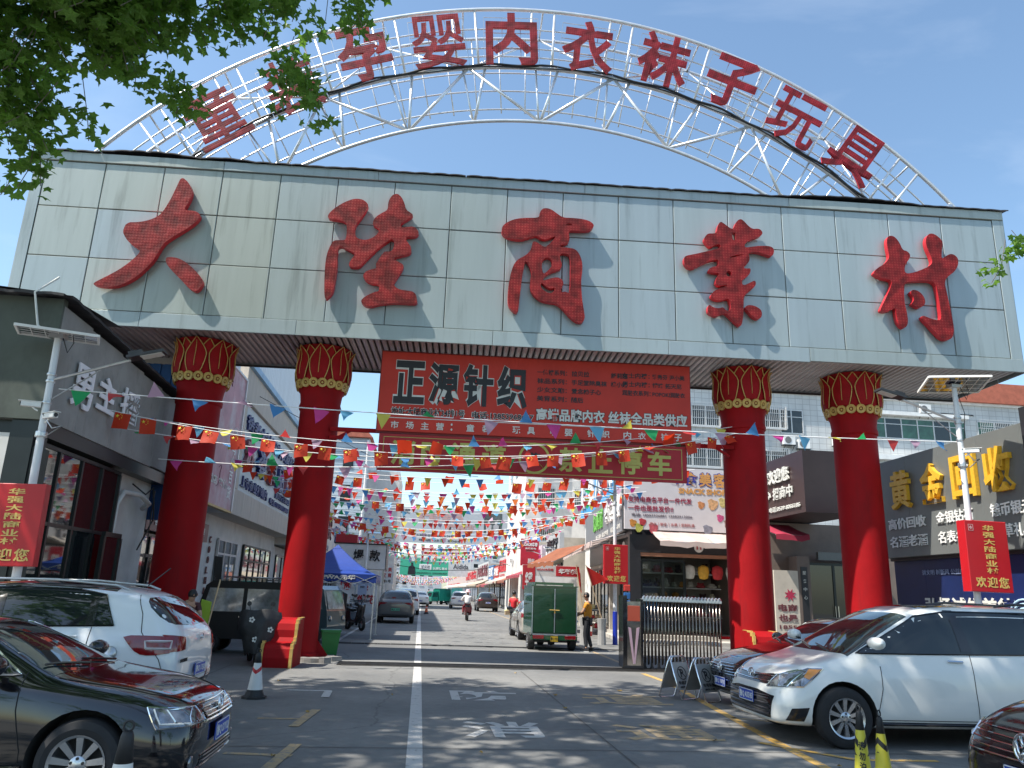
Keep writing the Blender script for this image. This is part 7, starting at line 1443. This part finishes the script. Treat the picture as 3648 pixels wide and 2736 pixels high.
sh = MB(); sh.prism([(-.22, 0), (.22, 0), (.24, .55), (.42, .4), (.5, .52), (.28, .78), (.1, .84), (-.1, .84), (-.28, .78), (-.5, .52), (-.42, .4), (-.24, .55)], -.03, .03, 'xz'); o = sh.build('hanging_shirt', M('pale_blue_cloth', (.38, .46, .62), .8, var=.1), loc=(-2.95, 41.5, 1.3), fixn=True); tag(o, 'pale blue T-shirt hung up behind the tent', 'shirt'); MB().tube([(0, 0, .84), (0, 0, 2.0)], .01, 4).build('hook_line', steel, o); text('SPORT', -.12, .12, .35, .45, blk, o, y=-.035)
e = empty('pale_gown', (-2.3, 34.1, 0), 0, 'long white cloth hanging near the parked scooters', 'cloth'); m = MB(); m.prism([(-.2, .1), (.2, .1), (.12, 1.3), (-.12, 1.3)], -.04, .04, 'xz'); m.build('cloth', white, e, fixn=True); e.location.x = -3.05

# ---------------------------------------------------------------- people
def skin(name, J, bones, mat, parent, sub=2):
    keys = list(J); idx = {k: i for i, k in enumerate(keys)}
    me = bpy.data.meshes.new('sk'); me.from_pydata([J[k][0] for k in keys], [(idx[a], idx[b]) for a, b in bones], [])
    o = bpy.data.objects.new('sk', me); COL.objects.link(o)
    if not me.skin_vertices:
        bpy.context.view_layer.objects.active = o
    sk = o.modifiers.new('s', 'SKIN'); sk.use_smooth_shade = True
    bm = bmesh.new(); bm.from_mesh(me); ly = bm.verts.layers.skin.verify(); bm.verts.ensure_lookup_table()
    for i, k in enumerate(keys):
        r = J[k][1]; bm.verts[i][ly].radius = (r, r) if not isinstance(r, tuple) else r
        bm.verts[i][ly].use_root = (i == 0)
    bm.to_mesh(me); bm.free()
    sb = o.modifiers.new('u', 'SUBSURF'); sb.levels = sub; sb.render_levels = sub
    bpy.context.view_layer.update(); m2 = bpy.data.meshes.new_from_object(o.evaluated_get(bpy.context.evaluated_depsgraph_get())); bpy.data.objects.remove(o)
    m2.materials.clear(); m2.materials.append(mat); m2.name = name
    for p in m2.polygons: p.use_smooth = True
    ob = bpy.data.objects.new(name, m2); link(ob, parent); return ob
skinm = M('skin', (.42, .24, .16), .55, var=.08); hairm = M('black_hair', (.012, .010, .010), .5)
def person(label, loc, rz, top, bottom, P=None, hair=True, hat=None, hands=True, s=1.0, shoe=(.02, .02, .025), hem=.92, sleeve='short', puffy=0):
    """facing +x. P overrides joint positions"""
    e = empty('person', loc, rz, label, 'person')
    J = dict(pel=(0, 0, .95), wst=(0, 0, 1.10), chs=(.0, 0, 1.30), shc=(-.01, 0, 1.42), nck=(0, 0, 1.50), hd0=(.015, 0, 1.57), hd1=(.02, 0, 1.66), hd2=(.01, 0, 1.715),
             shl=(-.01, .17, 1.41), shr=(-.01, -.17, 1.41), ell=(-.03, .23, 1.13), elr=(-.03, -.23, 1.13), wrl=(.08, .24, .90), wrr=(.08, -.24, .90),
             hpl=(0, .09, .90), hpr=(0, -.09, .90), knl=(.02, .10, .49), knr=(.02, -.10, .49), anl=(-.02, .10, .09), anr=(-.02, -.10, .09), tol=(.14, .12, .04), tor=(.14, -.12, .04))
    if P: J.update(P)
    R = dict(pel=.125, wst=.115, chs=.13, shc=.10, nck=.052, hd0=.075, hd1=.092, hd2=.06, shl=.058, shr=.058, ell=.042, elr=.042, wrl=.029, wrr=.029, hpl=.085, hpr=.085, knl=.056, knr=.056, anl=.04, anr=.04, tol=.032, tor=.032)
    B = [('pel', 'wst'), ('wst', 'chs'), ('chs', 'shc'), ('shc', 'nck'), ('nck', 'hd0'), ('hd0', 'hd1'), ('hd1', 'hd2'), ('shc', 'shl'), ('shl', 'ell'), ('ell', 'wrl'), ('shc', 'shr'), ('shr', 'elr'), ('elr', 'wrr'), ('pel', 'hpl'), ('hpl', 'knl'), ('knl', 'anl'), ('anl', 'tol'), ('pel', 'hpr'), ('hpr', 'knr'), ('knr', 'anr'), ('anr', 'tor')]
    JJ = {k: (J[k], R[k]) for k in J}
    if hands:
        for sd in 'lr':
            w = Vector(J['wr' + sd]); d = (w - Vector(J['el' + sd])).normalized(); sgn = 1 if sd == 'l' else -1; side = d.cross(Vector((0, 1, 0))).normalized(); 
            if side.length < .1: side = Vector((1, 0, 0))
            pm2 = w + d * .07; JJ['pm' + sd] = (tuple(pm2), (.034, .018)); B.append(('wr' + sd, 'pm' + sd))
            for q in range(4):
                a = pm2 + side * (.027 - q * .018) + d * .03; b = a + d * (.035 + (.008 if q in (1, 2) else 0)); c = b + d * .02 + Vector((.0, -sgn * .015, 0))
                JJ['f%s%da' % (sd, q)] = (tuple(a), .009); JJ['f%s%db' % (sd, q)] = (tuple(b), .008); JJ['f%s%dc' % (sd, q)] = (tuple(c), .007); B += [('pm' + sd, 'f%s%da' % (sd, q)), ('f%s%da' % (sd, q), 'f%s%db' % (sd, q)), ('f%s%db' % (sd, q), 'f%s%dc' % (sd, q))]
            a = w + d * .03 + side * .035; b = a + d * .03 + side * .015; JJ['t%sa' % sd] = (tuple(a), .010); JJ['t%sb' % sd] = (tuple(b), .008); B += [('wr' + sd, 't%sa' % sd), ('t%sa' % sd, 't%sb' % sd)]
    body = skin('body', JJ, B, skinm, e, 1)
    hc = Vector(J['hd1']); f = (Vector(J['hd1']) - Vector(J['hd0'])).normalized()
    nz = MB(); nz._add([hc + Vector((.085, -.014, -.03)), hc + Vector((.085, .014, -.03)), hc + Vector((.118, 0, -.028)), hc + Vector((.092, 0, .022))], [(0, 1, 2), (0, 2, 3), (1, 3, 2)]); nz.build('nose', skinm, e, smooth=True)
    ey = MB()
    for sy in (-1, 1): ey.lathe([(.001, .0), (.011, -.003)], 8, 'x', (hc.x + .091, sy * .032 + hc.y, hc.z + .018), caps=False)
    ey.box(hc.x + .083, hc.x + .09, hc.y - .022, hc.y + .022, hc.z - .058, hc.z - .052); ey.build('eyes_and_mouth', hairm, e)
    er = MB()
    for sy in (-1, 1): er.lathe([(.0, 0), (.022, .004), (.028, .012), (.0, .016)], 10, 'y', (hc.x - .005, hc.y + sy * .086, hc.z - .0)); 
    er.build('ears', skinm, e)
    T = {'J': J}
    ex = 1.22 + puffy; TJ = {k: (J[k], R[k] * ex) for k in ('wst', 'chs', 'shc', 'pel', 'shl', 'shr')}; tb_ = [('pel', 'wst'), ('wst', 'chs'), ('chs', 'shc'), ('shc', 'shl'), ('shc', 'shr')]
    TJ['pel'] = (J['pel'], R['pel'] * (1.15 + puffy)); TJ['nk'] = (tuple(Vector(J['shc']).lerp(Vector(J['nck']), .55)), .062); tb_.append(('shc', 'nk'))
    for sd in 'lr':
        t = .62 if sleeve == 'short' else 1
        q = Vector(J['sh' + sd]).lerp(Vector(J['el' + sd]), t); TJ['q' + sd] = (tuple(q), .056 * (1 + puffy * 1.5)); tb_.append(('sh' + sd, 'q' + sd)); TJ['sh' + sd] = (J['sh' + sd], .068 * (1 + puffy))
        if sleeve == 'long': TJ['w' + sd] = (J['wr' + sd], .045 * (1 + puffy)); tb_.append(('q' + sd, 'w' + sd))
    TJ = {**{'pel': TJ['pel']}, **TJ}; skin('shirt', TJ, tb_, top, e, 2)
    BJ = {'pel': (tuple(Vector(J['pel']) - Vector((0, 0, .02))), .132)}; bb_ = []
    for sd in 'lr':
        BJ['hp' + sd] = (J['hp' + sd], .092); BJ['kn' + sd] = (J['kn' + sd], .07); BJ['an' + sd] = (tuple(Vector(J['an' + sd]) + Vector((0, 0, .03))), .056); bb_ += [('pel', 'hp' + sd), ('hp' + sd, 'kn' + sd), ('kn' + sd, 'an' + sd)]
    skin('trousers', BJ, bb_, bottom, e, 2)
    for sd in 'lr':
        a = Vector(J['an' + sd]); b = Vector(J['to' + sd]); m = MB(); d = (b - a); d.z = 0; d.normalize(); T_ = Matrix.Translation((a.x, a.y, a.z - .09)) @ Matrix.Rotation(atan2(d.y, d.x), 4, 'Z'); m.T = T_
        m.prism([(-.08, 0), (.19, 0), (.2, .035), (.13, .07), (.05, .11), (-.07, .12)], -.045, .045, 'xz'); so_ = m.build('shoe', M('shoe_%d' % int(shoe[0] * 100), shoe, .6), e, fixn=True); m = MB(T=T_); m.box(-.082, .202, -.048, .048, -.002, .018); m.build('sole', white, so_)
    if hair and not hat:
        h = MB(); h.lathe([(.001, .108), (.045, .099), (.076, .066), (.092, .02), (.092, -.02), (.08, -.05)], 16, 'z', (hc.x - .018, hc.y, hc.z), caps=False); h.build('hair', hairm, e, smooth=True)
    if hat:
        h = MB(); h.lathe([(.001, .15), (.07, .145), (.115, .10), (.125, .03), (.19, -.01), (.2, -.03), (.12, -.02)], 18, 'z', (hc.x - .01, hc.y, hc.z), caps=False); h.build('hat', hat, e, smooth=True)
    e.scale = (s, s, s); return e
orange_c = M('orange_shirt_cloth', (.62, .25, .02), .8, var=.12, vs=6, bump=.3, bs=14); darkc = M('dark_trousers_cloth', (.02, .022, .028), .8, var=.2)
person('man in orange T-shirt and dark trousers at the side of the green tricycle', (5.28, 24.7, 0), 155, orange_c, darkc,
       P=dict(ell=(.10, .22, 1.16), elr=(.12, -.20, 1.15), wrl=(.33, .15, 1.10), wrr=(.32, -.12, 1.06), knl=(.05, .10, .49), anl=(.0, .12, .09), tol=(.16, .14, .04), knr=(.0, -.10, .49), anr=(-.10, -.12, .09), tor=(.05, -.15, .04), hd0=(.03, 0, 1.57), hd1=(.05, 0, 1.655), hd2=(.045, 0, 1.71)), s=1.01)
person('person in a bright red vest standing beyond the champagne saloon', (4.35, 36.6, 0), 60, M('red_vest', (.58, .02, .03), .7), darkc, s=1.0)
person('crouched worker in dark clothes between the white SUV and first column', (-4.62, 16.7, 0), -60, M('dark_red_top', (.06, .015, .02), .7), darkc, P=dict(chs=(.10, 0, 1.24), shc=(.16, 0, 1.33), nck=(.2, 0, 1.39), hd0=(.24, 0, 1.44), hd1=(.28, 0, 1.52), hd2=(.27, 0, 1.575), shl=(.15, .17, 1.31), shr=(.15, -.17, 1.31), ell=(.25, .22, 1.08), elr=(.25, -.22, 1.08), wrl=(.42, .15, 1.1), wrr=(.42, -.12, 1.12)), s=.95)
m = MB(); m.tube([(0, 0, 0), (.25, 0, 1.75)], .015, 6); m.lathe([(.1, 0), (.13, .05), (.02, .22)], 8, 'z'); o = m.build('broom', M('pale_wood'), loc=(-4.35, 16.9, 0)); MB().prism([(-.12, .75), (.1, .72), (.12, 1.3), (-.08, 1.35)], .05, .08, 'xz').build('lime_vest_hung_up', M('lime_vest', (.35, .5, .04), .7), o, fixn=True); tag(o, 'broom with pale handle leaning beside the crouched worker', 'broom')
seat = dict(pel=(-.10, 0, .86), wst=(-.09, 0, 1.0), chs=(-.05, 0, 1.2), shc=(-.03, 0, 1.33), nck=(0, 0, 1.41), hd0=(.02, 0, 1.47), hd1=(.03, 0, 1.56), hd2=(.02, 0, 1.61), shl=(-.03, .18, 1.32), shr=(-.03, -.18, 1.32), ell=(.12, .30, 1.10), elr=(.12, -.30, 1.10), wrl=(.36, .33, 1.08), wrr=(.36, -.33, 1.08), hpl=(-.06, .10, .84), hpr=(-.06, -.10, .84), knl=(.30, .22, .72), knr=(.30, -.22, .72), anl=(.22, .22, .36), anr=(.22, -.22, .36), tol=(.36, .22, .33), tor=(.36, -.22, .33))
scooter('moving_scooter', 'scooter with maroon leg cover carrying the rider in white up the street', (2.85, 47.3, 0), 90, M('maroon_scooter', (.18, .02, .03), .4, coat=.5), False, s=1.05)
person('scooter rider in puffy white jacket and pink hat riding away', (2.85, 47.2, .03), 90, M('white_jacket', (.70, .68, .68), .7, var=.08, bump=.4, bs=6), M('maroon_cover', (.20, .02, .03), .8), P=seat, hat=M('pink_hat', (.62, .38, .40), .7), sleeve='long', puffy=.35, s=1.03)
for i, (x, y, c_) in enumerate(((1.2, 108, (.1, .1, .12)), (3.0, 112, (.4, .05, .05)), (5.2, 88, (.5, .5, .5)))): person('distant pedestrian %s' % ('in a dark coat in mid street', 'in a red top far up the street', 'in a pale shirt by the right shops')[:][i] if False else ('distant walker in a dark coat in mid street', 'distant walker in a red top far up the street', 'distant walker in a pale shirt by the right shops')[i], (x, y, 0), 90, M('walker_%d' % i, c_, .8), darkc, hands=False)

# ---------------------------------------------------------------- bunting
PC = [('blue', (.08, .28, .60)), ('pink', (.62, .06, .30)), ('light_blue', (.16, .48, .72)), ('yellow', (.66, .60, .10)), ('green', (.03, .42, .14)), ('red', (.62, .06, .06)), ('lilac', (.5, .33, .45)), ('orange', (.75, .18, .03))]
pmats = [M('pennant_' + n, c, .6, var=.05, trans=.4) for n, c in PC]; flagm = M('flag_cloth_red', (.68, .05, .015), .6, trans=.4, var=.05); starm = M('flag_star_yellow', (.8, .6, .05), .6)
pr = random.Random(4); penn = {}
for c in range(8):
    for v in range(4):
        m = MB(); vs = []; fs = []; w, h = .14, .30 - .02 * v
        for i in range(5):
            t = i / 4
            for k in range(3): u = (k - 1) * w * (1 - t); vs.append((u, .04 * sin(t * 3 + v) * t * (1 + v * .6) + .01 * k, -h * t + .02 * (v > 1) * k * t))
        for i in range(4):
            for k in range(2): a = i * 3 + k; fs.append((a, a + 1, a + 4, a + 3))
        m._add(vs, fs); penn[c, v] = m.mesh('pennant', pmats[c], True)
def star(m, cx, cz, r, y, rot=0):
    m.prism([(cx + (r if k % 2 == 0 else r * .4) * sin(rot + k * pi / 5), cz + (r if k % 2 == 0 else r * .4) * cos(rot + k * pi / 5)) for k in range(10)], y - .002, y + .002, 'xz')
fl_me = []
for v in range(3):
    m = MB(); m.m = 0; vs = []; fs = []; w, h = .15, .2
    for i in range(4):
        for k in range(4): vs.append((-w + 2 * w * k / 3, .03 * sin(k * 1.4 + v * 1.7) * (i / 3), -1.6 * h * i / 3 + .02 * v * k / 3 * i / 3))
    for i in range(3):
        for k in range(3): a = i * 4 + k; fs.append((a, a + 1, a + 5, a + 4))
    m._add(vs, fs); m.m = 1; star(m, -.085, -.075, .042, -.03)
    for (x, z) in ((-.03, -.03), (.0, -.06), (.0, -.1), (-.03, -.13)): star(m, x, z, .014, -.03)
    fl_me.append(m.mesh('small_flag', [flagm, starm], True, True))
strm = M('bunting_cord', (.8, .8, .8), .6, var=0)
NP = [0]
bpar = {}
def bunting(label, p0, p1, sag, sp, kind='mix', size=1.0, lift=.25, seed=1, group='bunting strings across the street'):
    r_ = random.Random(seed); p0 = Vector(p0); p1 = Vector(p1); L = (p1 - p0).length; e = empty('bunting_string', p0[:], 0, label, 'bunting', group)
    pt = lambda t: (p1 - p0) * t + Vector((0, 0, -4 * sag * t * (1 - t)))
    MB().tube([pt(i / 24) for i in range(25)], .009, 4).build('cord', strm, e)
    n = int(L / sp); az = atan2((p1 - p0).y, (p1 - p0).x); c = r_.randrange(8)
    for i in range(n):
        t = (i + .5 + r_.uniform(-.18, .18)) / n; q = pt(t); tilt = abs(r_.gauss(0, .35)) + (r_.uniform(.8, 2.6) if r_.random() < lift else 0)
        if kind == 'flag' or (kind == 'both' and i % 2): me = fl_me[r_.randrange(3)]; nm = 'small_flag'
        else: c = (c + 1) % 7 if r_.random() < .9 else r_.randrange(8); me = penn[(c if kind != 'warm' else (7 if r_.random() < .5 else c)), r_.randrange(4)]; nm = 'pennant'
        s = size * r_.uniform(.88, 1.1); inst(me, nm, e, q, (-tilt, r_.uniform(-.25, .25), az + r_.uniform(-.25, .25)), (s, s, s)); NP[0] += 1
    return e
bunting('nearest bunting string from left lamp pole to right lamp pole', (-6.4, 13.6, 4.82), (11.4, 15.2, 5.18), .12, .66, lift=.4, seed=3, size=1.05)
bunting('coloured string from the grey shop band past the second column', (-6.9, 18.2, 5.35), (7.9, 19.0, 6.1), .62, .62, lift=.2, seed=5)
bunting('string of small red star flags just before the gate', (-6.75, 16.6, 5.12), (8.1, 19.0, 5.95), .80, .60, kind='flag', lift=.15, seed=6, size=1.0)
bunting('second coloured string drooping over the olive banner', (-6.75, 17.8, 4.95), (8.2, 19.1, 5.92), .66, .6, lift=.3, seed=8)
bunting('lower coloured string crossing the first two columns', (-6.2, 18.4, 4.4), (8.1, 19.0, 5.86), .45, .75, lift=.3, seed=9)
rows3 = [(24.5, 5.9, .5, 'mix'), (27, 5.7, .55, 'flag'), (29.5, 5.7, .6, 'mix'), (32, 5.5, .6, 'both'), (34.5, 5.6, .8, 'mix'), (37, 5.3, .7, 'mix'), (40, 5.4, .9, 'flag')]
wds = ['first', 'second', 'third', 'fourth', 'fifth', 'sixth', 'seventh']
for i, (y, z, sg, k) in enumerate(rows3):
    bunting('%s sagging string behind the gate, %s' % (wds[i], {'mix': 'of mixed coloured pennants', 'flag': 'of small red star flags', 'both': 'of pennants and flags'}[k]), (-6.4, y, z), (8.3 + (y > 31) * .3, y + pr.uniform(-.6, 1), z + .3), sg, .6 if k == 'flag' else .56, k, lift=.2, seed=20 + i)
# far strings past the count limit, one object
m = {c: MB() for c in range(8)}; cm = MB(); fr_ = random.Random(9); far = MB(); far_m = pmats + [flagm, strm]
y = 25.6
while y < 265:
    z = 5.6 - max(0, y - 42) * .006 + fr_.uniform(-.25, .25); sg = fr_.uniform(.7, 1.5) if y > 40 else fr_.uniform(.3, .8); p0 = Vector((-6.4, y, z)); p1 = Vector((8.7, y + fr_.uniform(-2, 2), z + .2)); n = 27
    far.m = 9; far.tube([p0.lerp(p1, k / 14) + Vector((0, 0, -4 * sg * (k / 14) * (1 - k / 14))) for k in range(15)], .012, 3)
    for i in range(n):
        t = (i + .5) / n; q = p0.lerp(p1, t) + Vector((0, 0, -4 * sg * t * (1 - t))); a = fr_.uniform(-.5, .5); l = fr_.uniform(-.5, .5) if fr_.random() < .7 else fr_.uniform(1, 2.4); w = .13; h = .28
        far.m = 8 if fr_.random() < .22 else fr_.randrange(8); dv = Vector((cos(a) * w, sin(a) * w, 0)); dn = Vector((-sin(a) * sin(l), cos(a) * sin(l), -cos(l))) * h
        far._add([q - dv, q + dv, q + dn + dv * .1, q + dn - dv * .1], [(0, 1, 2, 3)])
    y += 2.3 if y < 40 else 1.2 + max(0, y - 42) * .006
    if 76 < y < 158: y = 158
tag(far.build('distant_bunting', far_m), 'countless far bunting strings filling the street beyond the near ones', None, None, 'stuff')
# thin power lines in the left gap
m = MB(); m.tube([(-7, 30, 8.9), (-2, 40, 7.8), (3, 45, 8.2)], .015, 4); o = m.build('power_line', black); tag(o, 'thin dark wire beyond the second column', 'cable')

# ---------------------------------------------------------------- plane trees
leaf_g = M('plane_leaf', (.13, .26, .035), .5, var=.45, vs=1.2, trans=.55); bark = M('bark', (.16, .13, .10), .85, var=.3, vs=5, bump=.4, bs=9)
def leaf_shape(s):
    L_ = []
    for k in range(10):
        a = pi * 2 * k / 10 - pi / 2; r = s * ((1.0, .52)[k % 2]) * (.75 if k == 0 else 1); L_.append((r * cos(a), r * sin(a)))
    return L_
lr = random.Random(12)
LS = leaf_shape(.125)
leafmesh = MB(); leafmesh._add([(0, 0, 0)] + [(x, y, .018 * (i % 2) - .01) for i, (x, y) in enumerate(LS)], [(0, i + 1, (i + 1) % 10 + 1) for i in range(10)]); leafme = leafmesh.mesh('leaf', leaf_g, False)
def rleaf(r, big=1.0):
    s = r.uniform(.65, 1.15) * big; return Matrix.Rotation(r.uniform(0, 6.28), 4, 'Z') @ Matrix.Rotation(r.gauss(0, .75), 4, 'X') @ Matrix.Rotation(r.gauss(0, .5), 4, 'Y') @ Matrix.Scale(s, 4)
def vis(p):
    v = Vector(p) - Vector((0, 0, 1.7)); zz = v.dot(_d)
    return zz > 1 and abs(v.dot(_r) / zz) < .70 and -.52 < v.dot(_u) / zz < .52
def tree(label, base, trunk_h, blobs, seed, parts=0, limbs=(), group=None):
    r_ = random.Random(seed); e = empty('plane_tree', base, 0, label, 'tree', group)
    t = MB(); t.tube([(0, 0, 0), (.1, .05, trunk_h * .5), (.0, .1, trunk_h)], [.28, .22, .17], 10)
    for (q, rr_) in limbs:
        q = Vector(q) - Vector(base); t.tube([(0, .1, trunk_h * .9), Vector((0, 0, trunk_h)).lerp(q, .5) + Vector((0, 0, .4)), q], [.13, .08, .03], 7)
    t.build('trunk', bark, e, smooth=True)
    V = []; Fs = []; tw = MB(); cand = []
    for (c, rad, n) in blobs:
        c = Vector(c) - Vector(base); rad = Vector(rad)
        ncl = max(3, n // 26)
        for k in range(ncl):
            while True:
                d = Vector((r_.uniform(-1, 1), r_.uniform(-1, 1), r_.uniform(-1, 1)))
                if d.length < 1: break
            cc = c + Vector((d.x * rad.x, d.y * rad.y, d.z * rad.z)); tip = cc + Vector((r_.uniform(-.5, .5), r_.uniform(-.5, .5), -r_.uniform(.3, .9)))
            tw.tube([cc + Vector((0, 0, .25)), cc.lerp(tip, .5) + Vector((.05, 0, 0)), tip], .008, 3)
            for j in range(26):
                u = r_.random(); p = cc.lerp(tip, u) + Vector((r_.gauss(0, .16), r_.gauss(0, .16), r_.gauss(0, .12)))
                cand.append((p, rleaf(r_)))
    rest = cand
    if parts:
        order = sorted(range(len(cand)), key=lambda i: (not vis(cand[i][0] + Vector(base)), (cand[i][0] + Vector(base) - Vector((0, 0, 1.7))).length))
        near = set(order[:parts]); rest = [c_ for i, c_ in enumerate(cand) if i not in near]
        for i in near:
            p, R_ = cand[i]; o = bpy.data.objects.new('leaf', leafme); link(o, e); o.matrix_local = Matrix.Translation(p) @ R_
    base_v = [Vector((0, 0, 0))] + [Vector((x, y, .018 * (i % 2) - .01)) for i, (x, y) in enumerate(LS)]
    for p, R_ in rest:
        b = len(V)
        for q in base_v: V.append((R_ @ q + p)[:])
        for i in range(10): Fs.append((b, b + i + 1, b + (i + 1) % 10 + 1))
    me = bpy.data.meshes.new('crown'); me.from_pydata(V, [], Fs); me.materials.append(leaf_g); me.update()
    o = bpy.data.objects.new('crown', me); link(o, e); o['kind'] = 'stuff'
    tag(tw.build('twigs', bark, e), kind='stuff')
    return e
# crown that fills the upper left of the view
tree('leafy plane tree whose crown hangs into the upper left of the view', (-10.2, 9.0, 0), 7.0,
     [((-6.4, 10.8, 10.9), (1.6, 1.3, .9), 2300), ((-5.9, 11.2, 11.5), (1.3, 1.2, .8), 1500), ((-6.9, 11.3, 9.6), (1.0, 1.0, .8), 900), ((-5.7, 11.6, 10.7), (.7, .7, .35), 330), ((-4.3, 11.7, 11.55), (.8, .7, .3), 210),
      ((-6.85, 12.0, 8.5), (.22, .4, .6), 110), ((-3.3, 11.9, 11.85), (1.0, .6, .2), 190), ((-2.85, 12.0, 10.95), (.22, .4, .5), 78), ((-2.55, 12.0, 10.35), (.15, .3, .25), 26), ((-1.9, 12.0, 12.2), (.7, .5, .2), 130), ((-4.75, 12.0, 9.75), (.28, .3, .22), 50),
      ((-8.5, 9.0, 11.5), (2.0, 2.5, 1.6), 2600), ((-9.5, 11.5, 10.5), (1.6, 1.6, 1.4), 900), ((-9.5, 6.5, 11.0), (2.0, 2.0, 1.6), 1500)], 31, parts=300,
     limbs=(((-6.2, 10.8, 10.6), 0), ((-5.0, 11.3, 11.6), 0), ((-8.5, 8.5, 11.5), 0), ((-9.5, 6.0, 11), 0)))
tree('plane tree over the forecourt left of the camera', (-9.0, 2.0, 0), 6.5, [((-7.5, 3.5, 10.8), (2.4, 2.6, 1.4), 2600), ((-5.0, 3.0, 11.8), (2.2, 2.4, 1.2), 2300), ((-9.5, 1.0, 10.5), (2, 2, 1.6), 1000)], 44, limbs=(((-7.4, 3.4, 10.5), 0), ((-5, 3, 11.3), 0)))
tree('plane tree reaching over the forecourt right of the camera', (1.5, -3.5, 0), 7.5, [((x_, y_, 15.2), (2.0, 1.9, .5), 1500) for x_ in (-10.5, -7.8, -5.1, -2.4, .2) for y_ in (6.2, 9.0, 11.4)] + [((2.4, 5.5, 14.6), (1.8, 2.2, .8), 1500), ((-4.5, 3.6, 14.0), (2.6, 1.6, .9), 1700)], 45, limbs=(((-1.5, 7.6, 14.9), 0), ((1.8, 5, 14.2), 0), ((-6.2, 8.5, 15), 0), ((-.6, 10.8, 15.2), 0), ((-9, 10.5, 15.2), 0)))
tree('plane tree at the right edge showing one leafy twig', (17.5, 10.0, 0), 6.0, [((12.45, 14.05, 9.35), (.28, .3, .25), 52), ((14.5, 10.5, 9.5), (1.6, 1.4, 1.4), 1500), ((16.5, 9.5, 9.5), (2, 2, 2), 1500)], 46, limbs=(((14.5, 10.5, 9.3), 0), ((12.8, 13.5, 9.4), 0)))
# trees behind the camera, seen only in glass and paint reflections
for i, x in enumerate((-14, -5, 5, 14)):
    tree(('far left', 'left', 'right', 'far right')[i] + ' plane tree of the row behind the camera', (x, -14, 0), 5, [((x, -14, 8), (3.6, 2.5, 2.8), 2000)], 60 + i)
